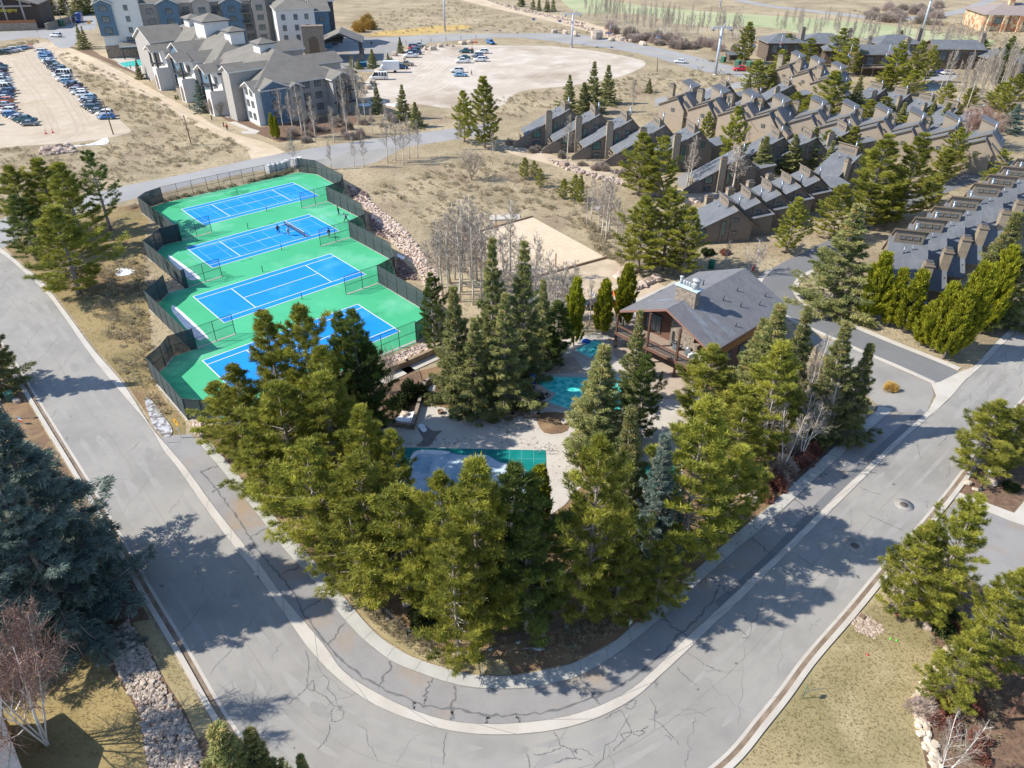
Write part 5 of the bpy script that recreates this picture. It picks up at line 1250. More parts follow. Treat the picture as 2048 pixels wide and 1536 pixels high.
def house(proto, x, y, az, label, group, s=1.0, z=1.0, zoff=0):
    if proto.name in USED: o = copy_tree(proto)
    else: o = proto; USED.add(proto.name)
    o.location = (x, y, zoff); o.rotation_euler = (0, 0, math.radians(az)); o.scale = (s, s, s * z)
    return tag(o, label, "townhouse", group)
NUM = ["first", "second", "third", "fourth", "fifth", "sixth", "seventh", "eighth", "ninth", "tenth"]
# row A: brown end walls facing the meadow
ax, ay = 3.4, 179.2
for i in range(5):
    house(TA, ax + 6.75 * i, ay - 4.75 * i, 9, "brown shed-roofed townhouse facing the meadow, %s from the left big pines" % NUM[i], "townhouses along the meadow")
# row D: nearest slate roofs behind the clubhouse, chimneys on their far eave
for i in range(5):
    house(TD, 31.0 + 4.95 * i, 120.4 + 4.15 * i, 9, "grey-brown stepped condo with clerestory behind the clubhouse, %s from its dark end wall" % NUM[i], "stepped condos behind the clubhouse", .86, .84)
# row E: slate roofs with leaning chimneys on the right
for i in range(9):
    gap = 1.6 if i > 3 else 0
    p = Vector((63.9 - 5.2 + 5.15 * i + gap * 1.3, 100.4 - 3.6 + 4.75 * i + gap * 1.2, 0))
    house(TE, p.x + .1, p.y - 3.4, 73, "slate-roofed condo with tan chimney and clerestory on the right, %s from the front" % NUM[i], "slate-roofed condos on the right")
# rows B and C: sunlit tan end walls
for i, (px, py) in enumerate(((44.4, 197.3), (50.9, 191.5), (57.4, 186.4), (63.6, 182.0))):
    house(TB, px - 6.2, py + 3.2, -40, "tan townhouse with steep dark roofs in the rear court, %s from the left" % NUM[i], "tan steep-roofed townhouses")
for i in range(7):
    px, py = 66.0 + 6.3 * i, 184.5 - 3.7 * i - (0)
    if i == 0: continue
    house(TB, px - 6.2, py + 1.2, -33, "tan steep-roofed townhouse in the long sunlit row, %s from its left end" % NUM[i - 1], "tan townhouses of the long row")
# further pieces of the quarter
def at(px, py, z=0): g = G(px, py, z); return g.x, g.y
for i, (px, py) in enumerate(((1392, 228), (1452, 252), (1516, 226))):
    house(TA, *at(px, py), 8, "brown shed-roofed townhouse in the back row beside the side street, %s from the left" % NUM[i], "townhouses by the side street", .85)
for i, (px, py) in enumerate(((1536, 178), (1572, 190), (1612, 204))):
    house(TB, *at(px, py), -40, "tan townhouse in the small back terrace near the red pickup, %s from the left" % NUM[i], "townhouses of the back terrace")
for i, (px, py) in enumerate(((1716, 234), (1764, 246), (1812, 262), (1862, 276), (1912, 290))):
    house(TA, *at(px, py), 28, "brown gabled townhouse before the birches and pond, %s from the left" % NUM[i], "townhouses before the pond", .8)
for i, (px, py) in enumerate(((1395, 385), (1476, 345), (1540, 345), (1610, 330), (1650, 395))):
    house(TA, *at(px, py), 6 if i < 4 else 35, "grey shed-roofed townhouse in the middle court among spruces, %s from the left" % NUM[i], "townhouses of the middle court", .88)

# ---- clubhouse: gable front with a timber deck, stone chimney on the ridge
PL, PR_, RK = G(1239, 621, 5.5), G(1424, 706, 5.5), None
ang = math.atan2(PR_.y - PL.y, PR_.x - PL.x)                 # front edge direction (left to right)
Wc_ = (PR_ - PL).length; Dc = 17.0
club = empty("clubhouse", (PL.x, PL.y, 0), ang, "dark shingled clubhouse with a timber deck and a stone chimney", "clubhouse")
hw = Wc_ / 2
cp = [(.6, 2.9), (Wc_ - .6, 2.9), (Wc_ - .6, Dc), (.6, Dc)]; sl_ = 0.43
cpl = [(sl_, 0, 5.5), (-sl_, 0, 5.5 + sl_ * Wc_)]
m = MB(); walls(m, cp, cpl, 0, wood_m); m.build("wall", club)
m = MB(); roof(m, [(0.1, 0.1), (Wc_ - .1, .1), (Wc_ - .1, Dc + .6), (.1, Dc + .6)], cpl, .1, club_roof_m, .32, plain("brown_fascia", (.30, .165, .13), .7)); m.build("roof", club)
m = MB(); m.box(hw - .4, hw + 3.2, 2.2, 2.9, 2.55, 7.2, stone_m); m.box(hw + 2.6, hw + 4.0, 1.9, 2.6, 2.55, 4.2, stone_m); m.build("stone_hearth_wall", club)
m = MB(); m.box(hw - 1.4, hw + 1.6, 3.6, 4.6, 7, 10.2, stone_m); ch_ = m.build("chimney", club)
m = MB(); m.box(hw - 1.6, hw + 1.8, 3.45, 4.75, 10.2, 10.38, plain("pale_metal_cap", (.55, .66, .72), .4)); m.build("cap", ch_)
for i, (x, r, h) in enumerate(((-1.1, .2, .9), (-.6, .16, .5), (-.2, .16, .5), (.2, .16, .5), (.6, .16, .45), (1.1, .42, 1.2))):
    m = MB(); m.tube([(hw + x, 4.1, 10.38), (hw + x, 4.1, 10.38 + h)], r, plain("grey_flue", (.45, .46, .46), .5), 10); m.tube([(hw + x, 4.1, 10.3 + h), (hw + x, 4.1, 10.45 + h)], r * 1.35, MATS["grey_flue"], 10); m.build("flue", ch_)
m = MB(); m.box(0, Wc_, -.6, 2.9, 2.2, 2.5, surf("grey_deck_boards", [(.33, .26, .21), ((.26, .2, .16), 2, .4, .7)], .9, False)); m.build("deck", club)
m = MB()
for x in (0.05, Wc_ * .36, Wc_ * .68, Wc_ - .3): m.box(x, x + .25, -.55, -.3, 0, roof_z(cpl, x, 0) - .35, wood_m)
m.box(0, Wc_, -.5, -.3, 3.42, 3.56, wood_m); m.box(0, Wc_, -.66, -.6, 2.15, 2.55, wood_m)
m.build("deck_post", club)
m = MB()
for i in range(60): m.box(Wc_ * i / 60 + .05, Wc_ * i / 60 + .11, -.43, -.37, 2.5, 3.42, dark_m)
m.build("balustrade", club)['kind'] = 'stuff'
window(club, 3.6, 2.9, 4.2, S_, 2.6, 2.6, darkwin_m, glass_m, 2); window(club, hw + 5, 2.9, 3.8, S_, 1.2, 1.8, orange_wood, glass_m, 0)
m = MB(); m.box(Wc_ - .58, Wc_ - .5, 3, Dc, 3.6, 4.5, orange_wood); m.build("timber_band", club)
for i in range(4): window(club, Wc_ - .6, 5 + i * 3.3, 2.6, E0, 1.6, 1.3, darkwin_m, glass_m, 1)
for (x, y, h) in ((hw + 2.4, 9, .7), (hw + 4.2, 10.5, .7), (hw + 2.2, 12.5, .6), (hw + 5.2, 13.5, .6), (hw + 6.0, 6.8, .5), (hw - 1.5, 10, .8), (hw + 4.6, 15.8, .6)):
    z = roof_z(cpl, x, y); m = MB(); m.tube([(x, y, z - .1), (x, y, z + h)], .09, dark_m, 6); m.build("vent_pipe", club)
st_m, stn, stb = _new("pale_streak")  # patchy pale blue-grey streaks laid over the slopes, widening down from the chimney
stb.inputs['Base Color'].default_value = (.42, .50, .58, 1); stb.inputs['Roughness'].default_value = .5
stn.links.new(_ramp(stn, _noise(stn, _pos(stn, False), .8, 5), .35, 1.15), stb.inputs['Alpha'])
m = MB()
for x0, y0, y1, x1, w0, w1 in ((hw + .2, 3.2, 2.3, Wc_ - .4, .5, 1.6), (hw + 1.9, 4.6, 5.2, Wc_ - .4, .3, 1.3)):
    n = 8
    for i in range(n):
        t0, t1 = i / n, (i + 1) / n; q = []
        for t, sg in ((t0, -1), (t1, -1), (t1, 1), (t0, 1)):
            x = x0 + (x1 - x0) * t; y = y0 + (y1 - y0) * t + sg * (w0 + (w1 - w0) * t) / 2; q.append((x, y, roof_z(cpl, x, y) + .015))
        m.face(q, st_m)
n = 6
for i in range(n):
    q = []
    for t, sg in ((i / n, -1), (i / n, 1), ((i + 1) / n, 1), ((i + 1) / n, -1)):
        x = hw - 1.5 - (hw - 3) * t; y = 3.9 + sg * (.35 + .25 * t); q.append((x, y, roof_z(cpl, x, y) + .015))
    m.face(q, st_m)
m.build("roof_streak", club)
def on_club(x, y, z): return club.matrix_basis @ Vector((x, y, z)) if False else Vector((PL.x + math.cos(ang) * x - math.sin(ang) * y, PL.y + math.sin(ang) * x + math.cos(ang) * y, z))

# ---- the big lodge: local x runs along its right end, y along the dirt road side
LO = Vector((-66.4, 196.2, 0)); LA = math.radians(41.5)
lodge = empty("lodge", LO, LA, "long grey and blue three storey lodge beside the dirt road", "lodge")
lw, lr = MB(), MB()
SL = .46
def wing(x0, x1, y0, y1, ez, kind, mat, over=.7, z0=0, sl=SL, skip=()):
    P = [(x0, y0), (x1, y0), (x1, y1), (x0, y1)]
    cx, cy = (x0 + x1) / 2, (y0 + y1) / 2
    px_ = [(sl, 0, ez - sl * x0), (-sl, 0, ez + sl * x1)]; py_ = [(0, sl, ez - sl * y0), (0, -sl, ez + sl * y1)]
    pls = {"hip": px_ + py_, "gx": py_, "gy": px_, "hipy0": px_ + py_[:1], "hipx0": py_ + px_[:1], "gx_hip1": py_ + px_[1:]}[kind]
    walls(lw, P, pls, z0, mat, skip); roof(lr, P, pls, over, lodge_roof_m, .3, white_stucco)
    return pls
wing(1.2, 26, 1.2, 40, 9.6, "hip", grey_stucco)
wing(2.2, 25, 30, 62, 10.6, "hip", grey_stucco)
wing(2.2, 24, 52, 84, 10.8, "hip", grey_stucco)
# projecting bays along the road side (they face -x)
wing(0, 12, 0, 7.0, 8.9, "gx", white_stucco)
wing(-2.6, 9, 8.0, 12.4, 12.6, "gx", grey_stucco, .5)
wing(-1.6, 10, 16.5, 23.5, 10.6, "gx", white_stucco)
wing(-.6, 9, 27, 33.5, 10.0, "hipx0", blue_siding)
wing(-1.2, 10, 36.5, 44, 11.0, "gx", white_stucco)
wing(-.4, 10, 47.5, 55, 12.2, "gx", blue_siding)
wing(-1.6, 8, 57, 62.5, 11.2, "gx", white_stucco)
wing(-2.4, 9, 66, 80, 12.6, "gx", grey_stucco, .5)
wing(1, 8, 80, 86, 13.2, "gx", white_stucco, .5)
# right end wall: blue gable, small gable, balcony tower
wing(1.6, 8.4, -.6, 8, 9.2, "gy", blue_siding, .5)
wing(9.2, 13.0, -.9, 5, 8.6, "gy", grey_stucco, .5)
wing(21.2, 27.2, -2.4, 7, 9.4, "gy", grey_stucco, .6)
wing(26, 33, 5, 13, 7.2, "gx", grey_stucco)
wing(24, 40, 26, 34, 8.2, "gx", grey_stucco)
wing(24, 38, 46, 54, 9.4, "gx", grey_stucco)
# roof cupolas
for (x, y, s2, zz) in ((13, 19, 2.1, 16.9), (13.5, 39, 2.1, 17.6), (13.5, 55, 3.8, 18.8), (13.5, 70, 2.1, 17.8)):
    P = [(x - s2, y - s2), (x + s2, y - s2), (x + s2, y + s2), (x - s2, y + s2)]; k = .4
    pls = [(k, 0, zz - k * (x - s2)), (-k, 0, zz + k * (x + s2)), (0, k, zz - k * (y - s2)), (0, -k, zz + k * (y + s2))]
    walls(lw, P, pls, 12, white_stucco); roof(lr, P, pls, .7, lodge_roof_m, .25, dark_m)
# white arch bases with dark openings, posts and balconies
for y0, y1 in ((16.5, 23.5), (36.5, 44), (57, 62.5)):
    lw.box(-5.2, -1.6, y0 + .2, y0 + 3.4, 0, 6.4, white_stucco)
    lw.box(-5.0, -1.6, y0 + 3.4, y1, 0, 3.0, stone_m)
    for yy in (y0 + .4, y1 - .5):
        lw.box(-4.6, -4.1, yy, yy + .5, 3.0, 11.4, dark_m)
lw.build("wall", lodge); lr.build("roof", lodge)
am = MB()
for y0, y1 in ((16.5, 23.5), (36.5, 44), (57, 62.5)):
    pts = [(-5.23, y0 + 1.0, 0.2)] + [(-5.23, y0 + 1.9 - .9 * math.cos(t), 3.3 + 1.2 * math.sin(t)) for t in np.linspace(0, math.pi, 9)] + [(-5.23, y0 + 2.8, .2)]
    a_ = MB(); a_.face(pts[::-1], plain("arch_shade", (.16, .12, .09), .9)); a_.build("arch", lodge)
    r_ = MB(); P = [(-5.4, y0 + .2), (-1.5, y0 + .2), (-1.5, y1), (-5.4, y1)]
    mid = (y0 + .2 + y1) / 2; roof(r_, P, [(0, .46, 11.3 - .46 * (y0 + .2)), (0, -.46, 11.3 + .46 * y1)], .4, lodge_roof_m, .3, white_stucco); r_.build("porch_roof", lodge)
    for zz in (3.6, 7.2):
        b_ = MB(); b_.box(-4.7, -1.6, y0 + 3.5, y1, zz - .25, zz, dark_m); b_.box(-4.72, -4.66, y0 + 3.5, y1, zz + .9, zz + 1.0, dark_m)
        for q in range(12): yv = y0 + 3.6 + (y1 - y0 - 3.7) * q / 11; b_.box(-4.71, -4.67, yv, yv + .04, zz, zz + .9, dark_m)
        b_.build("balcony", lodge)
for y0, hts, x in ((2.2, (2, 5, 7.9), 0), (4.9, (2, 5, 7.9), 0), (30.2, (2, 5, 8), -.6), (50, (2.2, 5.2, 8.4), -.4), (52.6, (2.2, 5.2, 8.4), -.4), (20, (4.6, 8.4), -1.6), (40, (4.6, 8.4), -1.6), (25, (2, 5, 8), 1.2), (35, (2, 5, 8), 1.2), (46, (2, 5, 8), 2.2)):
    for z in hts: window(lodge, x, y0, z, W_, 1.5, 1.7, darkwin_m, glass_m, 1)
for x, hts, y in ((5, (2, 5, 8), -.6), (11, (5, 8), -.9), (15.2, (2, 5, 8), 1.2), (18.6, (2, 5, 8), 1.2)):
    for z in hts: window(lodge, x, y, z, S_, 1.9, 1.7, darkwin_m, glass_m, 1)
for zz in (3.2, 6.2):                                          # balcony tower on the right end
    b_ = MB(); b_.box(21.0, 27.4, -4.2, -2.4, zz - .25, zz, dark_m); b_.box(21.0, 27.4, -4.2, -4.12, zz + .9, zz + 1.0, dark_m)
    for q in range(14): b_.box(21.1 + q * .47, 21.15 + q * .47, -4.18, -4.13, zz, zz + .9, dark_m)
    b_.build("balcony", lodge)
    window(lodge, 22.9, -2.4, zz + 1.3, S_, 1.8, 2.2, darkwin_m, glass_m, 1); window(lodge, 25.6, -2.4, zz + 1.3, S_, 1.8, 2.2, darkwin_m, glass_m, 1)
for x in (21.1, 27.0):
    b_ = MB(); b_.box(x, x + .35, -4.2, -3.85, 0, 9.4, dark_m); b_.build("balcony_post", lodge)

# ---- tall lodge behind, with the white corner tower and the right-hand pavilion
TO = Vector((-147.6, 286.5, 0)); TA_ = math.radians(22)
tall = empty("lodge", TO, TA_, "taller five storey blue, white and grey lodge behind the long one", "lodge")
lw, lr = MB(), MB()
wing(0, 14, 0, 16, 19.0, "gy", white_stucco)
wing(-.5, 5.2, -.7, 6, 18.0, "gy", blue_siding, .7, 7.5)
wing(14, 64, 5, 22, 17.2, "gx", grey_stucco)
wing(20, 27, 2.5, 10, 17.0, "gy", blue_siding)
wing(32, 38, 1.5, 10, 17.4, "gy", grey_stucco)
wing(42, 49, 2.5, 10, 16.6, "gy", blue_siding)
wing(53, 58, 2.5, 10, 17.4, "gy", grey_stucco)
wing(60, 74, -10, 20, 15.2, "hip", white_stucco)
wing(74, 80, -6, 8, 13.6, "gx", blue_siding)
wing(78, 83, 0, 12, 16.2, "gx", dark_m)
wing(5, 12.5, -4.5, 0, 4.6, "gx", dark_m, .4, 3.4)
for x in (5.2, 12.0): lw.box(x, x + .4, -4.4, -4.0, 0, 4.4, dark_m)
lw.box(-.25, 14.2, -.25, 0, 0, 4.2, stone_m)
lw.build("wall", tall); lr.build("roof", tall)
for z in (9.2, 12.8, 16.4): window(tall, 2.4, -.7, z, S_, 2.4, 1.9, darkwin_m, glass_m, 1)
for z in (9.0, 12.6, 16.2): window(tall, 9.6, 0, z, S_, 1.3, 1.8, darkwin_m, glass_m, 0)
window(tall, 9.8, -.25, 5.6, S_, 4.6, 2.4, darkwin_m, glass_m, 2)
for x, y in ((17, 5), (23.5, 2.5), (29.5, 5), (35, 1.5), (40, 5), (45.5, 2.5), (51, 5), (55.5, 2.5)):
    for z in (4, 7.4, 10.8, 14.2): window(tall, x, y, z, S_, 2.3, 1.9, darkwin_m, glass_m, 1)
for x in (62.5, 67, 71):
    for z in (5, 8.4, 12): window(tall, x, -10, z, S_, 1.4, 1.9, darkwin_m, glass_m, 0)
for z in (7, 10.4): window(tall, 77, -6, z, S_, 1.6, 1.8, darkwin_m, glass_m, 1)
for x0 in (29, 38.8, 50):
    for zz in (9.5, 13):
        b_ = MB(); b_.box(x0 - 1.4, x0 + 1.6, 2.2, 4.9, zz - .25, zz, dark_m); b_.box(x0 - 1.4, x0 + 1.6, 2.2, 2.28, zz + .85, zz + 1, dark_m)
        for q in range(8): b_.box(x0 - 1.3 + q * .4, x0 - 1.25 + q * .4, 2.2, 2.26, zz, zz + .85, dark_m)
        b_.build("balcony", tall)

# ---- stone gate tower and timber entrance canopy in the forecourt
q = G(633, 126)
gt = empty("gate_tower", (q.x, q.y, 0), math.radians(12), "grey stone tower with a tall arch at the lodge entrance", "tower")
m = MB(); m.box(-3.6, 3.6, 0, 3, 0, 11.6, stone_m); m.box(-3.8, 3.8, -.2, 3.2, 11.6, 12.0, trim_m); m.build("wall", gt)
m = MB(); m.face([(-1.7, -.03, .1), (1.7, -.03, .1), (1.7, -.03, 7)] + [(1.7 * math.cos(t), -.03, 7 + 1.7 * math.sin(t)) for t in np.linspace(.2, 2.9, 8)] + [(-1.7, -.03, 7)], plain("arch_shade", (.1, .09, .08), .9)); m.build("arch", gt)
q = G(676, 122)
cn = empty("entrance_canopy", (q.x, q.y, 0), math.radians(8), "dark timber gabled entrance canopy on posts over the lodge drive", "canopy")
m = MB(); P = [(-6, 0), (9, 0), (9, 13), (-6, 13)]; cpl2 = [(.42, 0, 6.2 + .42 * 6), (-.42, 0, 6.2 + .42 * 9)]; roof(m, P, cpl2, .5, lodge_roof_m, .5, dark_m)
P = [(-9, 3), (2, 3), (2, 11), (-9, 11)]; roof(m, P, [(0, .42, 6.0 - .42 * 3), (0, -.42, 6.0 + .42 * 11)], .3, lodge_roof_m, .4, dark_m); m.build("roof", cn)
for x in (-5.4, 8.2):
    for y in (.6, 12):
        m = MB(); m.box(x - .3, x + .3, y - .3, y + .3, 2.2, 6.6, dark_m); p_ = m.build("post", cn)
        m = MB(); m.box(x - .8, x + .8, y - .8, y + .8, 0, 2.2, stone_m); m.build("plinth", p_)
m = MB(); m.tube([(-5.4, .4, 6)] + [(-5.4 + 13.6 * t, .4, 6 + 2.2 * math.sin(math.pi * t)) for t in np.linspace(.1, .9, 8)] + [(8.2, .4, 6)], .22, dark_m, 6); m.build("arch_brace", cn)

# ---- dark cabins by the golf course and the far orange-tiled lodge
def cabin(px, py, az, w, d, ez, label, hip=False, group="dark cabins by the golf course", deck=False, mat=None, rm=None, cat="cabin", sl=.42):
    q = G(px, py); o = empty("cabin" if cat == "cabin" else "house", (q.x, q.y, 0), math.radians(az), label, cat, group)
    P = [(0, 0), (w, 0), (w, d), (0, d)]
    pls = [(0, sl, ez), (0, -sl, ez + sl * d)] + ([(sl, 0, ez), (-sl, 0, ez + sl * w)] if hip else [])
    m = MB(); walls(m, P, pls, 0, mat or plain("cabin_boards", (.135, .105, .08), .9)); m.build("wall", o)
    m = MB(); roof(m, P, pls, .9, rm or slate_m); m.build("roof", o)
    chimney(o, w - .2, w + 1.2, d * .3, d * .3 + 1.6, 0, ez + 4.2, stone_m)
    for i in range(3): window(o, w * (i + .6) / 3.2, 0, ez * .62, S_, w * .16, ez * .42, darkwin_m, glass_m, 1)
    if deck:
        m = MB(); m.box(-.5, w + .5, -3, 0, ez * .38, ez * .38 + .3, trim_m); m.box(-.5, w + .5, -3, -2.9, ez * .38 + 1.1, ez * .38 + 1.25, trim_m)
        for i in range(5): m.box(-.4 + i * w / 4, -.2 + i * w / 4, -2.9, -2.7, 0, ez * .38 + 1.2, trim_m)
        m.build("deck", o)
    return o
cabin(1532, 122, 5, 13, 10, 6.5, "dark cabin behind the tall pine at the highway end", True)
cabin(1600, 118, -8, 16, 11, 6, "dark cabin with a pale slate hip roof left of centre", True)
cabin(1646, 128, -12, 14, 10, 5, "slate-roofed cabin half hidden by pines in the cabin row", True)
cabin(1716, 150, 0, 15, 9, 7, "brown cabin with a raised front deck", False, deck=True)
cabin(1752, 118, 5, 16, 10, 5.5, "slate-roofed cabin behind the raised deck cabin", True)
cabin(1860, 138, -2, 16, 9, 7, "dark cabin with a broad stone chimney by the parked cars", False)
cabin(1978, 148, 8, 14, 11, 5, "slate hip-roofed cabin at the right by the dark pines", True)
cabin(2024, 158, 0, 14, 9, 5, "slate-roofed cabin at the right picture edge", False)
cabin(1458, 122, 10, 5, 3.5, 2.4, "tiny grey shed beside the tall highway pine", False, None, False, None, None, "shed", .25)
o = cabin(1962, 62, -6, 40, 22, 7, "wide brown-roofed villa with orange stone piers in the top right corner", True, None, False, surf("orange_sandstone", [(.42, .20, .11), ((.55, .44, .28), .5, .45, .5, 2)], .9, False), surf("brown_tile", [(.30, .25, .23), ((.25, .21, .2), .8, .4, .7)], .9, False), "house", .32)
for (x, y) in ((12, 8), (26, 12), (31, 9)): chimney(o, x, x + 2.2, y, y + 2.2, 8, 14.5, surf("orange_sandstone", []) if "orange_sandstone" in MATS else stone_m)
for i in range(6):
    m = MB(); m.box(1 + i * 6.6, 2.8 + i * 6.6, -1.4, -.2, 0, 6.6, MATS["orange_sandstone"]); m.build("pier", o)
# condo on the right picture edge (bottom corner) and the roof corner at bottom left
q = G(2010, 1440)
dk = empty("timber_deck", (q.x, q.y, 0), math.radians(-52), "white-railed timber deck of a house cut by the right picture edge", "deck")
m = MB(); m.box(0, 9, 0, 6, 2.6, 2.8, surf("pale_deck_boards", [(.52, .42, .28), ((.44, .35, .23), 3, .4, .7)], .9, False)); m.build("floor", dk)
m = MB()
for x in (0, 3, 6, 8.9): m.box(x, x + .18, 0, .18, 0, 5.4, wood_m)
m.box(0, 9, 0, .14, 3.7, 3.85, wood_m); m.box(0, 9, -.05, .0, 2.4, 2.85, wood_m); m.build("post", dk)
m = MB()
for i in range(45): m.box(.1 + .2 * i, .14 + .2 * i, .04, .1, 2.8, 3.7, dark_m)
m.build("baluster", dk)['kind'] = 'stuff'
m = MB(); roof(m, [(-.5, -.5), (9.5, -.5), (9.5, 7), (-.5, 7)], [(0, .4, 5.6)], .3, slate_m); 
q = G(-6, 1512)
hl_ = empty("house", (q.x, q.y, 0), math.radians(40), "grey shingled roof corner with a cedar gable at the bottom left edge", "house")
P = [(-9, -6), (1.2, -6), (1.2, 2.0), (-9, 2.0)]; pl_ = [(0, .45, 3.2 + 2.0), (0, -.45, 3.2 + .9)]
m = MB(); walls(m, P, pl_, 0, surf("cedar_boards", [(.30, .16, .06), ((.23, .12, .045), 2, .4, .7)], .8, False)); m.build("wall", hl_)
m = MB(); roof(m, P, pl_, .5, slate_m); m.build("roof", hl_)
# street-corner building with trusses at top left
q = G(-10, 58)
st = empty("restaurant", (q.x, q.y, 0), math.radians(14), "timber-truss restaurant front with a lit yellow sign at the top left", "restaurant")
P = [(-30, 0), (20, 0), (20, 18), (-30, 18)]
m = MB(); walls(m, P, [(.3, 0, 16 - .3 * 0), (-.3, 0, 16)], 0, plain("umber_boards", (.10, .08, .07), .9)); m.build("wall", st)
m = MB(); roof(m, P, [(.3, 0, 16), (-.3, 0, 16)], [3, 1, 1, 1], lodge_roof_m, .4); m.build("roof", st)
m = MB(); tr = plain("truss_timber", (.42, .37, .33), .8)
for x in (-14, -7, 0, 7, 14): m.tube([(x, -2.6, 0), (x, -2.6, 15.5 - .3 * abs(x))], .4, tr, 6)
m.tube([(-24, -2.6, 8.2), (0, -2.6, 15.6), (18, -2.6, 10)], .4, tr, 6); m.tube([(-20, -2.6, 9), (18, -2.6, 9)], .4, tr, 6)
for x in (-7, 7): m.tube([(x, -2.6, 9), (0, -2.6, 13.5)], .3, tr, 6)
m.build("truss", st)
m = MB(); m.box(-22, 19, -7, -6.4, 0, 3, stone_m); m.box(-22, 19, -6.9, -6.6, 3, 4, plain("rust_rail", (.33, .13, .05), .7)); m.build("terrace_wall", st)
# ================================================================== VEHICLES
tyre_m = plain("tyre_rubber", (0.02, 0.02, 0.02), 0.8); rim_m = plain("alloy_rim", (0.45, 0.46, 0.47), 0.35, 0.7)
cglass_m = glassy("car_glass", (0.018, 0.03, 0.045), 0.06); black_m = plain("black_plastic", (0.025, 0.025, 0.028), 0.5)
lamp_w = plain("headlight_lens", (0.75, 0.77, 0.78), 0.15); lamp_r = plain("taillight_lens", (0.42, 0.02, 0.02), 0.2)
body_slot = paint("paint_white", (0.74, 0.75, 0.76))
CARC = {"white": (0.74, 0.75, 0.76), "silver": (0.42, 0.44, 0.46), "grey": (0.17, 0.18, 0.19), "black": (0.022, 0.024, 0.028), "dark blue": (0.02, 0.05, 0.13), "blue": (0.02, 0.13, 0.36), "light blue": (0.16, 0.34, 0.52), "teal": (0.02, 0.085, 0.095), "dark green": (0.03, 0.06, 0.05), "maroon": (0.16, 0.02, 0.035), "red": (0.55, 0.02, 0.025), "orange": (0.55, 0.15, 0.04), "tan": (0.33, 0.26, 0.18), "purple": (0.07, 0.05, 0.24)}
def loft(mb, st, mat, smooth=True):
    """st: rings of equal length"""
    n = len(st[0]); vs = [p for r in st for p in r]; fs = []
    for i in range(len(st) - 1):
        for k in range(n):
            fs.append((i * n + k, i * n + (k + 1) % n, (i + 1) * n + (k + 1) % n, (i + 1) * n + k))
    fs.append(tuple(range(n - 1, -1, -1))); m = (len(st) - 1) * n; fs.append(tuple(range(m, m + n)))
    mb.mesh(vs, fs, mat, smooth)
def ring(x, w, zb, zt):
    return [(x, -w * .86, zb), (x, w * .86, zb), (x, w, zb + .16), (x, w, zt - .16), (x, w * .9, zt), (x, -w * .9, zt), (x, -w, zt - .16), (x, -w, zb + .16)]
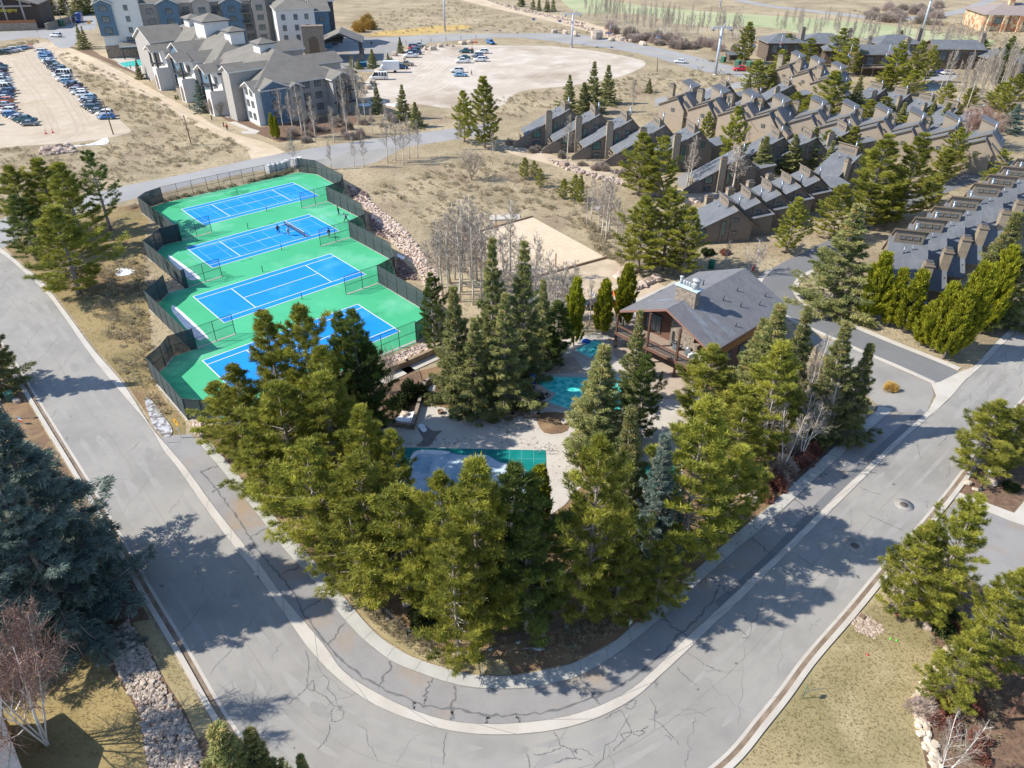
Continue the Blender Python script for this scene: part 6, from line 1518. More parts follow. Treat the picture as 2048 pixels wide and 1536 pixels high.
def vehicle(kind):
    L, W, spec = {"sedan": (4.7, .91, None), "suv": (4.75, .95, None), "hatch": (4.3, .9, None), "pickup": (5.6, .99, None), "van": (5.9, 1.02, None)}[kind]
    o = empty("vehicle_proto")
    b, g = MB(), MB(); h = L / 2
    belt = {"sedan": .92, "suv": 1.1, "hatch": .98, "pickup": 1.12, "van": 1.2}[kind]
    hood = {"sedan": .82, "suv": 1.02, "hatch": .9, "pickup": 1.1, "van": 1.1}[kind]
    tail = {"sedan": .92, "suv": 1.08, "hatch": .98, "pickup": 1.06, "van": 1.2}[kind]
    loft(b, [ring(-h, W * .86, .42, tail - .12), ring(-h + .12, W * .97, .3, tail), ring(-h * .55, W, .27, belt), ring(0, W, .27, belt), ring(h * .38, W, .27, belt), ring(h * .5, W, .27, hood + .04), ring(h - .25, W * .95, .3, hood - .08), ring(h, W * .8, .42, hood - .3)], body_slot)
    x0, x1, x2, x3, zr = {"sedan": (-1.75, -1.05, .35, 1.1, 1.44), "suv": (-2.25, -1.95, .45, 1.15, 1.76), "hatch": (-2.0, -1.5, .35, 1.1, 1.5), "pickup": (-.75, -.55, .75, 1.4, 1.86), "van": (-2.85, -2.75, 1.3, 2.1, 2.45)}[kind]
    wb, wt = W * .9, W * .74 if kind != "van" else W * .84
    bot = [(x0, -wb, belt - .02), (x3, -wb, belt - .02), (x3, wb, belt - .02), (x0, wb, belt - .02)]
    top = [(x1, -wt, zr - .05), (x2, -wt, zr - .05), (x2, wt, zr - .05), (x1, wt, zr - .05)]
    loft(g, [bot, top], cglass_m, False)
    b.mesh([(x1 - .05, -wt - .02, zr - .07), (x2 + .06, -wt - .02, zr - .07), (x2 + .06, wt + .02, zr - .07), (x1 - .05, wt + .02, zr - .07), (x1 + .1, -wt + .1, zr), (x2 - .15, -wt + .1, zr), (x2 - .15, wt - .1, zr), (x1 + .1, wt - .1, zr)], [(4, 5, 6, 7), (0, 1, 5, 4), (1, 2, 6, 5), (2, 3, 7, 6), (3, 0, 4, 7), (3, 2, 1, 0)], body_slot)
    for s in (-1, 1):
        for (xa, xb) in ((x0, x1), (x3, x2), ((x0 + x3) / 2 - .1, (x1 + x2) / 2 - .1)):
            b.tube([(xa, s * wb, belt - .03), (xb, s * wt, zr - .05)], .06, body_slot, 4)
        if kind == "van":
            for k in range(4): xx = x1 + .9 * k; b.tube([(xx, s * (wb + .01), belt), (xx, s * (wt + .01), zr - .05)], .09, body_slot, 4)
    if kind == "pickup":
        b.box(-h + .1, x0, -W * .97, -W * .86, belt - .15, belt + .12, body_slot); b.box(-h + .1, x0, W * .86, W * .97, belt - .15, belt + .12, body_slot); b.box(-h + .02, -h + .12, -W * .95, W * .95, belt - .2, belt + .1, body_slot)
        b.box(-h + .15, x0 - .02, -W * .86, W * .86, belt - .1, belt - .03, black_m)
    bo = b.build("body", o); g.build("window_glass", o)
    wr = .33 if kind in ("sedan", "hatch") else .39
    wm = MB(); wm.lathe([(.001, -.11), (wr * .62, -.115), (wr * .97, -.10), (wr, -.06), (wr, .06), (wr * .97, .10), (wr * .62, .115), (.001, .11)], tyre_m, 14); wd_ = wm.data("tyre")
    rm = MB(); rm.lathe([(.001, -.13), (wr * .6, -.125), (wr * .6, .125), (.001, .13)], rim_m, 10); rd = rm.data("rim")
    for x in (-h * .60, h * .62):
        for s in (-1, 1):
            w = link("wheel", wd_, o); w.location = (x, s * (W - .1), wr); w.rotation_euler = (math.pi / 2, 0, 0); link("rim", rd, w)
    for s in (-1, 1):
        m = MB(); m.box(h - .16, h - .04, s * W * .58 - .17, s * W * .58 + .17, hood - .32, hood - .2, lamp_w); m.build("headlight", o)
        m = MB(); m.box(-h - .02, -h + .16, s * W * .72 - .12, s * W * .72 + .12, tail - .34, tail - .12, lamp_r); m.build("taillight", o)
    m = MB(); m.box(-h - .03, -h + .1, -W * .8, W * .8, .36, .5, black_m); m.box(h - .12, h + .02, -W * .7, W * .7, .36, .52, black_m); m.build("bumper", o)
    return o
VP = {k: vehicle(k) for k in ("sedan", "suv", "hatch", "pickup", "van")}
VUSED = set()
VN = {"sedan": ("parked_car", "car"), "suv": ("parked_suv", "suv"), "hatch": ("parked_car", "car"), "pickup": ("pickup_truck", "pickup"), "van": ("passenger_van", "van")}
def car(kind, colour, loc, az, label, group=None, s=1.0):
    p = VP[kind]
    if kind in VUSED: o = copy_tree(p)
    else: o = p; VUSED.add(kind)
    o.name = VN[kind][0]; o.location = (loc.x, loc.y, 0.02); o.rotation_euler = (0, 0, math.radians(az)); o.scale = (s, s, s)
    pm_ = paint("paint_" + colour.replace(" ", "_"), CARC[colour])
    for c in o.children:
        if c.name.startswith("body"):
            c.material_slots[0].link = 'OBJECT'; c.material_slots[0].material = pm_
    if 'group' in o.keys() and not group: del o['group']
    return tag(o, label, VN[kind][1], group)
CR = random.Random(21)
KN = {"sedan": "sedan", "suv": "suv", "hatch": "hatchback", "pickup": "pickup", "van": "van"}
def lot_row(px, n, specs, az, where, group, jit=.5):
    P = resample(line(px, 10), n)
    for i, p in enumerate(P):
        kind, col = specs[i % len(specs)]
        fl_ = CR.random() < .25
        car(kind, col, p + Vector((CR.uniform(-jit, jit), 0, 0)), az + (180 if fl_ else 0) + CR.uniform(-3, 3), "%s %s, number %d from the front in %s" % (col, KN[kind], i + 1, where), group, CR.uniform(.95, 1.03))
R1 = [("sedan", "blue"), ("suv", "white"), ("sedan", "grey"), ("suv", "dark green"), ("pickup", "grey"), ("suv", "black"), ("sedan", "silver"), ("hatch", "light blue"), ("suv", "white"), ("suv", "white"), ("hatch", "silver"), ("sedan", "maroon"), ("pickup", "black"), ("sedan", "dark blue"), ("hatch", "light blue"), ("suv", "white"), ("suv", "silver"), ("van", "white"), ("sedan", "silver"), ("suv", "black"), ("suv", "dark blue"), ("pickup", "grey"), ("sedan", "teal"), ("suv", "black"), ("sedan", "silver"), ("sedan", "white"), ("suv", "light blue"), ("suv", "blue"), ("hatch", "blue")]
lot_row([(212, 238), (190, 215), (168, 192), (140, 168), (118, 145), (100, 124), (84, 104)], 32, R1, 6, "the dirt lot's right row", "cars in the right row of the dirt lot", .9)
R2 = [("sedan", "grey"), ("pickup", "teal"), ("sedan", "silver"), ("hatch", "blue"), ("suv", "white"), ("sedan", "maroon"), ("sedan", "silver"), ("suv", "orange"), ("sedan", "silver"), ("sedan", "dark blue"), ("suv", "dark blue"), ("van", "white"), ("suv", "white"), ("sedan", "white"), ("suv", "silver"), ("suv", "white"), ("sedan", "grey"), ("sedan", "maroon"), ("suv", "black")]
lot_row([(62, 251), (46, 242), (22, 233), (18, 222), (12, 208), (14, 196), (12, 182), (8, 166), (2, 152), (0, 136)], 21, R2, 8, "the dirt lot's left row", "cars in the left row of the dirt lot", .3)
lot_row([(-22, 250), (-28, 226), (-30, 200), (-32, 180)], 8, R2[4:], 8, "the dirt lot's outermost left row", "cars at the left edge of the dirt lot", .3)
lot_row([(6, 109), (26, 105), (42, 100), (54, 98)], 5, [("suv", "dark green"), ("suv", "silver"), ("suv", "white"), ("sedan", "light blue"), ("sedan", "silver")], 20, "the lot's far end row", "cars at the lot's far end", .2)
for kind, col, x, y, az, lb in (("van", "white", 758, 159, 183, "white passenger van nearest the lodge on the gravel lot"), ("suv", "dark blue", 803, 138, 5, "dark blue suv right behind the white box truck"), ("pickup", "tan", 812, 132, 4, "tan pickup behind the dark blue suv"),
    ("pickup", "white", 822, 115, 184, "white pickup at the near end of the gravel lot's left row"), ("pickup", "dark blue", 829, 109, 5, "dark blue pickup next to the white pickup"), ("suv", "teal", 829, 104, 185, "teal suv in the gravel lot's left row"), ("sedan", "red", 828, 100, 5, "red sedan in the gravel lot's left row"), ("suv", "dark blue", 829, 97, 5, "dark blue suv behind the red sedan"), ("pickup", "silver", 838, 94, 5, "silver pickup at the far end of the gravel lot's left row"),
    ("pickup", "teal", 933, 106, 178, "dark teal pickup parked apart on the gravel lot's far side"), ("suv", "white", 965, 107, 182, "white suv at the right of the far gravel group"), ("sedan", "teal", 928, 118, 184, "low dark sedan left of the far gravel group"), ("suv", "silver", 954, 114, 184, "silver suv between white cars on the gravel lot"), ("sedan", "dark blue", 962, 117, 4, "dark blue sedan behind the nearest white suv group"), ("suv", "white", 960, 123, 184, "white suv nearest in the far gravel group"),
    ("pickup", "white", 926, 126, 184, "white crew cab pickup in the middle of the gravel lot"), ("suv", "white", 914, 145, 184, "large white suv beside the walking person"), ("sedan", "light blue", 921, 153, 3, "blue-green sedan beside the large white suv"), ("suv", "blue", 981, 88, -60, "blue suv alone at the back edge of the gravel lot"),
    ("sedan", "white", 1360, 126, 165, "white sedan driving on the highway"), ("pickup", "red", 1482, 142, 178, "bright red pickup at the side street mouth"), ("suv", "white", 113, 74, 170, "white suv with a roof box on the street by the stop sign"), ("sedan", "purple", 1876, 147, 185, "purple-blue car before the stone chimney cabin"), ("sedan", "white", 1894, 149, 182, "white car beside the purple-blue car"), ("suv", "grey", 1862, 152, 20, "grey car half hidden by the chairlift pines"),
    ("sedan", "maroon", 1745, 292, 30, "maroon car in the townhouse court"), ("suv", "black", 1190, 615, 20, "black utility cart at the clubhouse service yard")):
    car(kind, col, G(x, y), az, lb, "cars on the gravel lot" if "gravel" in lb else None, .72 if "cart" in lb else 1)
def boxtruck(loc, az, label):
    o = empty("box_truck", loc, math.radians(az), label, "truck")
    m = MB(); m.box(-4.1, 1.2, -1.2, 1.2, .9, 3.7, paint("paint_box_white", (.78, .79, .8))); m.build("box", o)
    m = MB(); loft(m, [ring(1.3, 1.05, .4, 2.4), ring(2.0, 1.05, .4, 2.35), ring(2.7, 1.02, .4, 1.5), ring(3.6, .95, .45, 1.3)], body_slot); m.build("cab", o)
    m = MB(); loft(m, [[(1.6, -.98, 1.6), (2.75, -.98, 1.5), (2.75, .98, 1.5), (1.6, .98, 1.6)], [(1.6, -.9, 2.28), (2.1, -.9, 2.28), (2.1, .9, 2.28), (1.6, .9, 2.28)]], cglass_m, False); m.build("window_glass", o)
    for x in (-2.6, 2.6):
        for s in (-1, 1):
            m = MB(); m.lathe([(.001, -.15), (.3, -.16), (.46, -.1), (.46, .1), (.3, .16), (.001, .15)], tyre_m, 14); w = m.build("wheel", o); w.location = (x, s * .95, .46); w.rotation_euler = (math.pi / 2, 0, 0)
    return o
boxtruck(G(775, 145), 184, "white box truck on the gravel lot behind the passenger van")
o = boxtruck(G(160, 44), -72, "blue shuttle truck on the street beside the tall lodge")
for c in o.children:
    if c.name.startswith(("box", "cab")):
        c.material_slots[0].link = 'OBJECT'; c.material_slots[0].material = paint("paint_deep_blue", (.02, .06, .28))

# ================================================================== PEOPLE
skin_m = plain("skin", (0.50, 0.32, 0.23), 0.6); hair_m = plain("dark_hair", (0.04, 0.03, 0.025), 0.7)
def skinned(name, V, E, R, mat, parent, sub=1):
    me = bpy.data.meshes.new(name); me.from_pydata(V, E, []); me.materials.append(mat)
    o = link(name, me, parent)
    md = o.modifiers.new("skin", 'SKIN'); md.use_smooth_shade = True
    for i, r in enumerate(R): me.skin_vertices[0].data[i].radius = (r, r)
    me.skin_vertices[0].data[0].use_root = True
    o.modifiers.new("sub", 'SUBSURF').levels = sub; o.modifiers["sub"].render_levels = sub
    return o
def person(loc, az, label, shirt, trousers, pose, hat=None, hold=None):
    """pose: joint offsets (front x, side y) for knees, feet, elbows, hands"""
    o = empty("person", loc, math.radians(az), label, "person")
    p = dict(kl=(.05, .11, .48), fl=(0, .12, .07), kr=(.05, -.11, .48), fr=(0, -.12, .07), el=(0, .30, 1.12), hl=(.08, .32, .86), er=(0, -.30, 1.12), hr=(.08, -.32, .86), lean=0.0)
    p.update(pose); ln = p["lean"]
    H = lambda x, y, z: (x + ln * max(0, z - .92), y, z)
    V = [H(0, 0, .95), H(0, 0, 1.15), H(0, 0, 1.36), H(0, 0, 1.47), H(.01, 0, 1.56), H(.02, 0, 1.68), H(0, .09, .9), p["kl"], p["fl"], (p["fl"][0] + .17, p["fl"][1], .04), H(0, -.09, .9), p["kr"], p["fr"], (p["fr"][0] + .17, p["fr"][1], .04),
         H(0, .19, 1.37), H(*p["el"]), H(*p["hl"]), H(p["hl"][0] + .05, p["hl"][1], p["hl"][2] - .08), H(0, -.19, 1.37), H(*p["er"]), H(*p["hr"]), H(p["hr"][0] + .05, p["hr"][1], p["hr"][2] - .08)]
    E = [(0, 1), (1, 2), (2, 3), (3, 4), (4, 5), (0, 6), (6, 7), (7, 8), (8, 9), (0, 10), (10, 11), (11, 12), (12, 13), (2, 14), (14, 15), (15, 16), (16, 17), (2, 18), (18, 19), (19, 20), (20, 21)]
    R = [.135, .13, .145, .06, .085, .085, .095, .065, .045, .04, .095, .065, .045, .04, .065, .045, .035, .03, .065, .045, .035, .03]
    skinned("body", V, E, R, skin_m, o)
    ids = [1, 0, 2, 14, 15, 16, 18, 19, 20]; mp = {j: i for i, j in enumerate(ids)}
    skinned("jacket", [V[j] for j in ids], [(mp[a], mp[b]) for a, b in E if a in mp and b in mp], [R[j] + .025 for j in ids], plain("cloth_" + shirt[0], shirt[1], .9), o)
    ids = [0, 6, 7, 8, 10, 11, 12]; mp = {j: i for i, j in enumerate(ids)}
    skinned("trousers", [V[j] for j in ids], [(mp[a], mp[b]) for a, b in E if a in mp and b in mp], [R[j] + .022 for j in ids], plain("cloth_" + trousers[0], trousers[1], .9), o)
    m = MB(); c = V[5]; m.lathe([(.10, -.06), (.115, .0), (.10, .07), (.05, .115), (.001, .125)], plain("cloth_" + hat[0], hat[1]) if hat else hair_m, 10, (c[0] - .015, c[1], c[2])); m.build("hat" if hat else "hair", o)
    return o
BLK, NAVY, WHT, GRY, RED, TAN2 = ("black", (.02, .02, .025)), ("navy", (.03, .045, .10)), ("white", (.68, .68, .68)), ("grey", (.30, .31, .33)), ("red", (.60, .02, .02)), ("khaki", (.36, .30, .22))
walk = dict(kl=(.22, .1, .5), fl=(.28, .1, .07), kr=(-.02, -.1, .48), fr=(-.3, -.1, .12))
def holding(o, kind, label):
    pass
PADDLE = plain("paddle_face", (.12, .10, .10), .5)
def paddle(loc, label):
    o = empty("paddle", loc, 0, label, "paddle")
    m = MB(); m.tube([(0, 0, -.13), (0, 0, .02)], .018, BLK and black_m, 6); m.build("handle", o)
    m = MB(); m.box(-.012, .012, -.1, .1, .02, .27, PADDLE); m.build("face", o)
PPL = [((557, 467), -40, "person in black top walking on the blue court, left of a pair", BLK, NAVY, walk), ((577, 471), -30, "person in white shirt and pale trousers bending on the blue court", WHT, TAN2, dict(lean=.35, kl=(.15, .12, .5), kr=(.12, -.12, .5), hl=(.4, .2, .9))),
       ((659, 475), 150, "person in dark clothes standing at the right sideline of the court", BLK, GRY, dict(fl=(0, .2, .07), fr=(0, -.2, .07))), ((678, 430), 200, "person in black with raised arm by the court fence", BLK, BLK, dict(lean=.15, el=(.1, .42, 1.45), hl=(.15, .5, 1.7), fl=(.2, .2, .07), fr=(-.25, -.15, .07))),
       ((693, 444), 185, "person in grey shirt lunging on the green court edge", GRY, BLK, dict(lean=.4, kl=(.3, .2, .45), fl=(.45, .25, .07), fr=(-.45, -.2, .07), kr=(-.15, -.15, .45), hl=(.5, .3, 1.0)))]
for q, az, lb, a, b, ps in PPL: person(G(*q) + Vector((0, 0, .045)), az, lb, a, b, ps)
for q, z, lb in (((559, 466), .8, "dark paddle held by the person in black on the blue court"), ((681, 428), 1.75, "dark paddle raised beside the court fence")): paddle(G(*q) + Vector((.2, 0, z)), lb)
person(G(455, 261), -60, "person in a red jacket walking on the dirt road below the lodge", RED, NAVY, walk)
person(G(943, 151), 10, "person in black walking across the gravel lot", BLK, BLK, walk)
person(G(743, 91), 90, "person in dark clothes standing on the lodge forecourt", BLK, BLK, {})
person(G(846, 98), 30, "person in dark clothes beside the gravel lot's left row", BLK, NAVY, {})
person(G(1528, 126), 0, "person in a pale coat by the cabins at the highway end", WHT, GRY, {})
# ================================================================== SMALL THINGS
stone_pal = None
def cobble_mat(name, a, b, c):
    m = leaf(name, a, b, c, 0.0); return m
cob_m = cobble_mat("river_cobbles", (0.37, 0.30, 0.245), (0.66, 0.56, 0.46), (0.42, 0.25, 0.19))
pinkrock_m = cobble_mat("pink_rubble", (0.42, 0.32, 0.26), (0.66, 0.54, 0.45), (0.33, 0.22, 0.18))
darkrock_m = cobble_mat("dark_rubble", (0.13, 0.09, 0.08), (0.26, 0.18, 0.16), (0.38, 0.29, 0.24))
_cube = []
for ax in range(3):
    for sg in (-1, 1):
        for i in range(2):
            for j in range(2):
                q = []
                for (u, v) in ((i, j), (i + 1, j), (i + 1, j + 1), (i, j + 1)):
                    p = [0, 0, 0]; p[ax] = sg; p[(ax + 1) % 3] = u - 1; p[(ax + 2) % 3] = v - 1
                    q.append(p)
                if sg < 0: q = q[::-1]
                _cube.append(q)
_cube = np.array(_cube, float); _sph = _cube / np.linalg.norm(_cube, axis=-1, keepdims=True) ** .75
def stones(name, px_list, n, r, mat, seed=1, flat=.6, pts=None):
    rs = np.random.RandomState(seed); P = pts if pts else []
    if not pts:
        for px in px_list: P += fill(px, n)
    V, T = [], []
    for p in P:
        R = rs.uniform(*r) * (1.7 if rs.rand() < .08 else 1)
        S = np.array([1, rs.uniform(.6, 1), rs.uniform(.45, .8) * flat / .6]) * R
        a = rs.uniform(0, 6.28); ca, sa = math.cos(a), math.sin(a)
        w = _sph * (1 + .12 * np.sin(_sph * 3 + rs.uniform(0, 6, 3)).sum(-1, keepdims=True)) * S
        w = np.stack([w[..., 0] * ca - w[..., 1] * sa, w[..., 0] * sa + w[..., 1] * ca, w[..., 2]], -1) + np.array([p.x, p.y, S[2] * .45])
        V.append(w); T.append(np.full(24, rs.rand()))
    return soup(name, np.concatenate(V), 4, mat, np.concatenate(T))
def stuff(name, me): o = link(name, me); o['kind'] = 'stuff'; return o
BED_L = [(257, 1240), (272, 1264), (300, 1312), (326, 1367), (365, 1427), (386, 1467), (400, 1502), (420, 1560), (300, 1570), (296, 1522), (279, 1414), (242, 1359), (216, 1292), (226, 1262)]
stuff("river_rocks", stones("river_rocks", [BED_L], 2600, (.075, .16), cob_m, 1))
stuff("rubble_bank", stones("rubble_bank", [[(700, 368), (735, 398), (805, 455), (842, 500), (872, 545), (885, 590), (860, 600), (838, 545), (800, 500), (770, 470), (738, 425), (705, 392)]], 1900, (.09, .25), pinkrock_m, 2))
stuff("dark_rubble", stones("dark_rubble", [[(738, 430), (775, 460), (800, 472), (770, 478), (742, 460)], [(796, 515), (825, 540), (838, 560), (810, 560), (793, 550)], [(695, 370), (735, 388), (735, 408), (705, 395)]], 260, (.12, .3), darkrock_m, 3))
stuff("rubble_bank", stones("rubble_bank", [[(764, 722), (844, 688), (866, 706), (764, 748)], [(385, 836), (408, 842), (405, 872), (388, 866)]], 420, (.10, .22), pinkrock_m, 4))
stuff("river_rocks", stones("river_rocks", [[(1880, 1330), (1862, 1340), (1835, 1372), (1829, 1400), (1830, 1440), (1846, 1490), (1866, 1545), (1885, 1545), (1870, 1490), (1850, 1440), (1885, 1390), (1895, 1345)], [(1848, 1372), (1890, 1360), (1885, 1400), (1850, 1420)]], 230, (.13, .3), cobble_mat("pale_edging_stones", (.48, .40, .31), (.70, .61, .49), (.40, .30, .22)), 5))
stuff("rubble_bank", stones("rubble_bank", [[(1700, 1238), (1722, 1226), (1760, 1245), (1768, 1262), (1748, 1278), (1712, 1262)]], 500, (.05, .1), pinkrock_m, 6, .4))
stuff("stream_stones", stones("stream_stones", [[(1046, 778), (1066, 770), (1098, 792), (1076, 806), (1070, 834), (1045, 830)]], 40, (.18, .4), cob_m, 7))
stuff("rubble_bank", stones("rubble_bank", [[(1095, 320), (1130, 328), (1180, 345), (1240, 360), (1330, 385), (1400, 402), (1400, 408), (1320, 394), (1230, 368), (1120, 336)], [(1235, 565), (1262, 545), (1256, 530), (1240, 548)], [(1270, 580), (1315, 562), (1312, 556), (1272, 572)], [(80, 297), (140, 290), (150, 305), (85, 312)], [(1110, 40), (1180, 56), (1260, 80), (1255, 84), (1170, 60)], [(975, 0), (1024, 14), (1100, 30), (1170, 46), (1168, 50), (1095, 34), (1020, 18)]], 200, (.25, .6), pinkrock_m, 8))
bould_m = surf("boulder", [(.52, .43, .34), ((.36, .29, .24), 1.3, .42, .65, 5), ((.62, .55, .46), 3, .55, .7, 3)], .95, False, (3, .6, .1))
def boulder(px, r, label, group, seed):
    me = stones("boulder", None, 0, (r, r), bould_m, seed, .75, [Vector((0, 0, 0))])
    o = link("boulder", me); o.location = G(*px); return tag(o, label, "boulder", group)
for i, q in enumerate([(866, 100), (880, 94), (893, 92), (905, 93), (925, 88), (940, 86), (850, 100), (760, 148), (752, 158), (745, 168), (778, 120), (790, 112), (808, 122), (735, 178), (728, 186)]):
    boulder(q, RNG.uniform(.8, 1.6), "pinkish boulder lining the edge of the gravel lot", "boulders round the gravel lot", 20 + i)
for i, q in enumerate([(1130, 68), (1150, 72), (1195, 78), (1222, 82), (1244, 82), (1262, 84), (1285, 90), (1108, 66)]): boulder(q, RNG.uniform(.9, 1.7), "orange-tinted boulder beside the highway", "boulders by the highway", 50 + i)
for q, r, l in (((1895, 1308), .75, "large white boulder at the head of the rock edging"), ((1852, 1255), .4, "white boulder beside the spreading green bush"), ((1976, 967), .7, "large cream boulder in the lamp post bed"), ((1934, 968), .42, "cream boulder at the left of the lamp post bed"), ((1950, 980), .3, "small boulder at the lamp post foot"), ((1996, 942), .4, "flat boulder under the driveway pine"),
                ((809, 830), .6, "round grey boulder in the dark bed"), ((1615, 573), .5, "tan boulder in the drive corner bed"), ((1260, 1245), .35, "rounded boulder at the sidewalk under the red shrub"), ((1950, 1245), .5, "grey rock under the right pine"), ((1500, 1000), .8, "pale lumpy rock beside the right sidewalk"), ((815, 1210), .4, "dark rock behind the black railing"), ((1090, 1206), .4, "grey rock under the front pines"), ((35, 805), .5, "rock in the bed by the green utility box")):
    boulder(q, r, l, None, hash(l) % 1000 if False else len(l) * 7 + int(q[0]) % 50)

def thing(name, px, az, label, cat, group=None, z=0):
    p = G(*px); return empty(name, (p.x, p.y, z), math.radians(az), label, cat, group)
# chairlift towers, ropes and chairs
pale_steel = plain("pale_tower_steel", (.50, .56, .64), .5, .2)
TW = []
for px, h, r, lb in (((1430, 150), 14.6, .48, "tall pale lift tower beside the red pickup's street"), ((1143, 95), 12, .42, "pale lift tower at the gravel lot's right edge"), ((890, 62), 19, .42, "pale lift tower on the bank behind the gravel lot"), ((1845, 60), 15, .5, "blue-grey leaning lift tower at the golf course"), ((1440, 14), 9, .4, "small lift tower at the top edge by the golf path")):
    o = thing("lift_tower", px, 0, lb, "lift tower", "chairlift towers")
    m = MB(); m.tube([(0, 0, 0), (0, 0, h)], [r, r * .75], pale_steel, 12); m.tube([(0, 0, 0), (0, 0, .3)], r * 1.6, conc_m, 12); m.build("mast", o)
    m = MB(); m.box(-3.2, 3.2, -.2, .2, h - .2, h + .2, pale_steel); m.tube([(0, 0, h), (1.4, 0, h + 1.6)], .12, pale_steel, 6); m.build("crossarm", o)
    for s in (-1, 1):
        m = MB(); m.box(s * 2.9 - .3, s * 2.9 + .3, -1.6, 1.6, h - .55, h - .25, plain("sheave_grey", (.25, .28, .30), .6))
        for y in (-1.2, -.4, .4, 1.2): m.tube([(s * 2.9 - .1, y, h - .7), (s * 2.9 + .1, y, h - .7)], .25, black_m, 8)
        m.build("sheave_train", o)
    p = G(*px); TW.append(Vector((p.x, p.y, h - .4)))
rope_m = plain("steel_rope", (.25, .26, .27), .5, .3)
FAR = G(2200, 205); endp = Vector((FAR.x, FAR.y, 13))
for s in (-2.9, 2.9):
    m = MB()
    for a, b in ((TW[2], TW[1]), (TW[1], TW[0]), (TW[0], endp)):
        P = [a.lerp(b, t) - Vector((0, 0, 1.6 * 4 * t * (1 - t))) + Vector((s * .35, s * .9, 0)) for t in np.linspace(0, 1, 16)]
        m.tube(P, .03, rope_m, 4)
    tag(m.build("haul_rope"), "thin lift rope over the %s side of the towers" % ("near" if s < 0 else "far"), "rope", "chairlift ropes")
redbar = plain("chair_red", (.55, .10, .06), .5); seatblue = plain("chair_seat", (.30, .36, .46), .6)
for i, (a, b, t, s) in enumerate(((TW[0], endp, .10, -1), (TW[0], endp, .17, 1), (TW[0], endp, .36, -1), (TW[0], endp, .46, 1), (TW[1], TW[0], .30, -1), (TW[1], TW[0], .62, 1), (TW[2], TW[1], .74, -1), (TW[2], TW[1], .9, 1))):
    p = a.lerp(b, t) - Vector((0, 0, 1.6 * 4 * t * (1 - t))) + Vector((s * 1.0, s * 2.6, 0))
    o = empty("lift_chair", p, math.atan2((b - a).y, (b - a).x), "empty chairlift chair with red bar, %s along the rope from the left" % NUM[(6, 7, 4, 5, 0, 1, 2, 3)[i] if False else i], "chairlift chair", "chairlift chairs")
    m = MB(); m.tube([(0, 0, 0), (0, 0, -2.2), (-.3, 0, -3.4)], .06, pale_steel, 6); m.build("hanger", o)
    m = MB(); m.box(-.35, .3, -1.1, 1.1, -3.5, -3.38, seatblue); m.box(-.42, -.34, -1.1, 1.1, -3.4, -2.7, seatblue); m.build("seat", o)
    m = MB(); m.tube([(.5, -1.1, -2.6), (.5, 1.1, -2.6)], .06, redbar, 6); m.tube([(-.3, -1.1, -2.5), (.5, -1.1, -2.6)], .05, redbar, 6); m.tube([(-.3, 1.1, -2.5), (.5, 1.1, -2.6)], .05, redbar, 6); m.build("safety_bar", o)
# poles, lamps and bollards
pole_m = surf("old_pole_wood", [(.22, .15, .10), ((.14, .09, .06), 2, .4, .7)], .95, False)
for px, h, lb in (((227, 269), 8.4, "leaning wooden pole at the front of the dirt lot"), ((383, 290), 7, "thin wooden pole in the dry slope below the dirt road"), ((1314, 143), 4.5, "short wooden pole right of the gravel lot")):
    o = thing("utility_pole", px, 0, lb, "pole"); m = MB(); m.tube([(0, 0, 0), (-.25, 0, h)], [.16, .11], pole_m, 8); m.build("shaft", o)
    m = MB(); m.box(-.45, -.1, -.06, .06, h - .5, h - .35, pole_m); m.build("bracket", o)
def lamp(px, h, lb, c=(.05, .055, .06), globe=True):
    o = thing("lamp_post", px, 0, lb, "lamp"); mt = plain("lamp_post_paint", c, .5)
    m = MB(); m.tube([(0, 0, 0), (0, 0, .25)], .22, mt, 10); m.tube([(0, 0, .2), (0, 0, h)], .06, mt, 8); m.build("post", o)
    m = MB(); m.lathe([(.05, 0), (.18, .08), (.2, .22), (.12, .36), (.001, .4)], plain("globe_glass", (.62, .66, .66), .3), 10, (0, 0, h)); m.build("globe", o)
lamp((1961, 980), 2.5, "dark lamp post with a pale globe in the right mulch bed"); lamp((16, 838), 2.6, "lamp post with a white globe in the left bed")
for i, q in enumerate([(262, 138), (281, 150), (300, 163), (315, 172), (352, 200), (380, 218), (424, 240), (448, 254)]):
    o = thing("bollard_light", q, 0, "small dark bollard light along the dirt road, %s from the pool" % NUM[i], "bollard", "bollard lights along the dirt road"); m = MB(); m.lathe([(.14, 0), (.14, 1.0), (.2, 1.02), (.2, 1.2), (.001, 1.25)], plain("bollard_paint", (.03, .03, .04), .5), 8); m.build("post", o)
for i, q in enumerate([(862, 84), (892, 81), (922, 79), (952, 77), (812, 88), (843, 86)]):
    o = thing("marker_post", q, 0, "short brown marker post along the gravel lot's highway edge", "post", "marker posts by the highway"); m = MB(); m.tube([(0, 0, 0), (0, 0, 1.4)], .12, pole_m, 6); m.build("shaft", o)
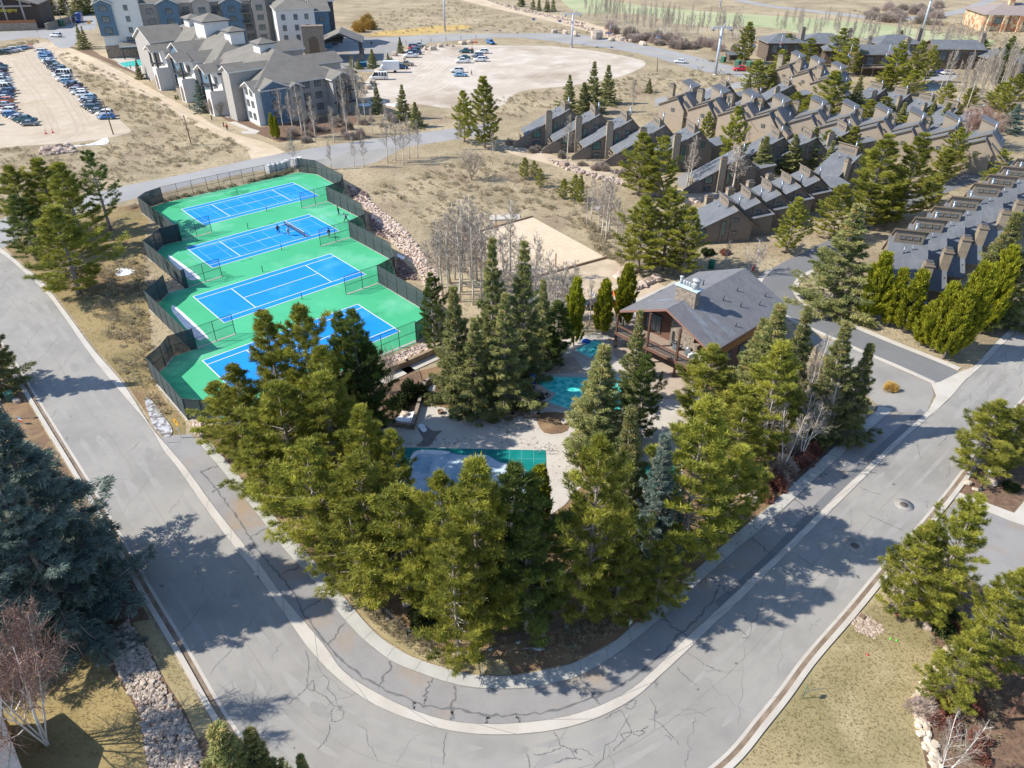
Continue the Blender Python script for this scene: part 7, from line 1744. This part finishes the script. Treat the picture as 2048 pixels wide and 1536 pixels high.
# cones
cone_m = plain("cone_orange", (.80, .12, .02), .5)
def cone(px, lb, g, s=1.0):
    o = thing("traffic_cone", px, 0, lb, "cone", g); o.scale = (s, s, s)
    m = MB(); m.lathe([(.17, .04), (.035, .85), (.001, .86)], cone_m, 10); m.build("cone", o)
    m = MB(); m.box(-.24, .24, -.24, .24, 0, .05, cone_m); m.build("base", o)
    m = MB(); m.lathe([(.126, .34), (.098, .5)], plain("cone_band", (.75, .75, .72), .5), 10); m.build("band", o)
cone((92, 268), "orange traffic cone at the dirt lot front, left of two", "cones at the dirt lot front", 1.3); cone((106, 266), "orange traffic cone at the dirt lot front, right of two", "cones at the dirt lot front", 1.3)
for q in ((56, 97), (59, 95), (62, 96), (64, 94)): cone(q, "orange cone in the cluster at the dirt lot's far end", "cone cluster at the lot's far end", 1.7)
for q in ((946, 86), (950, 85), (953, 86), (971, 118), (944, 98)): cone(q, "orange cone by the back edge of the gravel lot", "cones on the gravel lot", 1.7)
# T-junction warning sign
yel = plain("sign_yellow", (.75, .36, .01), .5); galv = plain("sign_post_grey", (.52, .53, .54), .5, .3)
o = thing("warning_sign", (362, 876), -38, "yellow diamond warning sign with a black T on a pale post", "sign")
m = MB(); m.box(-.05, .05, -.03, .03, 0, 2.4, galv); m.build("post", o)
m = MB(); s = .56
m.mesh([(0, -.05, 2.25 - s), (s, -.05, 2.25), (0, -.05, 2.25 + s), (-s, -.05, 2.25), (0, -.03, 2.25 - s), (s, -.03, 2.25), (0, -.03, 2.25 + s), (-s, -.03, 2.25)], [(0, 1, 2, 3), (7, 6, 5, 4), (0, 4, 5, 1), (1, 5, 6, 2), (2, 6, 7, 3), (3, 7, 4, 0)], yel); pl_ = m.build("plate", o)
m = MB(); m.box(-.24, .24, -.058, -.052, 2.33, 2.45, black_m); m.box(-.06, .06, -.058, -.052, 1.98, 2.33, black_m); m.build("letter_t", pl_)
o = thing("yellow_sign", (182, 60), 20, "yellow warning sign beside the tall lodge corner", "sign"); m = MB(); m.tube([(0, 0, 0), (0, 0, 3)], .06, galv); m.build("post", o); m = MB(); m.prism([(-.6, 0), (.6, 0), (.6, .06), (-.6, .06)], 2.4, 3.6, yel); m.build("plate", o)
o = thing("stop_sign", (79, 77), -70, "red stop sign on a post by the dirt lot entrance", "sign"); m = MB(); m.tube([(0, 0, 0), (0, 0, 3)], .06, galv); m.build("post", o)
m = MB(); m.face([(.5 * math.cos(a), -.09, 2.8 + .5 * math.sin(a)) for a in np.arange(8) * math.pi / 4 + math.pi / 8], plain("stop_red", (.6, .03, .03), .5)); m.build("plate", o)
def text(parent, body, loc, rot, size, mat, name="lettering"):
    cu = bpy.data.curves.new(name, 'FONT'); cu.body = body; cu.size = size; cu.align_x = 'CENTER'; cu.align_y = 'CENTER'; cu.extrude = .01
    cu.materials.append(mat)
    t = bpy.data.objects.new(name, cu); COL.objects.link(t); t.parent = parent; t.location = loc; t.rotation_euler = rot
    dg = bpy.context.evaluated_depsgraph_get(); me = bpy.data.meshes.new_from_object(t.evaluated_get(dg))
    bpy.data.objects.remove(t); q = link(name, me, parent); q.location = loc; q.rotation_euler = rot
    return q
text(o, "STOP", (0, -.1, 2.8), (math.pi / 2, 0, 0), .32, white_line_m)
text(st, "Mahogany", (8, -2.9, 7.6), (math.pi / 2, 0, 0), 2.0, plain("sign_yellow_letters", (.80, .62, .05), .5), "sign_lettering")
o = thing("yard_sign", (44, 848), -25, "small red white and blue yard sign beside the left road", "sign"); m = MB()
m.box(-.35, .35, -.02, .02, .35, .62, plain("yard_red", (.55, .04, .05), .5)); m.box(-.35, .35, -.02, .02, .62, .74, white_line_m); m.box(-.35, .35, -.02, .02, .74, .95, plain("yard_blue", (.08, .25, .45), .5)); m.build("panel", o)
m = MB(); m.tube([(-.3, 0, 0), (-.3, 0, .9)], .015, steel_m, 4); m.tube([(.3, 0, 0), (.3, 0, .9)], .015, steel_m, 4); m.build("wire_leg", o)
o = thing("park_sign", (1605, 1397), 55, "thin green sign post seen edge-on in the right lawn", "sign"); gsn = plain("sign_green", (.05, .20, .16), .5)
m = MB(); m.tube([(0, 0, 0), (0, 0, 1.7)], .03, gsn, 6); m.build("post", o); m = MB(); m.box(-.22, .22, -.015, .015, 1.25, 1.65, gsn); m.build("panel", o)
for q, rl, lb in (((963, 1350), 0, "white marker stake on the dry bank of the bend"), ((336, 886), 20, "thin white stake leaning by the left gutter"), ((1258, 1255), 30, "short white stake beside the red shrub")):
    o = thing("marker_stake", q, 0, lb, "stake"); m = MB(); m.tube([(0, 0, 0), (.12, .05, 1.1)], .035, white_line_m, 5); m.build("shaft", o)
# boxes, bins, hydrants
green_m = plain("utility_green", (.05, .13, .085), .6)
for px, s, lb in (((22, 800), 1.0, "green utility cabinet beside the left road"), ((1722, 125), 1.6, "green cabinet by the highway") if False else ((1446, 125), 1.8, "green utility cabinet on the highway verge"), ((1475, 134), 2.0, "green bin left of the red pickup"), ((1498, 136), 2.0, "green bin behind the red pickup"), ((125, 52), 2.2, "green cabinet by the street bridge")):
    o = thing("utility_cabinet", px, 40, lb, "cabinet"); o.scale = (s, s, s)
    m = MB(); m.box(-.45, .45, -.4, .4, 0, 1.05, green_m); m.build("body", o); m = MB(); m.box(-.48, .48, -.43, .43, 1.05, 1.13, plain("utility_lid", (.10, .24, .16), .6)); m.build("lid", o)
o = thing("dumpster", (727, 134), 5, "blue dumpster at the lodge forecourt edge", "dumpster"); m = MB(); m.box(-1.2, 1.2, -.8, .8, .2, 1.5, plain("dumpster_blue", (.02, .13, .30), .6)); m.build("body", o); m = MB(); m.box(-1.22, 1.22, -.82, .82, 1.5, 1.6, plain("dumpster_lid", (.03, .2, .33), .6)); m.build("lid", o)
o = thing("water_tank", (1422, 536), 0, "green cylindrical bin on the lawn behind the clubhouse", "bin"); m = MB(); m.lathe([(.5, 0), (.52, 1.25), (.50, 1.3)], plain("bin_green", (.02, .17, .12), .5), 16); m.build("body", o); m = MB(); m.lathe([(.54, 1.28), (.5, 1.4), (.001, 1.45)], MATS["bin_green"], 16); m.build("lid", o)
hyd = plain("hydrant_red", (.62, .03, .03), .5)
for px, lb in (((1505, 541), "red fire hydrant beside the drive corner birches"), ((2003, 314), "orange-red hydrant on the far street corner"), ((558, 274), "red marker hydrant below the lodge corner")):
    o = thing("fire_hydrant", px, 0, lb, "hydrant"); m = MB(); m.lathe([(.2, 0), (.2, .08), (.13, .1), (.13, .62), (.19, .66), (.16, .78), (.04, .88), (.001, .9)], hyd, 12); m.build("barrel", o)
    m = MB(); m.tube([(-.28, 0, .5), (.28, 0, .5)], .07, hyd, 8); m.tube([(0, -.26, .42), (0, 0, .42)], .09, hyd, 8); m.build("nozzle", o)
# row of white crates behind the farthest court
crate_m = plain("crate_white", (.74, .74, .72), .6)
for i, (x, y) in enumerate(((539, 346), (548, 344), (557, 342), (566, 340), (575, 337), (583, 335), (591, 333), (600, 331))):
    if i in (5,): continue
    o = thing("white_crate", (x, y), -20, "tall white crate in the row by the upper road, %s from the left" % NUM[i if i < 5 else i - 1], "crate", "white crates by the upper road")
    m = MB(); m.box(-.5, .5, -.55, .55, .12, 1.75, crate_m); m.build("body", o); m = MB(); m.box(-.55, .55, -.6, .6, 0, .12, plain("pallet", (.3, .22, .14), .9)); m.build("pallet", o); m = MB(); m.box(-.53, .53, -.58, .58, 1.75, 1.82, crate_m); m.build("lid", o)
# black picket railing round the bend under the pines
rail_m = plain("railing_slate_blue", (.055, .065, .075), .5, .3)
def railing(pts, label, group, h=1.15):
    o = empty("railing", pts[0], 0, label, "railing", group); b = Vector(pts[0]); P = [Vector(p) - b for p in pts]
    pk, rl = MB(), MB()
    for a, c in zip(P, P[1:]):
        n = max(2, int((c - a).length / .17))
        for i in range(n): q = a.lerp(c, i / n); pk.tube([q + Vector((0, 0, .12)), q + Vector((0, 0, h - .1))], .014, rail_m, 4, False)
        for z in (.15, h - .12, h): rl.tube([a + Vector((0, 0, z)), c + Vector((0, 0, z))], .022, rail_m, 5)
    k = pk.build("picket", o); k['kind'] = 'stuff'; rl.build("rail", o)
    pm2 = MB(); pm2.tube([(0, 0, 0), (0, 0, h + .06)], .05, rail_m, 6); pd = pm2.data("post"); fm2 = MB(); fm2.lathe([(.2, 0), (.18, .1), (.001, .1)], conc_m, 10); fd = fm2.data("footing")
    for q in P: t = link("post", pd, o); t.location = q; link("footing", fd, t)
railing([G(742, 1203), G(776, 1238), G(815, 1274), G(863, 1300), G(925, 1308)], "black picket railing on the left of the bend under the pines", "picket railings")
railing([G(925, 1308), G(980, 1298), G(1036, 1284), G(1086, 1270), G(1133, 1252), G(1172, 1224)], "black picket railing on the right of the bend under the pines", "picket railings")
railing([G(1588, 966), G(1620, 938), G(1650, 912), G(1690, 876)], "low dark metal railing edging the right-hand sidewalk", "sidewalk railings", .7)
railing([G(1712, 858), G(1752, 822)], "low dark metal railing at the end of the sidewalk", "sidewalk railings", .7)
# retaining walls
def wall_run(name, pts, w, h, mat, label, cat="wall"):
    mb = MB()
    for a, b in zip(pts, pts[1:]):
        t = (b - a).normalized(); s = Vector((-t.y, t.x, 0)) * w / 2
        mb.prism([tuple((q)[:2]) for q in (a - s - t * w * .4, b - s + t * w * .4, b + s + t * w * .4, a + s - t * w * .4)], 0, h, mat)
    return tag(mb.build(name), label, cat)
rw = surf("retaining_timber", [(.34, .25, .165), ((.24, .17, .11), 1.5, .4, .7, 4)], .95, True)
wall_run("retaining_wall", [G(764, 752), G(815, 733), G(868, 709)], .5, 1.0, rw, "tan retaining wall below the rocks at the courts' near side")
wall_run("garden_wall", [G(826, 858), G(838, 815), G(850, 772), G(870, 760)], .4, .8, stone_m, "low stone wall between the dark bed and the ramp")
wall_run("garden_wall", [G(752, 846), G(790, 852), G(826, 858)], .4, .7, stone_m, "low stone wall at the foot of the dark bed")
wall_run("garden_wall", [G(977, 834), G(1026, 836), G(1044, 826)], .4, .6, stone_m, "curved low stone wall under the pool spruces")
wall_run("garden_wall", [G(1043, 826), G(1043, 780)], .35, .6, stone_m, "stone wall on the left of the stream bed")
wall_run("garden_wall", [G(1050, 836), G(1078, 834), G(1076, 808)], .35, .5, stone_m, "stone rim at the near end of the stream bed")
wall_run("garden_wall", [G(1660, 870), G(1690, 848)], .6, 1.2, stone_m, "stone gate wall with a flat cap beside the right sidewalk")
wall_run("sand_edging", [G(1078, 553), G(1214, 516)], .25, .35, rw, "dark timber edging along the sand pit's near side", "edging")
wall_run("sand_edging", [G(925, 473), G(1064, 434)], .25, .3, rw, "dark timber edging along the sand pit's far side", "edging")
wall_run("bridge_wall", [G(95, 60), G(125, 50), G(150, 44)], .8, 2.6, stone_m, "stone bridge parapet at the street by the restaurant")
wall_run("ramp", [G(760, 765), G(815, 740), G(868, 716)], 1.6, .12, conc_m, "narrow concrete walk below the tan retaining wall", "walkway")
wall_run("concrete_slab", [G(990, 437), G(1030, 436)], 2.4, .25, conc_m, "pale concrete slab by the sand pit's far corner", "slab")
for px, lb in (((1111, 536), "rust-orange net post at the near side of the sand pit"), ((992, 455), "rust-orange net post at the far side of the sand pit")):
    o = thing("net_post", px, 0, lb, "post"); m = MB(); m.box(-.09, .09, -.09, .09, 0, 2.5, plain("rust_post", (.50, .20, .04), .8)); m.build("shaft", o); m = MB(); m.box(-.12, .12, -.12, .12, 2.5, 2.55, rw); m.build("cap", o)
# pool furniture and deck things
chrome = plain("pool_rail_steel", (.62, .63, .64), .25, .8)
o = thing("pool_ladder", (1090, 903), 0, "steel grab rails at the right corner of the iced pool", "ladder", None, .1)
for s in (0, .55):
    m = MB(); m.tube([(.5, -s, 0), (.45, -s, .8), (.1, -s, .95), (-.9, -s, .1)], .03, chrome, 6); m.build("rail", o)
o = thing("life_ring", (1334, 716), 0, "white life ring on a post beneath the deck", "life ring"); m = MB(); m.tube([(0, 0, 0), (0, 0, 1.2)], .08, pole_m, 6); m.build("post", o)
m = MB(); m.tube([(.42 * math.cos(a), -.1, 1.25 + .42 * math.sin(a)) for a in np.linspace(0, 2 * math.pi, 15)], .12, plain("ring_white", (.8, .8, .79), .5), 8); m.build("ring", o)
o = thing("tarp_roll", (1064, 768), 60, "blue rolled pool cover standing at the turquoise pool", "roll"); m = MB(); m.tube([(0, 0, .1), (0, 0, 1.6)], [.45, .35], plain("tarp_blue", (.02, .14, .55), .6), 10); m.tube([(0, 0, 1.5), (0, 0, 1.7)], [.15, .1], MATS["tarp_blue"], 8); m.build("roll", o)
o = thing("tarp_roll", (1172, 684), 20, "folded blue cover beside the hot tub", "cover"); m = MB(); m.lathe([(.6, 0), (.62, .2), (.3, .4), (.001, .42)], MATS["tarp_blue"], 9); m.build("roll", o)
o = thing("patio_umbrella", (1236, 612), 0, "bright orange patio umbrella at the service yard", "umbrella"); m = MB(); m.tube([(0, 0, 0), (0, 0, 2.6)], .03, steel_m, 6); m.build("pole", o)
m = MB(); oc = plain("umbrella_orange", (.75, .12, .03), .8); m.lathe([(1.15, 2.05), (1.0, 2.2), (.5, 2.55), (.001, 2.75)], oc, 8, smooth=False); m.build("canopy", o)
o = thing("orange_kart", (1226, 612), 30, "small orange machine beside the patio umbrella", "machine"); m = MB(); m.box(-.6, .6, -.35, .35, .2, .6, oc); m.box(-.3, .1, -.3, .3, .6, 1.1, black_m); m.build("body", o)
def ondeck(name, x, y, label, cat, z=2.52):
    p = on_club(x, y, z); return empty(name, p, ang, label, cat)
for i, x in enumerate((hw + 1.0, hw + 2.9)):
    o = ondeck("grill", x, 1.7, ("black and steel grill on the deck, left of two", "grey grill on the deck, right of two")[i], "grill")
    m = MB(); m.box(-.3, .3, -.25, .25, .1, .8, plain("grill_cabinet", (.13, .17, .19), .5)); m.build("cabinet", o); m = MB(); m.tube([(-.38, 0, .95), (.38, 0, .95)], .27, plain("grill_lid", (.06, .065, .07), .3, .3) if i == 0 else chrome, 10); m.build("lid", o); m = MB(); m.box(-.85, .85, -.22, .22, .78, .84, chrome); m.build("side_shelf", o)
o = ondeck("covered_furniture", hw + 4.3, 1.6, "white covered furniture on the deck against the wall", "furniture"); m = MB(); m.mesh([(x * 1.0, y * .45, z) for z, k in ((0, 1), (.6, .95), (.75, .8)) for x, y in ((-k, -k), (k, -k), (k, k), (-k, k))], [(0, 1, 5, 4), (1, 2, 6, 5), (2, 3, 7, 6), (3, 0, 4, 7), (4, 5, 9, 8), (5, 6, 10, 9), (6, 7, 11, 10), (7, 4, 8, 11), (8, 9, 10, 11)], plain("dust_cover", (.76, .76, .75), .8), False); m.build("cover", o)
o = ondeck("patio_table", hw + 5.0, .4, "square pale table on the deck's right end", "table"); m = MB(); m.box(-.5, .5, -.5, .5, .7, .75, plain("table_top", (.50, .56, .50), .4)); m.build("tabletop", o)
for x in (-.4, .4):
    for y in (-.4, .4): m = MB(); m.tube([(x, y, 0), (x, y, .7)], .025, steel_m, 5); m.build("leg", o)
for i, (x, y, r) in enumerate(((hw + 4.2, .6, 90), (hw + 5.8, .9, -90))):
    o = ondeck("patio_chair", x, y, ("pale patio chair left of the deck table", "pale patio chair right of the deck table")[i], "chair"); o.rotation_euler.z += math.radians(r)
    cm_ = plain("chair_pale", (.6, .6, .58), .6); m = MB(); m.box(-.25, .25, -.25, .25, .42, .47, cm_); m.build("seat", o); m = MB(); m.box(-.25, .25, .22, .27, .47, .95, cm_); m.build("backrest", o)
    for a in (-.22, .22):
        for b in (-.22, .22): m = MB(); m.tube([(a, b, 0), (a, b, .42)], .02, steel_m, 4); m.build("leg", o)
o = thing("stroller", (1347, 722), 20, "white pedal toy cart under the deck", "cart"); m = MB(); m.box(-.35, .35, -.2, .2, .25, .55, crate_m); m.box(-.1, .25, -.2, .2, .55, .8, crate_m); m.build("body", o)
for x in (-.3, .3): m = MB(); m.lathe([(.001, -.2), (.2, -.2), (.2, .2), (.001, .2)], tyre_m, 10, (0, 0, 0)); w = m.build("wheel", o); w.location = (x, 0, .2); w.rotation_euler = (math.pi / 2, 0, 0)
o = thing("bench", (1362, 736), 30, "brown bench at the foot of the deck post", "bench"); m = MB(); m.box(-.6, .6, -.2, .2, .4, .46, wood_m); m.build("seat", o)
for x in (-.5, .5): m = MB(); m.box(x - .05, x + .05, -.18, .18, 0, .4, wood_m); m.build("leg", o)
# manholes in the right arm
for px, lb in (((1808, 1010), "round manhole with a pale collar, upper of two in the right road"), ((1710, 1092), "round manhole with a pale collar, lower of two in the right road")):
    o = thing("manhole", px, 0, lb, "manhole", "manholes in the right road", .028)
    m = MB(); m.lathe([(.95, 0), (.95, .012), (.001, .012)], surf("manhole_collar_asphalt", [(.34, .325, .30), ((.27, .26, .24), 2, .4, .7, 4)], .9), 24); m.build("collar", o); m = MB(); m.lathe([(.40, .012), (.40, .022), (.001, .024)], plain("iron_cover", (.12, .10, .09), .7), 20); m.build("cover", o)
o = thing("storm_grate", (1786, 1108), 50, "dark rectangular storm drain grate at the right kerb", "grate", None, .03); m = MB(); m.box(-1.3, 1.3, -.3, .3, 0, .02, plain("grate_iron", (.16, .16, .16), .7)); m.build("frame", o); m = MB()
for i in range(10): m.box(-1.2 + i * .25, -1.12 + i * .25, -.26, .26, .02, .04, steel_m)
m.build("bar", o)
o = thing("valve_box", (1724, 1234), 40, "small brown valve lid in the pink gravel patch", "valve box", None, .05); m = MB(); m.box(-.22, .22, -.22, .22, 0, .12, pole_m); m.build("lid", o)
tg, trd, ty = plain("toy_green", (.12, .75, .06), .5), plain("toy_red", (.75, .04, .05), .5), plain("toy_yellow", (.75, .55, .03), .5)
for px, mt, lb in (((1754, 1191), tg, "tiny bright green toy by the right kerb"), ((1781, 1278), tg, "tiny green toy on the lawn, left of two"), ((1793, 1282), tg, "tiny green toy on the lawn, right of two"), ((1735, 1310), trd, "tiny red toy in the middle of the right lawn"), ((1793, 1231), trd, "tiny red flag toy by the spreading bush"), ((1824, 1395), ty, "tiny yellow toy at the rock edging"), ((1853, 1486), ty, "tiny yellow toy low on the rock edging")):
    o = thing("lawn_toy", px, 30, lb, "toy"); o.scale = (.6, .6, .6); m = MB(); m.lathe([(.14, 0), (.16, .08), (.1, .18), (.001, .22)], mt, 8); m.tube([(0, 0, .1), (.2, .05, .16)], .04, mt, 5); m.build("body", o)
o = thing("log", (1066, 1300), -5, "grey weathered log lying on the bank of the bend", "log"); m = MB(); m.tube([(-.9, 0, .1), (-.2, .06, .12), (.5, 0, .16), (.95, .05, .14)], [.05, .08, .17, .1], plain("weathered_log", (.38, .37, .37), .9), 7); m.build("trunk", o)
o = thing("plant_pot", (1129, 848), 0, "white round planter beside the needle bed", "planter"); m = MB(); m.lathe([(.3, 0), (.42, .5), (.36, .5), (.3, .4), (.001, .4)], conc_m, 14); m.build("pot", o)
o = thing("plant_pot", (881, 827), 0, "dark round pot beside the concrete ramp", "planter"); m = MB(); m.lathe([(.28, 0), (.36, .45), (.3, .45), (.26, .35), (.001, .35)], pole_m, 14); m.build("pot", o)
